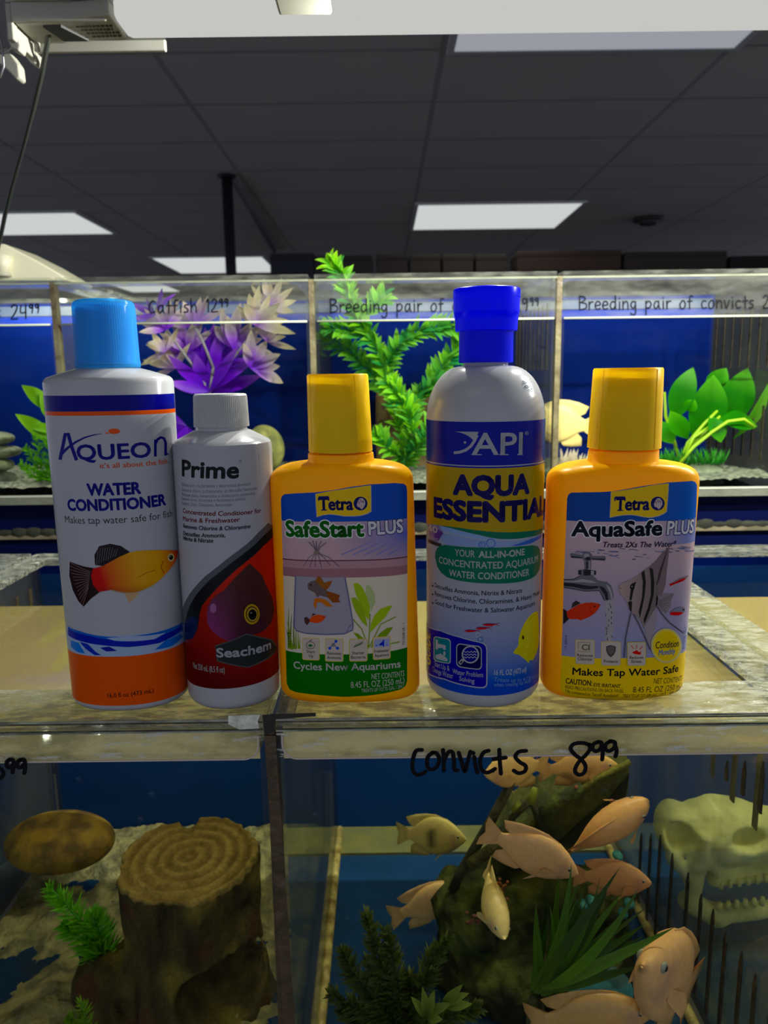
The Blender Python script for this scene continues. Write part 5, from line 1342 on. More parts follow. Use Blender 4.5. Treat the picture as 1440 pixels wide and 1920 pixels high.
# ---------------------------------------------------------------- 4 tall white bottle, royal blue cap
def bottle_blue_cap():
    X, YC = 0.0560, 0.0355
    zp = lambda y, x=912: PY(x, y, YC).z
    r = 0.0322
    zd = zp(788); zn = zp(686)
    prof = fillet(0.0, 0.008, 0, r, r, 2.0, -1) + [(0.04, r, r, 2), (0.10, r, r, 2), (zd - 0.002, r, r, 2)]
    rn = 0.0121
    for k in range(1, 15):
        t_ = k / 14 * math.pi / 2
        rr = rn + (r - rn) * math.cos(t_) ** 0.92
        prof.append((zd + (zn - zd) * math.sin(t_) * 1.0, rr, rr, 2))
    zc = zp(680)
    prof += [(zn + 0.0004, rn - 0.0002, rn - 0.0002, 2), (zc + 0.002, rn - 0.0003, rn - 0.0003, 2)]
    B = Bottle(X, YC, prof, 0.08); B.cx = 909
    t = thing('water_conditioner_bottle', 'tall round shouldered white bottle with a royal blue flip cap', 'bottle', (X, YC, 0), 'bottles on the aquarium rim')
    B.body(t, M_WHITEB)
    W = lambda y, hw: (PY(912, y, YC).z, hw * pxm(PY(912, y, YC)))
    mb = MB(); lathe(mb, X, YC, [W(680, 49), W(680, 50.5), W(664, 50.5), W(622, 50.5), W(621, 52)], 72)
    c = mb.build('cap', M_BLUECAP, t, smooth='auto')
    mb = MB(); lathe(mb, X, YC, [W(621, 51), W(620.5, 57.5), W(616, 58), W(603, 58.5), W(588, 60.5), W(587, 61.2), W(585, 61.4), W(560, 62), W(559, 62.8), W(557, 62.8), W(546, 62.8), W(543, 62), W(541.5, 60)], 72)
    mb.build('flip_lid', M_BLUECAP, c, smooth='auto')
    g5 = lambda x, y: (770 + x * 0.2083, 520 + y * 0.2083)
    g = lambda x, y: (770 + x * 0.2292, 920 + y * 0.2292)
    U = 0.056
    BL, YE, GN, DN = lin(0, 52, 142), lin(172, 146, 0), lin(0, 102, 78), lin(26, 14, 80)
    zt = B.px(912, 791)[1]; zbl = B.px(912, 878)[1]; z0 = B.px(912, 1304.5)[1]
    zf0 = B.px(912, 1060)[1]; zf1 = B.px(912, 1230)[1]
    def low(u, z):
        if z > zf0: return mixc(lin(200, 206, 216), lin(178, 196, 222), (z - zf0) / 0.02)
        v = (zf0 - z) / (zf0 - z0)
        return mixc(lin(206, 210, 220), lin(16, 84, 176), v * 1.35 - 0.22)
    B.band(-U, U, z0, zbl, low, 1)
    B.band(-U, U, zbl, zt, BL, 2); B.layer = 2
    B.band(-U, U, B.px(912, 875)[1], B.px(912, 873)[1], lin(214, 220, 226))
    # waves and yellow field
    zy = lambda x, y: B.px(x, y)
    wave = [g(60, 262), g(135, 270), g(200, 276), g(300, 290), g(420, 305), g(560, 325), g(700, 338), g(820, 340), g(940, 332), g(1060, 312), g(1078, 305)]
    wv = [zy(*p) for p in wave]
    B.poly_uv([(-U, wv[0][1])] + wv + [(U, wv[-1][1]), (U, zbl), (-U, zbl)], YE)
    wave2 = [g(238, 284), g(330, 305), g(440, 335), g(560, 362), g(660, 385), g(750, 396), g(860, 394), g(960, 380), g(1066, 350)]
    w2 = [zy(*p) for p in wave2]
    B.poly_uv([wv[2]] + wv[3:] + w2[::-1], GN)
    B.poly([g(*p) for p in ((238, 288), (330, 308), (440, 338), (560, 365), (660, 388), (750, 399), (680, 400), (560, 392), (440, 372), (330, 345), (250, 320))], lin(150, 180, 224))
    B.poly([g(*p) for p in ((240, 340), (380, 372), (520, 398), (640, 410), (760, 415), (900, 408), (1060, 352), (1062, 372), (960, 412), (820, 450), (650, 462), (450, 452), (300, 440), (250, 400))], lin(150, 172, 216))
    B.poly([g(*p) for p in ((820, 450), (900, 425), (980, 395), (1062, 356), (1062, 380), (980, 430), (880, 450))], lin(78, 110, 190))
    B.ringpx(*g(656, 430), 8, 1.4, lin(70, 110, 180)); B.ringpx(*g(585, 442), 5.6, 1.3, lin(80, 120, 186)); B.ringpx(*g(570, 438), 3, 1.0, lin(80, 120, 186))
    # anniversary flag at the left edge
    B.poly([g(*p) for p in ((150, 275), (235, 283), (270, 345), (225, 415), (160, 405))], lin(150, 130, 176)); B.poly([g(*p) for p in ((205, 300), (272, 345), (225, 418), (196, 400))], lin(96, 66, 140)); B.poly([g(*p) for p in ((148, 392), (255, 432), (250, 460), (148, 420))], lin(70, 62, 66))
    B.text('60', g(156, 336), g(225, 338), 12.5, lin(236, 230, 216), 0.03, level=True); B.text('YEARS', g(160, 398), g(230, 404), 5.5, lin(226, 220, 214), 0.02, level=True)
    # green panel
    B.poly([g(*p) for p in ((204, 540), (208, 500), (222, 468), (250, 448), (290, 443), (400, 456), (520, 463), (650, 465), (800, 461), (900, 454), (990, 446), (1030, 452), (1050, 478), (1056, 530), (1056, 600), (1045, 650), (1020, 690), (980, 718), (930, 735), (850, 750), (760, 757), (660, 758), (560, 754), (460, 744), (370, 728), (300, 706), (255, 670), (222, 620))], GN)
    W2 = lin(222, 230, 226)
    B.text('YOUR', g(365, 548), g(527, 548), 13, W2, 0.012, level=True); B.text('ALL-IN-ONE', g(556, 548), g(928, 548), 13, W2, 0.035, level=True)
    B.text('CONCENTRATED AQUARIUM', g(236, 636), g(1033, 636), 13, W2, 0.014, level=True)
    B.text('WATER CONDITIONER', g(318, 724), g(963, 724), 13, W2, 0.018, level=True)
    K = lin(30, 28, 36)
    for s_, L, R, y in (('Detoxifies Ammonia, Nitrite & Nitrate', 196, 910, 856), ('Removes Chlorine, Chloramines, & Heavy Metals', 196, 1062, 925), ('Good for Freshwater & Saltwater Aquariums', 196, 1012, 996)):
        zc_ = B.px(*g(640, y))[1]
        a, b = B.px(*g(L, y - 62)), B.px(*g(R, y - 8))
        B.text(s_, g(L + 4, y), g(min(R, 1050), y), 9, K, 0.016, level=True)
        B.ell(*g(182, y - 78), 1.4, 1.8, K)
    B.poly([g5(*p) for p in ((400, 1388), (505, 1389), (612, 1390), (590, 1442), (572, 1475), (548, 1450), (520, 1428), (480, 1408), (440, 1395))], lin(206, 210, 218))
    B.stroke([g5(*p) for p in ((600, 1420), (575, 1472), (540, 1522), (495, 1556), (440, 1574), (390, 1579))], 5.2, lin(206, 210, 218))
    B.ell(*g5(490, 1486), 2.3, 2.3, lin(206, 210, 218))
    SH = lin(4, 22, 92)
    B.text('API', g5(556, 1602), g5(1010, 1595), 42, SH, 0.02); B.text('API', g5(550, 1597), g5(1004, 1590), 42, lin(208, 212, 220), 0.02)
    for a in ((548, 640), (795, 880), (955, 1006)): B.stroke([g5(a[0], 1595), g5(a[1], 1595)], 1.6, lin(208, 212, 220))
    B.ringpx(*g5(1043, 1403), 3.2, 0.7, lin(206, 210, 218)); B.text('R', g5(1033, 1414), g5(1053, 1412), 4, lin(206, 210, 218), 0.0)
    B.text('AQUA', g(345, 48), g(970, 48), 41, DN, 0.075, level=True)
    B.text('ESSENTIAL', g(190, 262), g(1078, 262), 41, DN, 0.075, level=True)
    # small tetras and bubbles
    for (x, y, w) in ((495, 1147, 60), (588, 1124, 60), (645, 1095, 62)):
        B.poly([g(x - w, y), (g(x - w * 0.4, y - 13)), g(x + w * 0.3, y - 10), g(x + w, y - 6), g(x + w * 0.4, y + 8), g(x - w * 0.4, y + 12)], lin(190, 34, 50)); B.stroke([g(x - w * 0.8, y - 5), g(x, y - 9), g(x + w * 0.6, y - 7)], 1.2, lin(40, 50, 110)); B.stroke([g(x + w * 0.7, y - 4), g(x + w + 18, y - 16)], 1.2, lin(150, 60, 80)); B.stroke([g(x + w * 0.7, y - 4), g(x + w + 15, y + 8)], 1.0, lin(150, 60, 80))
    B.ringpx(*g(552, 1180), 4.2, 1.1, lin(210, 220, 232)); B.ringpx(*g(570, 1216), 4.4, 1.3, lin(60, 110, 180)); B.ell(*g(566, 1210), 1.6, 1.6, lin(210, 224, 236))
    # yellow tang
    yt = lin(206, 196, 20)
    B.poly([g(*p) for p in ((838, 1322), (850, 1302), (878, 1268), (882, 1210), (898, 1150), (930, 1080), (965, 1030), (1005, 995), (1035, 985), (1042, 1040), (1047, 1120), (1050, 1200), (1040, 1280), (1020, 1340), (1000, 1385), (968, 1388), (965, 1412), (945, 1392), (915, 1365), (880, 1340), (850, 1335))], lambda u, z: mixc(lin(186, 176, 14), lin(224, 214, 40), (z - z0) * 14))
    B.ell(*g(918, 1200), 1.8, 4, lin(24, 22, 20)); B.stroke([g(1044, 1170), g(1046, 1230)], 1.4, lin(236, 232, 190)); B.ell(*g(952, 1272), 3, 3.6, lin(216, 206, 60)); B.stroke([g(960, 1060), g(1000, 1020), g(1036, 1000)], 1.0, lin(170, 160, 10))
    # guide panel
    GB_ = lin(8, 20, 150)
    a = [g(*p) for p in ((130, 1090), (250, 1140), (400, 1190), (560, 1232), (600, 1245), (622, 1270), (628, 1300), (628, 1575), (620, 1600), (600, 1613), (560, 1614), (420, 1590), (280, 1545), (135, 1480))]
    A = [B.px(*p) for p in a]
    B.poly_uv([(-U, A[0][1])] + A + [(-U, A[-1][1])], lin(206, 212, 226))
    a = [g(*p) for p in ((130, 1100), (250, 1149), (400, 1199), (560, 1241), (594, 1253), (613, 1275), (618, 1302), (618, 1572), (612, 1593), (595, 1603), (560, 1604), (420, 1580), (280, 1535), (135, 1470))]
    A = [B.px(*p) for p in a]
    B.poly_uv([(-U, A[0][1])] + A + [(-U, A[-1][1])], GB_)
    B.text('GUIDE', g(168, 1440), g(168, 1172), 7.5, lin(206, 190, 40), 0.02)
    B.rrect(*g(192, 1186), *g(332, 1392), 6, W2, 6); B.rrect(*g(199, 1194), *g(325, 1384), 5, lin(0, 120, 128), 6)
    tw = lin(226, 232, 236)
    B.poly([g(*p) for p in ((210, 1215), (228, 1222), (228, 1250), (290, 1262), (292, 1300), (270, 1298), (270, 1285), (228, 1285), (228, 1300), (210, 1292))], tw); B.poly([g(*p) for p in ((210, 1345), (250, 1330), (305, 1372), (305, 1395), (210, 1370))], tw); B.ell(*g(281, 1332), 2.2, 4.5, tw)
    B.rrect(*g(376, 1244), *g(582, 1440), 8, W2, 6); B.rrect(*g(383, 1252), *g(575, 1432), 7, lin(20, 16, 74), 6)
    B.ell(*g(490, 1338), 16, 16.6, W2); B.ell(*g(490, 1338), 13.4, 14, lin(30, 40, 130))
    for k in range(3):
        B.stroke([g(440 + q * 14, 1316 + k * 22 + (5 if q % 2 else -5)) for q in range(8)], 1.5, W2)
    B.poly([g(*p) for p in ((392, 1405), (420, 1372), (442, 1388), (412, 1424))], W2); B.poly([g(*p) for p in ((404, 1404), (420, 1386), (430, 1393), (414, 1412))], lin(20, 16, 74))
    B.text('Start Up &', g(202, 1432), g(322, 1474), 8.5, W2, 0.0); B.text('Change Water', g(186, 1474), g(352, 1536), 8.5, W2, 0.0)
    B.text('Water Problem', g(346, 1492), g(592, 1524), 9, W2, 0.01); B.text('Solving', g(400, 1552), g(522, 1574), 9, W2, 0.01)
    lb = lin(206, 218, 232)
    B.text('16 FL OZ (473 ml)', g(680, 1508), g(943, 1482), 10, lb, 0.02); B.text('Treats up to 4,730 U.S. gallons', g(678, 1556), g(1050, 1498), 7, lin(120, 160, 206), 0.0); B.text('when treating tap water', g(678, 1600), g(980, 1562), 7, lin(120, 160, 206), 0.0)
    # ink-jet date code on the shoulder
    B.build_label(t)
    mb = MB()
    for row in range(3):
        for k in range(7):
            if (k * 5 + row * 3) % 4:
                p = B.px(978 + k * 2.4 + row * 3, 713 + k * 1.7 + row * 6)
                q = B.uv(p[0], p[1], 0.0004); mb.ellipsoid(q, (0.0003, 0.0003, 0.0003), n=6, m=4)
    mb.build('date_code', mat('blue_ink', (0.05, 0.22, 0.36), 0.6), t)
    return t
bottle_clear_blue_cap(); bottle_small_white(); bottle_yellow_green(); bottle_blue_cap(); bottle_yellow_faucet()
# ================================================================ plants, stones, fish, ornaments
M_LEAF = vc_mat('plastic_leaf', rough=0.35, spec=0.15, translucent=0.4)
M_LEAFD = vc_mat('plastic_leaf_matte', rough=0.5, spec=0.3, translucent=0.25)
M_STEM = mat('plant_stem', lin(120, 150, 50), 0.5)
def leaf(mb, base, tip, width, colf, up=(0, -0.4, 1), curl=0.12, segs=7, fold=0.18, peak=0.45):
    base, tip = Vector(base), Vector(tip)
    d = tip - base; L = d.length
    if L < 1e-6: return
    d = d / L; up = Vector(up); side = d.cross(up)
    if side.length < 1e-4: side = d.cross(Vector((1, 0.2, 0)))
    side.normalize(); nrm = side.cross(d).normalized()
    vs = []; cs = []
    e = math.log(0.5) / math.log(peak)
    for i in range(segs + 1):
        t = i / segs
        w = width * 0.5 * (math.sin(math.pi * min(max(t, 0.0) ** e, 1.0)) ** 0.9 if 0 < t < 1 else (0.10 if t == 0 else 0.0))
        p = base + d * (L * t) + nrm * (curl * L * 4 * t * (1 - t) - 0.0)
        c = colf(t)
        cd_ = tuple(x * 0.82 for x in c)
        for s_, h in ((-1, fold), (0, 0), (1, fold)):
            vs.append(p + side * (s_ * w) + nrm * (h * w)); cs.append(c if s_ else cd_)
    fs = []
    for i in range(segs):
        for k in range(2): fs.append((i * 3 + k, i * 3 + k + 1, i * 3 + 4 + k, i * 3 + 3 + k))
    mb.add(vs, fs, cs)
def grad(*stops):
    def f(t):
        for i in range(len(stops) - 1):
            if t <= stops[i + 1][0]:
                u = (t - stops[i][0]) / max(stops[i + 1][0] - stops[i][0], 1e-6); return mixc(stops[i][1], stops[i + 1][1], u)
        return stops[-1][1]
    return f
def path_pts(px, Y):
    return [PY(x, y, Y + (q[2] if len(q) > 2 else 0)) for q in px for x, y in (q[:2],)]
def along(P, t):
    n = len(P) - 1; s_ = min(int(t * n), n - 1); u = t * n - s_
    return P[s_].lerp(P[s_ + 1], u), (P[s_ + 1] - P[s_]).normalized()

R = random.Random(11)
# ---- purple and cream plant
def purple_plant():
    Y = 0.655
    base = PY(352, 862, Y)
    t = thing('aquarium_plant', 'purple plastic plant with cream leaf tips behind the two white bottles', 'plant', base)
    s = pxm(base)
    P, P2, CR, WH = lin(124, 4, 232), lin(176, 96, 236), lin(226, 206, 172), lin(214, 186, 214)
    central = grad((0, lin(110, 20, 220)), (0.6, P), (1, P2)); tipped = grad((0, P), (0.35, P2), (0.6, WH), (1, CR)); pale = grad((0, P2), (0.3, WH), (0.6, CR), (1, lin(206, 196, 150)))
    mb = MB()
    nodes = [((393, 735), 10, 92, 26, central, 0.0), ((400, 690), 8, 74, 24, central, 0.03), ((352, 660), 8, 66, 20, tipped, 0.02), ((312, 618), 8, 50, 14, tipped, -0.02), ((292, 590), 5, 44, 12, central, 0.0), ((440, 655), 8, 66, 22, tipped, 0.0), ((480, 610), 9, 58, 18, pale, -0.03), ((505, 575), 7, 46, 14, pale, 0.0), ((330, 690), 6, 50, 14, pale, 0.03), ((470, 690), 6, 54, 20, tipped, -0.02), ((350, 800), 6, 70, 26, central, 0.0), ((365, 610), 6, 50, 14, tipped, 0.02), ((500, 640), 5, 44, 14, pale, 0.0), ((310, 660), 5, 40, 12, pale, 0.0)]
    ctr = Vector((392, 760))
    for (nx_, ny_), k, L, w, cf, dy in nodes:
        o = Vector((nx_, ny_)) - ctr
        a0 = math.atan2(-o.y, o.x) if o.length > 30 else math.pi / 2
        for i in range(k):
            a = a0 + (i / max(k - 1, 1) - 0.5) * 2.5 + R.uniform(-0.15, 0.15)
            ll = L * R.uniform(0.8, 1.35)
            yb = Y + dy + R.uniform(-0.012, 0.012); yt = yb + R.uniform(-0.03, 0.03)
            leaf(mb, PY(nx_, ny_, yb), PY(nx_ + ll * math.cos(a), ny_ - ll * math.sin(a), yt), w * s * R.uniform(0.8, 1.1), cf, up=(R.uniform(-0.4, 0.4), -1, 0.25), curl=R.uniform(-0.1, 0.14), peak=0.5)
    mb.build('foliage', M_LEAF, t)
    mb = MB()
    for pth in ([(352, 862), (370, 800), (393, 735), (400, 690)], [(393, 735), (365, 690), (335, 650), (292, 590)], [(393, 735), (430, 680), (470, 630), (505, 575)], [(400, 690), (380, 640), (365, 610)]):
        mb.tube(path_pts(pth, Y), 2.6 * s, 6)
    mb.build('stem', mat('mauve_stem', lin(150, 140, 150), 0.5), t)
purple_plant()

# ---- tall green plant, two tone small leaves
def tall_green_plant():
    Y = 0.70
    base = PY(760, 880, Y); s = pxm(base)
    t = thing('aquarium_plant', 'tall bright green plastic plant with small leaves rising above the back aquarium rim', 'plant', base)
    G1, G2, G3 = lin(110, 214, 14), lin(24, 156, 80), lin(170, 230, 40)
    mb = MB(); st = MB()
    stems = [[(755, 880, 0), (752, 800, 0), (735, 740, 0), (722, 690, 0), (700, 640, -0.02), (672, 600, -0.03), (655, 560, -0.04), (640, 520, -0.05), (622, 496, -0.06)],
             [(735, 740, 0), (700, 700, 0.02), (660, 665, 0.02), (610, 628, 0.0)], [(722, 690, 0), (745, 650, -0.02), (790, 620, -0.03), (850, 612, -0.04)],
             [(752, 800, 0), (790, 740, 0.0), (830, 690, -0.01), (862, 640, -0.02)], [(752, 800, 0), (770, 760, -0.03), (745, 740, -0.05), (730, 720, -0.05)], [(755, 860, 0), (775, 815, -0.04), (765, 770, -0.06), (740, 735, -0.07)], [(755, 860, 0), (725, 840, -0.04), (708, 815, -0.05)], [(755, 870, 0), (790, 830, -0.04), (815, 790, -0.05)],
             [(790, 740, 0.0), (820, 720, -0.02), (850, 715, -0.03)], [(700, 640, -0.02), (660, 620, -0.02), (620, 615, -0.03)], [(672, 600, -0.03), (700, 575, -0.03), (716, 560, -0.03)]]
    for si, pth in enumerate(stems):
        Pp = path_pts(pth, Y); st.tube(Pp, 2.0 * s, 6)
        Ltot = sum((Pp[i + 1] - Pp[i]).length for i in range(len(Pp) - 1)); n = max(5, int(Ltot / (8.5 * s)))
        for k in range(n + 1):
            p, d = along(Pp, k / n)
            for sd in (-1, 1, 2):
                a = d.cross(Vector((0, -1, 0))); a = a.normalized() if a.length > 1e-3 else Vector((1, 0, 0))
                out = (a * (sd if abs(sd) == 1 else 0.2) + d * R.uniform(0.5, 1.1) + Vector((0, R.uniform(-0.7, 0.3) - (0.5 if sd == 2 else 0), R.uniform(-0.1, 0.3)))).normalized()
                ll = R.uniform(24, 36) * s; tone = R.random() * 0.5 + (0.5 if si in (0, 4, 5, 6) else 0.1) * R.random()
                c1 = mixc(G2, G1, tone * 1.4); c2 = mixc(G2, G3, tone * 1.5)
                leaf(mb, p, p + out * ll, 10.5 * s, grad((0, c1), (1, c2)), up=(R.uniform(-0.5, 0.5), -0.8, 0.6), curl=0.1, segs=5)
    mb.build('foliage', M_LEAF, t)
    st.build('stem', mat('green_stem', lin(60, 150, 60), 0.5), t)
tall_green_plant()
# clay block behind it
def clay_block():
    Y = 0.765
    a, b = PY(706, 892, Y), PY(806, 732, Y)
    z0 = BZ0 + 0.013
    t = thing('clay_block', 'brown upright clay block with a pale worn top edge behind the tall green plant', 'ornament', ((a.x + b.x) / 2, Y, z0))
    MB().box((a.x, Y, z0), (b.x, Y + 0.035, b.z - 0.004)).build('block_body', mat('brown_clay', lin(112, 84, 48), 0.8, col2=lin(80, 66, 44), noise_scale=40, bump=0.5, bump_scale=90), t, smooth=False, bevel=0.004)
    MB().box((a.x + 0.001, Y - 0.001, b.z - 0.006), (b.x - 0.001, Y + 0.034, b.z)).build('worn_edge', mat('worn_clay', lin(150, 122, 66), 0.8, noise_amt=0.3, noise_scale=60), t, smooth=False, bevel=0.002)
clay_block()

# ---- broad leaved plant
def broad_plant():
    Y = 0.67
    base = PY(1282, 874, Y); s = pxm(base)
    t = thing('aquarium_plant', 'bright green plastic plant with large rounded leaves beside the rightmost yellow cap', 'plant', base)
    g1, g2 = lin(52, 160, 0), lin(24, 124, 4)
    mb = MB(); st = MB()
    for (bx, by, tx, ty, w, dy, c, up) in ((1262, 792, 1300, 688, 46, -0.01, g2, (-0.6, -1, 0.2)), (1300, 830, 1338, 702, 80, 0.0, g2, (0.3, -1, 0.3)), (1348, 806, 1402, 690, 66, 0.02, g2, (0.1, -1, 0.4)), (1375, 822, 1440, 718, 58, 0.0, lin(110, 200, 20), (0.9, -0.8, 0.1)), (1345, 790, 1420, 800, 62, -0.02, g2, (0, -0.6, 1)), (1290, 822, 1256, 770, 34, -0.02, g1, (-0.6, -1, 0.2)), (1325, 740, 1362, 690, 40, 0.03, g1, (0, -1, 0.4)), (1330, 780, 1352, 830, 40, -0.03, g2, (0.4, -1, 0)), (1285, 770, 1304, 750, 26, -0.02, g1, (0, -1, 0.3)), (1240, 790, 1262, 832, 34, 0.0, g1, (-0.5, -1, 0))):
        leaf(mb, PY(bx, by, Y + dy), PY(tx, ty, Y + dy - 0.01), w * s, grad((0, mixc(c, g1, 0.4)), (0.6, c), (1, mixc(c, lin(120, 210, 30), 0.5))), up=up, curl=0.08, segs=10, fold=0.12, peak=0.52)
    ys = lin(150, 190, 20)
    for pth, dy in (([(1275, 868), (1290, 830), (1320, 795), (1345, 770)], -0.03), ([(1275, 868), (1300, 838), (1335, 810), (1365, 790), (1395, 786), (1414, 800)], -0.045), ([(1275, 868), (1262, 820), (1248, 780), (1246, 735)], 0.0), ([(1278, 868), (1300, 820), (1330, 800)], -0.035), ([(1278, 866), (1305, 830), (1340, 790), (1350, 780)], -0.025), ([(1280, 866), (1310, 815), (1312, 780), (1330, 740)], 0.0)):
        st.tube(path_pts(pth, Y + dy), [3.2 * s] * (len(pth) - 1) + [2.2 * s], 7)
    o = mb.build('foliage', M_LEAF, t); st.build('stem', mat('lime_stem', ys, 0.45), t)
    mb = MB()
    for k in range(150):
        x = R.uniform(1236, 1352); h = R.uniform(12, 34); yb = Y - 0.02 + R.uniform(-0.02, 0.04)
        leaf(mb, PY(x, 873, yb), PY(x + R.uniform(-18, 18), 870 - h, yb + R.uniform(-0.01, 0.01)), 3.4 * s, grad((0, lin(10, 90, 20)), (1, lin(60, 160, 30))), segs=3, up=(0, -1, 0.2))
    mb.build('grass_tuft', M_LEAF, t)
    o = MB().ellipsoid(PY(1290, 884, Y), (0.05, 0.03, 0.012), n=20, m=10).build('base_stone', mat('pale_base', lin(150, 156, 130), 0.8, noise_amt=0.3, noise_scale=50, bump=0.5), t)
broad_plant()

def needle_sprig(mb, P, nlen, n, c1, c2, w, spread=0.9, rnd=R):
    for k in range(n):
        p, d = along(P, k / n)
        a = d.cross(Vector((0, -1, 0))); a = a.normalized() if a.length > 1e-3 else Vector((1, 0, 0))
        b = d.cross(a)
        ph = rnd.uniform(0, 6.28); fall = 1 - 0.55 * (k / n) ** 2
        out = (a * math.cos(ph) + b * math.sin(ph)) * spread + d * rnd.uniform(0.5, 1.0)
        cc = mixc(c1, c2, rnd.random())
        leaf(mb, p, p + out.normalized() * nlen * fall * rnd.uniform(0.7, 1.1), w, grad((0, cc), (1, mixc(cc, c2, 0.6))), up=(rnd.uniform(-1, 1), -1, 0.3), segs=3, curl=0.06, peak=0.4)

# ---- small plant, stones and hood foot in the left back aquarium
def small_left_plant():
    Y = 0.63
    base = PY(95, 905, Y); s = pxm(base)
    t = thing('aquarium_plant', 'small yellow green plastic plant left of the tall white bottle', 'plant', base)
    mb = MB()
    c = grad((0, lin(90, 170, 10)), (1, lin(150, 206, 20)))
    for (bx, by, tx, ty, w) in ((92, 770, 40, 722, 30), (96, 832, 28, 776, 30), (100, 790, 75, 735, 26), (104, 812, 52, 800, 22), (120, 800, 150, 735, 30)):
        leaf(mb, PY(bx, by, Y), PY(tx, ty, Y - 0.01), w * s, c, up=(0.2, -0.8, 0.8), curl=0.12, segs=8)
    for (bx, by, tx, ty) in ((96, 905, 48, 838), (96, 905, 66, 818), (100, 905, 90, 815), (90, 908, 40, 868), (104, 905, 112, 830)):
        needle_sprig(mb, [PY(bx, by, Y - 0.02), PY((bx + tx) / 2 - 3, (by + ty) / 2, Y - 0.025), PY(tx, ty, Y - 0.02)], 22 * s, 70, lin(60, 150, 10), lin(120, 200, 20), 3 * s)
    mb.build('foliage', M_LEAF, t)
    mb = MB()
    for pth in ([(98, 905), (95, 840), (92, 770), (70, 742)], [(98, 905), (104, 840), (96, 832)], [(98, 905), (112, 850), (120, 800)]): mb.tube(path_pts(pth, Y), 2.2 * s, 6)
    mb.build('stem', M_STEM, t)
small_left_plant()
def stone(cx, cy, rx, ry, Y, col, col2, label, rot=0.0, seed=1.0, group=None, n=26, lump=0.16, dep=0.9, m=None):
    c = PY(cx, cy, Y); s = pxm(c); a, b = rx * s, ry * s; d = a * dep
    def f(X, Yy, Z):
        x, y, z = X - c.x, Yy - c.y, Z - c.z
        xr, zr = x * math.cos(rot) + z * math.sin(rot), -x * math.sin(rot) + z * math.cos(rot)
        return sd_ell(xr, y, zr, (0, 0, 0), (a, d, b)) + lump * b * 0.6 * wob(X, Yy, Z, 2.2 / a, seed)
    mm = m or mat('stone_surface', col, 0.75, col2=col2, noise_scale=55, bump=0.5, bump_scale=120)
    e = 1.35
    o = sdf_obj('stone', f, (c.x - a * e, c.y - d * e, c.z - max(a * abs(math.sin(rot)), b) * e - b * 0.4), (c.x + a * e, c.y + d * e, c.z + max(a * abs(math.sin(rot)), b) * e + b * 0.4), n, mm)
    return tag(o, label, 'stone', group)
for i, (cx, cy, rx, ry) in enumerate(((-6, 822, 32, 13), (4, 846, 36, 12), (-12, 872, 34, 15), (2, 900, 34, 16))):
    stone(cx, cy, rx, ry, 0.66, lin(150, 152, 120), lin(88, 94, 80), ['top flat stone of the stack beside the small yellow green plant', 'second flat stone from the top of the grey stack', 'third flat stone from the top of the grey stack', 'bottom pale stone of the grey stack, on the gravel'][i], seed=i + 2.0, group='stacked grey stones')
stone(497, 842, 36, 44, 0.68, lin(176, 170, 96), lin(120, 120, 70), 'round yellowish stone behind the small white bottle', seed=5.0, lump=0.06)

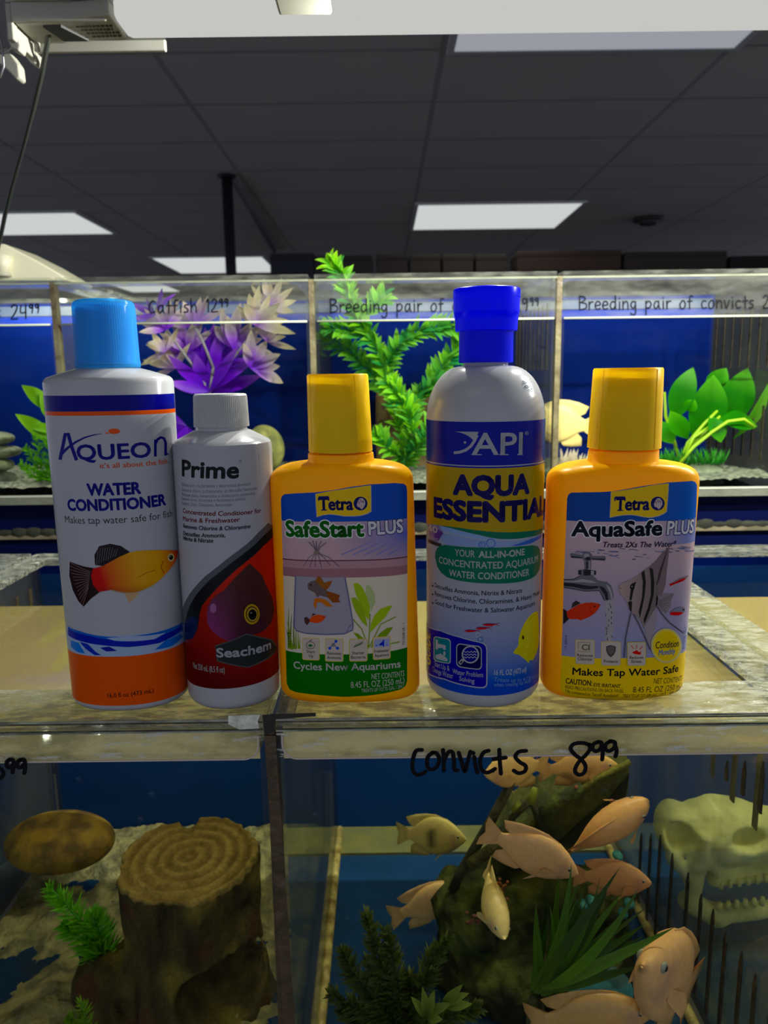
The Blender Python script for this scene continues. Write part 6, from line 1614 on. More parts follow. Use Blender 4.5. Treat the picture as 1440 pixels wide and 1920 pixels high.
# ---- fish
M_FISH = vc_mat('pale_fish_skin', rough=0.38, spec=0.45, grain=0.10, grain_scale=260)
M_EYEW = mat('fish_eye_ring', lin(150, 150, 138), 0.2); M_EYEK = mat('fish_eye_pupil', lin(10, 10, 12), 0.15)
TT = [0.0, 0.03, 0.08, 0.16, 0.26, 0.37, 0.48, 0.58, 0.67, 0.74, 0.80, 0.84]
TOP = [0.006, 0.040, 0.078, 0.128, 0.172, 0.195, 0.192, 0.165, 0.118, 0.076, 0.056, 0.058]
BOT = [0.006, 0.034, 0.062, 0.105, 0.145, 0.168, 0.165, 0.138, 0.098, 0.066, 0.052, 0.054]
WID = [0.006, 0.030, 0.050, 0.072, 0.086, 0.088, 0.080, 0.064, 0.044, 0.028, 0.016, 0.010]
def fish(nose, tail, Yn, Yt, label, hm=1.2, up=(0, 0, 1), col=(206, 168, 140), belly=None, bar=None, spots=0, wm=1.0, bend=0.0, eye=1.0, group='pale pink fish in the front aquarium', cat='fish'):
    a, b = PY(nose[0], nose[1], Yn), PY(tail[0], tail[1], Yt)
    L = (b - a).length; d = (b - a) / L
    up = Vector(up); side = d.cross(up).normalized(); upv = side.cross(d).normalized()
    col = (min(255, col[0] * 1.08), min(255, col[1] * 1.07), col[2] * 0.86)
    c0 = lin(*col); cb = lin(*(belly or tuple(min(255, int(x * 1.06)) for x in col)))
    c = (a + b) / 2
    t = thing('fish', label, cat, c, group)
    mb = MB()
    def P(tt, h, w):
        return a + d * (L * tt) + upv * (h * hm * L) + side * (w * wm * L + bend * L * (max(tt - 0.35, 0) ** 2))
    nr = 20; vs = []; cs = []; fs = []
    sp = [(R.uniform(0.3, 0.7), R.uniform(-0.1, 0.12), R.uniform(0.012, 0.03)) for _ in range(spots)]
    for i, tt in enumerate(TT):
        for k in range(nr):
            an = 2 * math.pi * k / nr
            s_, q = math.sin(an), math.cos(an)
            h = (TOP[i] if s_ > 0 else BOT[i]) * (abs(s_) ** 0.9 if s_ > 0 else -abs(s_) ** 0.9)
            vs.append(P(tt, h, WID[i] * math.copysign(abs(q) ** 0.85, q)))
            cc = mixc(cb, c0, 0.5 + 2.4 * h)
            if bar and abs(tt - bar) < 0.045 and abs(h) < 0.08: cc = mixc(cc, lin(40, 40, 34), 0.85)
            for (a1, b1, r1) in sp:
                if (tt - a1) ** 2 + (h - b1) ** 2 < r1 * r1 * 4: cc = mixc(cc, lin(96, 70, 60), 0.6)
            if 0.1 < tt < 0.2 and -0.09 < h < 0.05: cc = mixc(cc, lin(176, 124, 124), 0.5)
            cs.append(cc)
    n = len(TT)
    for i in range(n - 1):
        for k in range(nr): fs.append((i * nr + k, i * nr + (k + 1) % nr, (i + 1) * nr + (k + 1) % nr, (i + 1) * nr + k))
    fs.append(tuple(range(nr))); fs.append(tuple((n - 1) * nr + k for k in range(nr))[::-1])
    mb.add(vs, fs, cs)
    def fin(prof, col_):
        """prof: rows of (t,h) root and (t,h) edge"""
        vs = []; fs = []; m = len(prof)
        for (t0, h0, t1, h1) in prof:
            for q in (0, 0.5, 1.0):
                tq, hq = t0 + (t1 - t0) * q, h0 + (h1 - h0) * q
                th = 0.006 * (1 - q) + 0.0012
                vs.append(P(tq, hq, th)); vs.append(P(tq, hq, -th))
        for i in range(m - 1):
            for q in range(2):
                A = i * 6 + q * 2; Bq = (i + 1) * 6 + q * 2
                fs += [(A, A + 2, Bq + 2, Bq), (A + 1, Bq + 1, Bq + 3, A + 3)]
            fs.append((i * 6 + 4, i * 6 + 5, (i + 1) * 6 + 5, (i + 1) * 6 + 4))
        mb.add(vs, fs, [mixc(col_, tuple(min(1, x * 1.15) for x in col_), (j % 6) / 6) for j in range(len(vs))])
    fc = lin(*tuple(int(x * 0.95) for x in col))
    k_ = 1 / hm
    fin([(0.81, 0.055, 0.985, 0.15 * k_ + 0.02), (0.82, 0.03, 0.985, 0.075 * k_ + 0.01), (0.825, 0.0, 0.955, 0.0), (0.82, -0.03, 0.985, -0.075 * k_ - 0.01), (0.81, -0.052, 0.985, -0.15 * k_ - 0.02)], fc)
    fin([(0.24, 0.155, 0.29, 0.182), (0.36, 0.185, 0.41, 0.212), (0.48, 0.18, 0.55, 0.214), (0.58, 0.155, 0.69, 0.200), (0.66, 0.115, 0.84, 0.168), (0.72, 0.078, 0.80, 0.105)], fc)
    fin([(0.50, -0.15, 0.55, -0.19), (0.58, -0.132, 0.66, -0.195), (0.66, -0.098, 0.80, -0.180), (0.72, -0.068, 0.79, -0.11)], fc)
    for s_ in (1, -1):   # pelvic and pectoral fins
        r0 = P(0.30, -0.13, 0.03 * s_); mb.add([r0, P(0.34, -0.15, 0.035 * s_), P(0.46, -0.22, 0.05 * s_), P(0.40, -0.17, 0.03 * s_)], [(0, 1, 2, 3)], fc)
        mb.add([P(0.22, -0.02, 0.078 * s_), P(0.24, -0.07, 0.078 * s_), P(0.36, -0.10, 0.125 * s_), P(0.37, -0.05, 0.13 * s_), P(0.34, -0.01, 0.115 * s_)], [(0, 1, 2, 3, 4)], fc)
    mb.build('fish_body', M_FISH, t)
    for s_ in (1, -1):
        r = 0.021 * L * eye
        p = P(0.105, 0.035, 0.052 * s_)
        rotm = Matrix((d, upv, side)).transposed()
        o = MB().ellipsoid(p, (r, r, r * 0.55), rotm, n=14, m=8).build('eye', M_EYEW, t)
        MB().ellipsoid(p + side * (s_ * r * wm * 0.30), (r * 0.58, r * 0.58, r * 0.4), rotm, n=12, m=8).build('pupil', M_EYEK, o)
    return t
FT = [
 dict(nose=(874, 1574), tail=(742, 1562), Yn=0.235, Yt=0.25, hm=1.6, bar=0.52, label='pale fish with one dark upright bar, left of the sunken ship ornament', col=(204, 186, 130)),
 dict(nose=(1084, 1640), tail=(902, 1556), Yn=0.095, Yt=0.11, hm=1.28, label='largest pink fish, head down and to the side in front of the ship ornament', col=(214, 166, 140), up=(0.35, -0.15, 1)),
 dict(nose=(946, 1762), tail=(898, 1620), Yn=0.07, Yt=0.13, hm=1.0, up=(0.25, -1, 0.1), wm=1.5, bend=0.25, label='pale fish diving head down in front of the mossy rock', col=(214, 190, 150)),
 dict(nose=(880, 1668), tail=(728, 1722), Yn=0.20, Yt=0.19, hm=1.3, label='fish half hidden behind the mossy rock with only its tail half showing', col=(204, 164, 130), up=(0.1, 0, 1)),
 dict(nose=(908, 1452), tail=(1030, 1432), Yn=0.17, Yt=0.19, hm=1.5, label='fish just under the water surface below the written letters', col=(204, 170, 130)),
 dict(nose=(1160, 1436), tail=(1006, 1444), Yn=0.18, Yt=0.19, hm=1.2, spots=4, label='spotted fish just under the water surface below the written price', col=(200, 160, 124)),
 dict(nose=(1216, 1500), tail=(1050, 1610), Yn=0.12, Yt=0.14, hm=1.0, up=(-0.5, -0.75, 0.45), wm=1.6, label='slender pink fish swimming up at a slant beside the skull', col=(206, 156, 122)),
 dict(nose=(1222, 1656), tail=(1072, 1640), Yn=0.115, Yt=0.13, hm=1.35, label='pink fish below the slanting fish, behind the grass blades', col=(206, 152, 126)),
 dict(nose=(1204, 1812), tail=(1300, 1858), Yn=0.018, Yt=0.10, hm=1.12, eye=1.25, label='nearest pink fish turning its face to the glass, mouth towards the grass', col=(218, 166, 138), up=(0.1, 0, 1)),
 dict(nose=(1226, 1898), tail=(985, 1915), Yn=0.045, Yt=0.06, hm=1.1, label='pink fish lowest in the picture under the teal dish', col=(196, 150, 110), up=(0.05, 0, 1)),
]
for q in FT: fish(**q)
fish((1446, 1580), (1362, 1570), 0.36, 0.37, 'orange tinted fish behind the skull jaws', hm=1.2, col=(206, 150, 90), group='fish beyond the divider')
fish((985, 790), (1122, 800), 0.655, 0.665, 'cream fish in the back aquarium behind the blue capped bottle and yellow bottle', hm=1.5, col=(224, 196, 158), group='fish in the back row')
mb = MB(); s = pxm(PY(1070, 870, 0.64))
for k in range(60):
    x = R.uniform(1040, 1098); yb = 0.63 + R.uniform(-0.01, 0.03)
    leaf(mb, PY(x, 892, yb), PY(x + R.uniform(-14, 22), 872 - R.uniform(4, 34), yb), 6 * s, grad((0, lin(180, 160, 130)), (1, lin(224, 206, 186))), segs=4, up=(0, -1, 0.2))
o = mb.build('pale_plant', M_LEAF); tag(o, 'pale cream feathery plant below the cream fish in the back aquarium', 'plant')

# ---- stump aquarium
def tree_stump():
    c = PY(352, 1606, 0.165); zt = c.z; z0 = FZ0 + 0.012
    Rr = 128 * pxm(c)
    hole = PY(425, 1890, 0.115)
    hole2 = PY(455, 1730, 0.14)
    knob = PY(205, 1815, 0.15)
    def f(X, Y, Z):
        x, y = X - c.x, (Y - c.y) * 1.05
        th = np.arctan2(y, x); r = np.sqrt(x * x + y * y)
        low = np.clip((zt - 0.055 - Z) / 0.09, 0, 1)
        rad = Rr * (1 + 0.035 * np.sin(5 * th + 0.7) + 0.02 * np.sin(9 * th) + 0.018 * np.sin(23 * th + Z * 60) + 0.010 * np.sin(41 * th - Z * 90)) * (1 + 0.14 * low ** 1.5 + 0.16 * low ** 2 * np.sin(4 * th + 2.0)) - 0.004 * np.clip((zt - Z) / 0.05, 0, 1) * (1 - low)
        d = r - rad
        top = Z - (zt + 0.0035 * np.sin(th * 1 + 0.5) * (r / Rr) + 0.0011 * np.cos(r * 2 * math.pi / (Rr / 5.2)) + 0.0015 * wob(X, Y, Z, 120, 2.0))
        g = smax(d, top, 0.003)
        g = smax(g, z0 - 0.004 - Z, 0.002)
        # root lobe at one side
        g = smin(g, sd_ell(X, Y, Z, (knob.x, knob.y, knob.z - 0.006), (0.030, 0.026, 0.020)) + 0.0022 * wob(X, Y, Z, 190, 4.0), 0.014)
        g = smin(g, sd_cap(X, Y, Z, (knob.x - 0.006, knob.y - 0.01, knob.z - 0.02), (knob.x + 0.004, knob.y - 0.02, z0), 0.014, 0.02), 0.012)
        # bark and cave openings
        g = g + 0.0016 * wob(X * 1.0, Y * 1.0, Z * 0.25, 260, 7.0) * np.clip((zt - 0.004 - Z) / 0.01, 0, 1)
        g = smax(g, -sd_ell(X, Y, Z, (hole.x, hole.y, hole.z), (0.040, 0.072, 0.030)), 0.003)
        g = smax(g, -sd_ell(X, Y, Z, (hole2.x, hole2.y - 0.01, hole2.z), (0.010, 0.03, 0.014)), 0.005)
        # split running in from the back of the top
        g = smax(g, -sd_cap(X, Y, Z, (c.x - 0.012, c.y + Rr, zt + 0.002), (c.x - 0.006, c.y + Rr * 0.45, zt + 0.004), 0.009, 0.003), 0.003)
        return g
    def colf(V):
        out = []
        for x, y, z in V:
            n = mnoise.noise(Vector((x * 90, y * 90, z * 30))) ; n2 = mnoise.noise(Vector((x * 30 + 5, y * 30, z * 30)))
            r = math.hypot(x - c.x, y - c.y)
            if z > zt - 0.006 and r < Rr * 1.02:
                cc = mixc(lin(110, 88, 40), lin(150, 126, 66), 0.5 + 0.5 * math.cos(r * 2 * math.pi / (Rr / 5.2)) * 0.7 + 0.3 * n)
            else:
                cc = mixc(lin(56, 48, 30), lin(92, 78, 42), 0.5 + 0.8 * n)
                if n2 > 0.18: cc = mixc(cc, lin(128, 112, 48), (n2 - 0.18) * 2.4)
                if n2 < -0.38: cc = mixc(cc, lin(96, 40, 34), 0.4)
            out.append(cc)
        return out
    o = sdf_obj('tree_stump', f, (c.x - Rr * 1.75, c.y - Rr * 1.6, z0 - 0.006), (c.x + Rr * 1.6, c.y + Rr * 1.6, zt + 0.010), 116, vc_mat('stump_bark', rough=0.85, spec=0.15, bump=0.8, bump_scale=300, grain=0.25, grain_scale=220), colf=colf)
    tag(o, 'brown tree stump ornament with growth rings on its flat top and a cave below', 'ornament')
tree_stump()
stone(113, 1578, 101, 50, 0.29, lin(150, 116, 22), lin(92, 70, 20), 'large smooth olive brown oval stone beside the tree stump', rot=-0.02, seed=8.0, n=40, lump=0.05, dep=0.7)
def sprig(name_label, paths, Y, nlen, n, c1, c2, w, cat='plant', extra=None):
    b = PY(paths[0][0][0], paths[0][0][1], Y); s = pxm(b)
    t = thing('aquarium_plant', name_label, cat, b)
    mb = MB(); st = MB()
    for P in paths:
        Q = path_pts(P, Y); needle_sprig(mb, Q, nlen * s, n, c1, c2, w * s); st.tube(Q, 1.6 * s, 6)
    if extra: extra(mb, s)
    mb.build('foliage', M_LEAFD, t); st.build('stem', mat('sprig_stem', tuple(x * 0.8 for x in c1), 0.5), t)
    return t
sprig('bright green feathery sprig growing beside the tree stump', [[(200, 1795), (160, 1740), (125, 1695), (92, 1664)], [(200, 1795), (185, 1745), (172, 1712)], [(196, 1800), (150, 1755), (120, 1735)]], 0.155, 46, 170, lin(70, 160, 4), lin(120, 200, 10), 4.4)
sprig('green feathery tuft at the foot of the tree stump, cut off by the bottom edge', [[(172, 1960), (160, 1910), (152, 1876)], [(175, 1960), (140, 1920), (128, 1905)]], 0.09, 28, 90, lin(80, 130, 10), lin(130, 170, 20), 3.4)

# ---- sunken ship ornament
def ship():
    Y = 0.19
    b = PY(960, 1860, Y); s = pxm(PY(960, 1650, Y))
    t = thing('sunken_ship_ornament', 'mossy sunken ship ornament with a tilted hull and mast on dark rock', 'ornament', (b.x, Y, FZ0 + 0.011))
    e = lambda px, py, dy=0.0: tuple(PY(px, py, Y + dy))
    moss = vc_mat('mossy_rock', rough=0.85, spec=0.15, bump=1.0, bump_scale=160, grain=0.35, grain_scale=140)
    z0 = FZ0 + 0.0105
    A, B_, C_, D_ = e(882, 1698), e(965, 1680, 0.01), e(960, 1800, 0.0), e(1080, 1780, 0.02)
    E_ = e(1110, 1690, 0.02)
    def f(X, Yy, Z):
        g = sd_ell(X, Yy, Z, A, (74 * s, 0.036, 62 * s))
        g = smin(g, sd_ell(X, Yy, Z, B_, (95 * s, 0.045, 78 * s)), 0.012)
        g = smin(g, sd_ell(X, Yy, Z, C_, (150 * s, 0.060, 95 * s)), 0.015)
        g = smin(g, sd_ell(X, Yy, Z, D_, (110 * s, 0.055, 90 * s)), 0.015)
        g = smin(g, sd_ell(X, Yy, Z, E_, (80 * s, 0.03, 60 * s)), 0.015)
        g = g + 0.0042 * wob(X, Yy, Z, 120, 3.0) + 0.0018 * wob(X, Yy, Z, 330, 5.0)
        return np.maximum(g, z0 - Z)
    def colf(V):
        out = []
        for x, y, z in V:
            n = mnoise.noise(Vector((x * 45, y * 45, z * 45))); n2 = mnoise.noise(Vector((x * 110 + 9, y * 110, z * 110)))
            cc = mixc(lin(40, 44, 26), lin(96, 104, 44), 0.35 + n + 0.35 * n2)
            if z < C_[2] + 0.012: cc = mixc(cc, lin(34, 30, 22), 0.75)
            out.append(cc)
        return out
    lo = (A[0] - 85 * s, Y - 0.075, z0 - 0.004); hi = (D_[0] + 125 * s, Y + 0.09, B_[2] + 95 * s)
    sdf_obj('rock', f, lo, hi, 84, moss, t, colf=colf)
    # hull
    hp = [e(1182, 1428, -0.01), e(1180, 1480, -0.01), e(1166, 1545, -0.01), e(1120, 1580, -0.01), e(1050, 1605, -0.01), e(960, 1618, -0.01), e(925, 1596, -0.01), e(960, 1562, -0.01), e(1010, 1530, -0.01), e(1060, 1498, -0.01), e(1120, 1458, -0.01)]
    hullm = mat('mossy_hull', lin(92, 98, 38), 0.85, col2=lin(44, 48, 30), noise_scale=34, bump=1.0, bump_scale=130)
    MB().prism(hp, (0.006, 0.055, 0.004)).build('hull', hullm, t, smooth=False, bevel=0.0035)
    dk = [e(1180, 1452, -0.0115), e(1165, 1540, -0.0115), e(1118, 1575, -0.0115), e(1040, 1590, -0.0115), e(1080, 1550, -0.0115), e(1140, 1500, -0.0115)]
    MB().prism(dk, (0, 0.0018, 0)).build('hull_opening', mat('dark_hold', lin(34, 40, 28), 0.9, noise_amt=0.4, noise_scale=60), t, smooth=False)
    MB().tube([e(932, 1600, -0.014), e(968, 1568, -0.014), e(1015, 1530, -0.014), e(1065, 1497, -0.014), e(1122, 1458, -0.014), e(1182, 1428, -0.014)], [5 * s] * 6, 8).build('gunwale', mat('mossy_gunwale', lin(128, 128, 48), 0.9, noise_amt=0.5, noise_scale=120, bump=1.0, bump_scale=200), t)
    wood = mat('sunken_timber', lin(66, 66, 36), 0.85, col2=lin(36, 40, 28), noise_scale=60, bump=0.8, bump_scale=150)
    MB().tube([e(962, 1462, -0.012), e(920, 1540, -0.012), e(866, 1632, -0.012), e(848, 1668, -0.010)], [8 * s, 9 * s, 9 * s, 8 * s], 10).build('mast', wood, t)
    MB().tube([e(1008, 1532, -0.016), e(1050, 1500, -0.016), e(1092, 1474, -0.016)], [13 * s, 14 * s, 9 * s], 10).build('boom', mat('mossy_boom', lin(84, 96, 40), 0.9, col2=lin(50, 60, 34), noise_scale=90, bump=1.0, bump_scale=200), t)
    MB().tube([e(880, 1622, -0.02), e(925, 1590, -0.02), e(962, 1560, -0.02)], 11 * s, 10).build('boom', mat('mossy_spar', lin(96, 92, 44), 0.9, noise_amt=0.5, noise_scale=90, bump=1.0, bump_scale=200), t)
    mb = MB(); q = [e(958, 1535, -0.018), e(996, 1500, -0.018), e(1016, 1555, -0.018), e(975, 1578, -0.018)]
    for i in range(4): mb.tube([q[i], q[(i + 1) % 4]], 6 * s, 8)
    mb.build('window_frame', wood, t)
    mb = MB(); mb.tube([e(996, 1505, -0.018), e(1003, 1478, -0.018)], [9 * s, 5 * s], 8); mb.tube([e(962, 1520, -0.017), e(974, 1505, -0.017)], 6 * s, 8)
    mb.build('moss_knob', mat('bright_moss', lin(136, 150, 40), 0.9, noise_amt=0.4, noise_scale=120), t)
    mb = MB()
    for k in range(26): mb.ellipsoid(e(930 + R.uniform(-14, 22), 1668 + R.uniform(-22, 20), -0.040), (2.6 * s, 2.2 * s, 2.8 * s), n=8, m=6)
    mb.build('orange_coral', mat('orange_coral', lin(170, 92, 34), 0.8, noise_amt=0.4, noise_scale=200), t)
    mb = MB()
    for k in range(22): mb.ellipsoid(e(896 + R.uniform(-24, 26), 1722 + R.uniform(-14, 14), -0.036), (2.8 * s, 2.2 * s, 2.6 * s), n=8, m=6)
    for (x, y) in ((1080, 1476), (1147, 1502)): mb.ellipsoid(e(x, y, -0.02), (4 * s, 4 * s, 4 * s), n=8, m=6)
    mb.build('pink_coral', mat('pink_coral', lin(140, 78, 66), 0.8, noise_amt=0.4, noise_scale=200), t)
    mb = MB()
    for (x, y, r) in ((1092, 1696, 12), (1108, 1688, 9), (1180, 1694, 10), (1168, 1712, 9), (1158, 1604, 9)): mb.ellipsoid(e(x, y, -0.03), (r * s, 0.006, r * 0.7 * s), n=10, m=7)
    mb.build('teal_coral', mat('teal_coral', lin(50, 130, 130), 0.7, noise_amt=0.4, noise_scale=200), t)
ship()
c = PY(1122, 1850, 0.085); s = pxm(c)
t = thing('teal_dish', 'teal blue dish shaped ornament below the grass blades', 'ornament', (c.x, c.y, c.z - 0.012))
mb = MB(); lathe(mb, c.x, c.y, [(c.z - 0.012, 0.012), (c.z - 0.008, 0.020), (c.z, 62 * s), (c.z + 0.0015, 62 * s), (c.z + 0.0012, 58 * s), (c.z - 0.006, 0.015)], 40)
mb.build('bowl', mat('teal_glaze', lin(40, 110, 130), 0.4, noise_amt=0.3, noise_scale=70, bump=0.3), t, smooth='auto')
mb = MB(); lathe(mb, c.x, c.y, [(FZ0 + 0.0105, 0.016), (FZ0 + 0.016, 0.010), (c.z - 0.011, 0.009)], 24); mb.build('foot', mat('teal_foot', lin(34, 90, 104), 0.5), t, smooth='auto')

# ---- grass blades plant
def grass_plant():
    Y = 0.07
    b = PY(1008, 1868, Y); s = pxm(b)
    t = thing('aquarium_plant', 'dark green plastic plant of long pointed grass blades in front of the ship', 'plant', b)
    mb = MB()
    c1, c2 = lin(40, 84, 14), lin(84, 128, 22)
    tips = [(1072, 1616), (1164, 1624), (1198, 1664), (1266, 1738), (1020, 1652), (1046, 1640), (1086, 1652), (1144, 1650), (1232, 1768), (1005, 1690), (1060, 1660), (1120, 1680), (1160, 1720), (1190, 1750), (1100, 1740), (1030, 1720), (1210, 1810), (1130, 1790), (1180, 1700), (1075, 1700)] + [(R.uniform(1015, 1225), R.uniform(1640, 1790)) for _ in range(18)]
    for i, (x, y) in enumerate(tips):
        dy = R.uniform(-0.025, 0.015) if i > 3 else -0.03
        q = R.uniform(0, 1)
        dark = 0.45 if i % 3 == 1 else 1.0
        cc = tuple(v * dark for v in mixc(c1, c2, q))
        bb = PY(1008 + R.uniform(-16, 22), 1868 - R.uniform(0, 16), Y + dy)
        leaf(mb, bb, PY(x, y, Y + dy + R.uniform(-0.015, 0.01)), R.uniform(12, 20) * s, grad((0, mixc(cc, lin(120, 150, 40), 0.3)), (0.5, cc), (1, tuple(v * 0.7 for v in cc))), up=(R.uniform(-0.4, 0.5), -0.8, 0.7), curl=R.uniform(0.02, 0.14), segs=10, peak=0.35)
    mb.build('blades', M_LEAFD, t)
    MB().tube([PY(1006, 1872, Y), Vector((PY(1006, 1872, Y).x, Y, FZ0 + 0.011))], [0.005, 0.012], 10).build('root_base', mat('root_base', lin(50, 56, 24), 0.7), t)
grass_plant()
# ---- dark feathery plant
def lobed(mb, s):
    for (bx, by, tx, ty) in ((800, 1905, 770, 1868), (800, 1905, 815, 1855), (800, 1900, 848, 1880), (830, 1880, 880, 1862), (830, 1885, 868, 1845), (800, 1905, 792, 1850), (835, 1888, 886, 1882), (800, 1908, 830, 1912)):
        leaf(mb, PY(bx, by, 0.045), PY(tx, ty, 0.040), 17 * s, grad((0, lin(74, 96, 20)), (1, lin(130, 150, 50))), up=(0, -0.8, 0.8), curl=0.1, segs=7)
sprig('dark olive feathery plant near the algae covered corner seam', [[(752, 1935), (735, 1860), (705, 1780), (686, 1712)], [(752, 1935), (700, 1870), (660, 1820), (642, 1782)], [(752, 1935), (690, 1900), (618, 1862)], [(752, 1935), (750, 1860), (735, 1790), (722, 1745)], [(760, 1935), (790, 1850), (812, 1795), (838, 1762)], [(760, 1935), (770, 1870), (768, 1830)], [(740, 1935), (680, 1925), (640, 1890)], [(762, 1935), (840, 1905), (900, 1890)], [(752, 1935), (722, 1880), (690, 1800)]], 0.06, 42, 210, lin(44, 62, 12), lin(92, 104, 36), 5.6, extra=lobed)

# ---- animal skull ornament beyond the divider
def skull():
    Y = 0.245
    e = lambda px, py, dy=0.0: np.array(PY(px, py, Y + dy))
    s = pxm(PY(1330, 1580, Y))
    t_lo = e(1180, 1760); t_hi = e(1500, 1470)
    def f(X, Yy, Z):
        g = sd_ell(X, Yy, Z, e(1352, 1556), (96 * s, 0.036, 58 * s))
        g = smin(g, sd_ell(X, Yy, Z, e(1262, 1550), (30 * s, 0.026, 46 * s)), 0.010)
        g = smin(g, sd_ell(X, Yy, Z, e(1440, 1560), (70 * s, 0.028, 40 * s)), 0.010)
        g = smin(g, sd_cap(X, Yy, Z, e(1256, 1570, -0.016), e(1264, 1612, -0.018), 11 * s, 10 * s), 0.008)
        g = smin(g, sd_cap(X, Yy, Z, e(1262, 1612, -0.022), e(1296, 1650, -0.024), 10 * s, 13 * s), 0.006)
        g = smin(g, sd_cap(X, Yy, Z, e(1318, 1574, -0.030), e(1310, 1618, -0.028), 9 * s, 14 * s), 0.006)
        g = smin(g, sd_cap(X, Yy, Z, e(1310, 1618, -0.026), e(1296, 1690, -0.022), 15 * s, 14 * s), 0.006)
        g = smin(g, sd_cap(X, Yy, Z, e(1316, 1600, -0.028), e(1345, 1636, -0.024), 10 * s, 8 * s), 0.006)
        g = smin(g, sd_cap(X, Yy, Z, e(1340, 1646, -0.016), e(1460, 1630, -0.012), 15 * s, 16 * s), 0.008)      # upper jaw
        g = smin(g, sd_cap(X, Yy, Z, e(1292, 1690, -0.018), e(1340, 1716, -0.016), 20 * s, 17 * s), 0.008)      # lower jaw
        g = smin(g, sd_cap(X, Yy, Z, e(1340, 1716, -0.016), e(1465, 1700, -0.012), 17 * s, 15 * s), 0.008)
        g = g + 0.0008 * wob(X, Yy, Z, 200, 6.0)
        g = smax(g, -sd_ell(X, Yy, Z, e(1286, 1588, -0.034), (27 * s, 0.030, 28 * s)), 0.004)
        g = smax(g, -sd_ell(X, Yy, Z, e(1308, 1525, -0.034), (9 * s, 0.012, 10 * s)), 0.003)
        g = smax(g, -sd_ell(X, Yy, Z, e(1412, 1582, -0.034), (34 * s, 0.024, 18 * s)), 0.004)
        return g
    c = e(1340, 1600)
    t = thing('skull_ornament', 'cream animal skull ornament with an eye socket and open toothed jaws beyond the divider', 'ornament', (c[0], Y, e(1340, 1740)[2]))
    bone = mat('cream_bone', (0.88, 0.86, 0.36), 0.65, col2=(0.62, 0.62, 0.26), noise_scale=45, bump=0.35, bump_scale=160)
    sdf_obj('skull_bone', f, (t_lo[0], Y - 0.055, t_lo[2]), (t_hi[0], Y + 0.045, t_hi[2]), 110, bone, t)
    for k in range(6):
        a = e(1352 + k * 17, 1652 - k * 2.4, -0.022)
        MB().tube([a, a + np.array((0, -0.001, -14 * s))], [5.5 * s, 3.5 * s], 8).build('tooth', bone, t)
        a = e(1348 + k * 16, 1706 - k * 2.0, -0.024)
        MB().tube([a, a + np.array((0, -0.001, 16 * s))], [5.5 * s, 4 * s], 8).build('tooth', bone, t)
    return
    mb = MB(); mb.tube([e(1296, 1700, -0.01), e(1300, 1790, -0.015), e(1335, 1850, -0.02), e(1400, 1845, -0.02), e(1450, 1790, -0.02), e(1475, 1710, -0.01)], [9 * s, 12 * s, 14 * s, 14 * s, 12 * s, 9 * s], 12)
    mb.build('neck_arch', bone, t)
    z1 = e(1340, 1850)[2]
    MB().tube([e(1350, 1852, -0.02), (e(1350, 1852)[0], Y - 0.02, FZ0 + 0.0105)], [12 * s, 16 * s], 12).build('neck_post', bone, t)
skull()

# ---- air bubbles clinging inside the front panes
M_BUB = clear_mat('air_bubble', tint=(0.97, 0.98, 0.98), haze=0.0, ior=1.45, rough=0.02)
for i, (x, y, r) in enumerate(((590, 1527, 7), (1133, 1481, 6), (285, 1489, 7), (148, 1461, 6), (264, 1535, 6), (651, 1722, 3.4), (651, 1705, 3.0), (194, 1738, 5))):
    p = PY(x, y, 0.0075); s = pxm(p)
    o = MB().ellipsoid(p, (r * s, r * s * 0.7, r * s), n=16, m=10).build('air_bubble', M_BUB)
    tag(o, ['bubble on the glass beside the joint of the two front aquariums', 'bubble in front of the ship hull', 'bubble above the tree stump and oval stone', 'bubble above the oval stone, near the price', 'bubble at the tip of the oval stone', 'lower of the two tiny bubbles beside the algae seam', 'upper of the two tiny bubbles beside the algae seam', 'bubble beside the tip of the green sprig'][i], 'bubble', 'air bubbles on the front glass')

# ---- handwriting in black marker on the panes
def pen(mb, pts, Y, w):
    P = [PY(x, y, Y) for x, y in pts]
    # smooth the stroke
    Q = []
    n = len(P)
    for i in range(n - 1):
        p0, p1, p2, p3 = P[max(i - 1, 0)], P[i], P[i + 1], P[min(i + 2, n - 1)]
        for k in range(5):
            t = k / 5
            Q.append(0.5 * ((2 * p1) + (p2 - p0) * t + (2 * p0 - 5 * p1 + 4 * p2 - p3) * t * t + (3 * p1 - p0 - 3 * p2 + p3) * t ** 3))
    Q.append(P[-1])
    L, Rr = [], []
    for i, p in enumerate(Q):
        d = Q[min(i + 1, len(Q) - 1)] - Q[max(i - 1, 0)]
        d = d.normalized() if d.length > 0 else Vector((1, 0, 0))
        s_ = Vector((-d.z, 0, d.x)) * (w / 2)
        L.append(p + s_); Rr.append(p - s_)
    pen.k = (getattr(pen, 'k', 0) + 1) % 12
    off = Vector((0, -0.00004 * pen.k, 0))
    m = len(Q)
    def cap(p, q, r):
        # rounded end from q to r about p
        c = (q + r) / 2; out = (p - (Q[1] if p == Q[0] else Q[-2])).normalized(); sd = (q - r) / 2
        return [c + sd * math.cos(a) + out * (w / 2) * math.sin(a) for a in (math.pi * k / 6 for k in range(1, 6))]
    vs = L + Rr
    fs = [(i, i + 1, m + i + 1, m + i) for i in range(m - 1)]
    n0 = len(vs); e0 = cap(Q[0], Rr[0], L[0]); vs = vs + e0
    fs.append(tuple([m] + [n0 + k for k in range(5)] + [0]))
    n1 = len(vs); e1 = cap(Q[-1], L[-1], Rr[-1]); vs = vs + e1
    fs.append(tuple([m - 1] + [n1 + k for k in range(5)] + [2 * m - 1]))
    mb.add([v + off for v in vs], fs)
h = lambda L: [(720 + x / 2, 1280 + y / 2) for x, y in L]
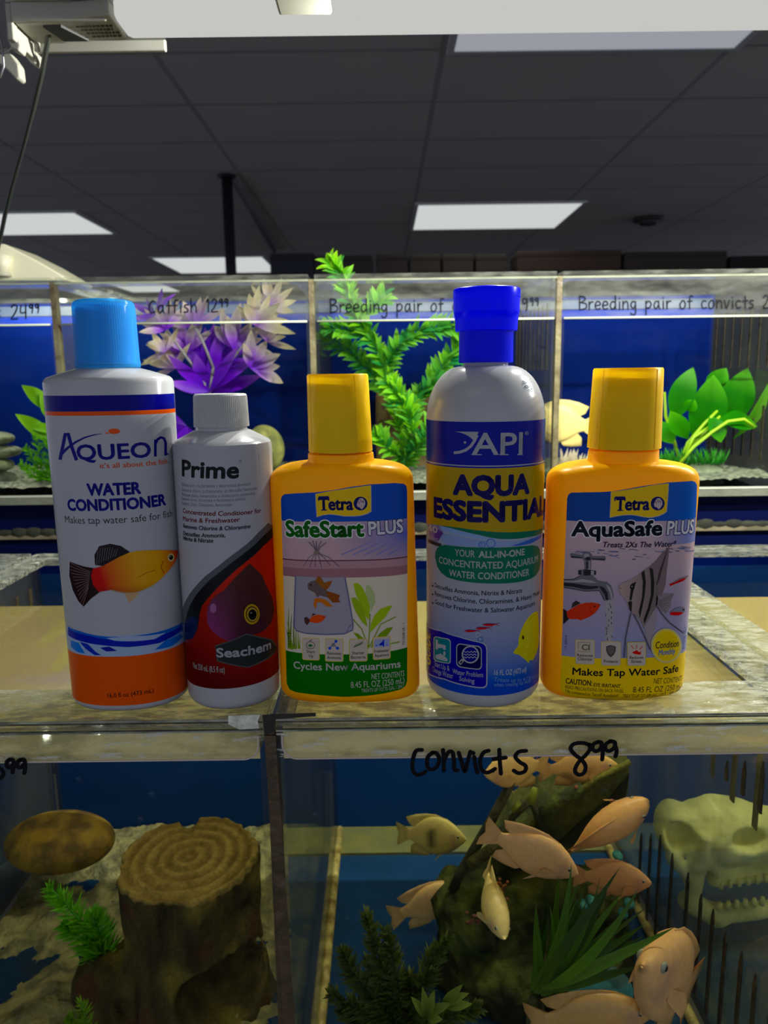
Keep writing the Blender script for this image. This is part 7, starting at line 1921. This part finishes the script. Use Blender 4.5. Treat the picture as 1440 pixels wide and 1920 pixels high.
W1 = 0.0023; Yp = -0.0015
mb = MB()
for L in ([(142, 252), (120, 256), (108, 290), (108, 328), (122, 345), (142, 342), (156, 333)], [(182, 262), (164, 280), (163, 314), (180, 326), (200, 312), (207, 285), (196, 264), (180, 264)], [(221, 252), (224, 290), (224, 330)], [(224, 296), (240, 262), (256, 260), (262, 290), (264, 325), (276, 328)], [(280, 262), (292, 300), (303, 334), (312, 300), (324, 258)], [(338, 278), (342, 305), (350, 336)], [(334, 262), (335, 264)], [(392, 254), (372, 262), (360, 292), (366, 325), (388, 336), (416, 322)], [(432, 250), (434, 295), (438, 340)], [(410, 286), (432, 283), (456, 280)], [(532, 254), (505, 258), (492, 276), (508, 296), (530, 310), (528, 330), (505, 338), (486, 328)],
          [(772, 234), (745, 226), (712, 230), (700, 248), (716, 270), (742, 290), (756, 315), (748, 340), (728, 345), (716, 328), (730, 298), (756, 272), (772, 250), (770, 232)], [(804, 222), (786, 230), (782, 248), (796, 257), (812, 246), (816, 226), (802, 222)], [(815, 232), (820, 260), (818, 288)], [(848, 220), (832, 230), (830, 248), (844, 256), (862, 244), (866, 224), (848, 219)], [(865, 230), (872, 255), (868, 276)]):
    mb = MB(); pen(mb, h(L), Yp, W1); mb.build('marker_stroke', M_MARK, tankM, smooth=False)
h2 = lambda L: [(x / 2, 1280 + y / 2) for x, y in L]
mb = MB()
for L in ([(36, 288), (26, 298), (28, 316), (42, 316), (52, 300), (48, 288), (36, 288)], [(51, 294), (52, 315), (47, 336)], [(78, 288), (66, 298), (68, 315), (82, 316), (94, 300), (90, 287), (76, 289)], [(93, 293), (96, 314), (92, 338)], [(-14, 296), (-8, 316), (8, 324), (14, 342), (2, 358), (-14, 360)]):
    mb = MB(); pen(mb, h2(L), Yp, W1); mb.build('marker_stroke', M_MARK, tankL, smooth=False)
# small hand lettering on the back row: unit strokes, x right, y up, baseline 0, x-height 1
GL_ = {
 'B': (1.1, [[(0.1, 0), (0.1, 1.7)], [(0.1, 1.7), (0.7, 1.6), (0.75, 1.2), (0.2, 0.9)], [(0.2, 0.9), (0.9, 0.75), (0.9, 0.2), (0.1, 0)]]),
 'r': (0.7, [[(0.1, 1), (0.15, 0)], [(0.15, 0.6), (0.35, 0.95), (0.6, 0.95)]]),
 'e': (0.85, [[(0.1, 0.5), (0.7, 0.6), (0.6, 0.95), (0.3, 1), (0.08, 0.5), (0.3, 0.05), (0.7, 0.15)]]),
 'd': (0.95, [[(0.7, 0.9), (0.3, 0.95), (0.1, 0.4), (0.4, 0.02), (0.7, 0.4)], [(0.72, 1.7), (0.75, 0.02)]]),
 'i': (0.45, [[(0.2, 0.95), (0.22, 0)], [(0.2, 1.35), (0.21, 1.4)]]),
 'n': (0.9, [[(0.1, 1), (0.12, 0)], [(0.12, 0.6), (0.4, 0.98), (0.68, 0.8), (0.72, 0)]]),
 'g': (0.9, [[(0.65, 0.9), (0.3, 0.95), (0.1, 0.5), (0.4, 0.1), (0.65, 0.5)], [(0.68, 0.95), (0.7, -0.4), (0.4, -0.7), (0.1, -0.5)]]),
 'p': (0.95, [[(0.12, 1), (0.14, -0.7)], [(0.14, 0.7), (0.45, 1), (0.75, 0.7), (0.6, 0.2), (0.14, 0.15)]]),
 'a': (0.95, [[(0.65, 0.9), (0.3, 0.95), (0.1, 0.4), (0.35, 0.02), (0.65, 0.5)], [(0.68, 0.98), (0.7, 0.3), (0.85, 0)]]),
 'o': (0.9, [[(0.4, 1), (0.1, 0.6), (0.2, 0.08), (0.55, 0.05), (0.75, 0.5), (0.6, 0.95), (0.38, 1)]]),
 'f': (0.75, [[(0.7, 1.55), (0.4, 1.6), (0.3, 1.2), (0.3, 0)], [(0.05, 0.9), (0.6, 0.95)]]),
 'c': (0.8, [[(0.65, 0.9), (0.3, 0.95), (0.1, 0.5), (0.3, 0.05), (0.68, 0.15)]]),
 'v': (0.8, [[(0.08, 1), (0.35, 0), (0.68, 1)]]),
 't': (0.7, [[(0.35, 1.5), (0.38, 0)], [(0.05, 0.9), (0.65, 0.95)]]),
 's': (0.75, [[(0.6, 0.95), (0.25, 0.95), (0.15, 0.7), (0.5, 0.45), (0.5, 0.1), (0.08, 0.05)]]),
 'h': (0.95, [[(0.1, 1.7), (0.14, 0)], [(0.14, 0.6), (0.45, 0.98), (0.7, 0.75), (0.75, 0)]]),
 'C': (1.05, [[(0.85, 1.4), (0.5, 1.55), (0.12, 0.9), (0.3, 0.1), (0.85, 0.2)]]),
 '1': (0.55, [[(0.1, 1.2), (0.3, 1.6), (0.32, 0)]]),
 '2': (0.9, [[(0.1, 1.3), (0.4, 1.6), (0.7, 1.3), (0.45, 0.6), (0.08, 0.02), (0.8, 0.05)]]),
 '4': (0.9, [[(0.15, 1.5), (0.12, 0.7), (0.7, 0.75)], [(0.65, 1.6), (0.68, 0)]]),
 '9': (0.9, [[(0.65, 1.3), (0.35, 1.55), (0.12, 1.15), (0.4, 0.85), (0.65, 1.2)], [(0.68, 1.5), (0.7, 0.8), (0.6, 0)]]),
 ' ': (0.8, []),
}
def hand(parent, s_, x0, x1, yb0, yb1, xh, sup=0, w=0.0017):
    mb = MB(); tot = 0.0; items = []
    for i, ch in enumerate(s_):
        wd, st = GL_[ch]; k = 0.62 if i >= len(s_) - sup else 1.0
        items.append((tot, k, st)); tot += wd * k + 0.08
    kx = (x1 - x0) / tot
    for off, k, st in items:
        up = 0.62 if k < 1 else 0.0
        for L in st:
            pts = []
            for (gx, gy) in L:
                px = x0 + (off + gx * k) * kx; yb = yb0 + (yb1 - yb0) * (px - x0) / (x1 - x0)
                pts.append((px, yb - (gy * k + up) * xh))
            pen(mb, pts, BY0 - 0.0017, w)
    return mb.build('marker_writing', M_MARK, parent, smooth=False)
hand(backs[0], 'ds 2499', -28, 76, 600, 597, 17, 2)
hand(backs[1], 'Catfish 1299', 278, 430, 588, 584, 15, 2)
hand(backs[2], 'Breeding pair of convicts 2999', 618, 1012, 586, 582, 15, 2)
hand(backs[3], 'Breeding pair of convicts 2999', 1085, 1478, 581, 577, 15, 2)
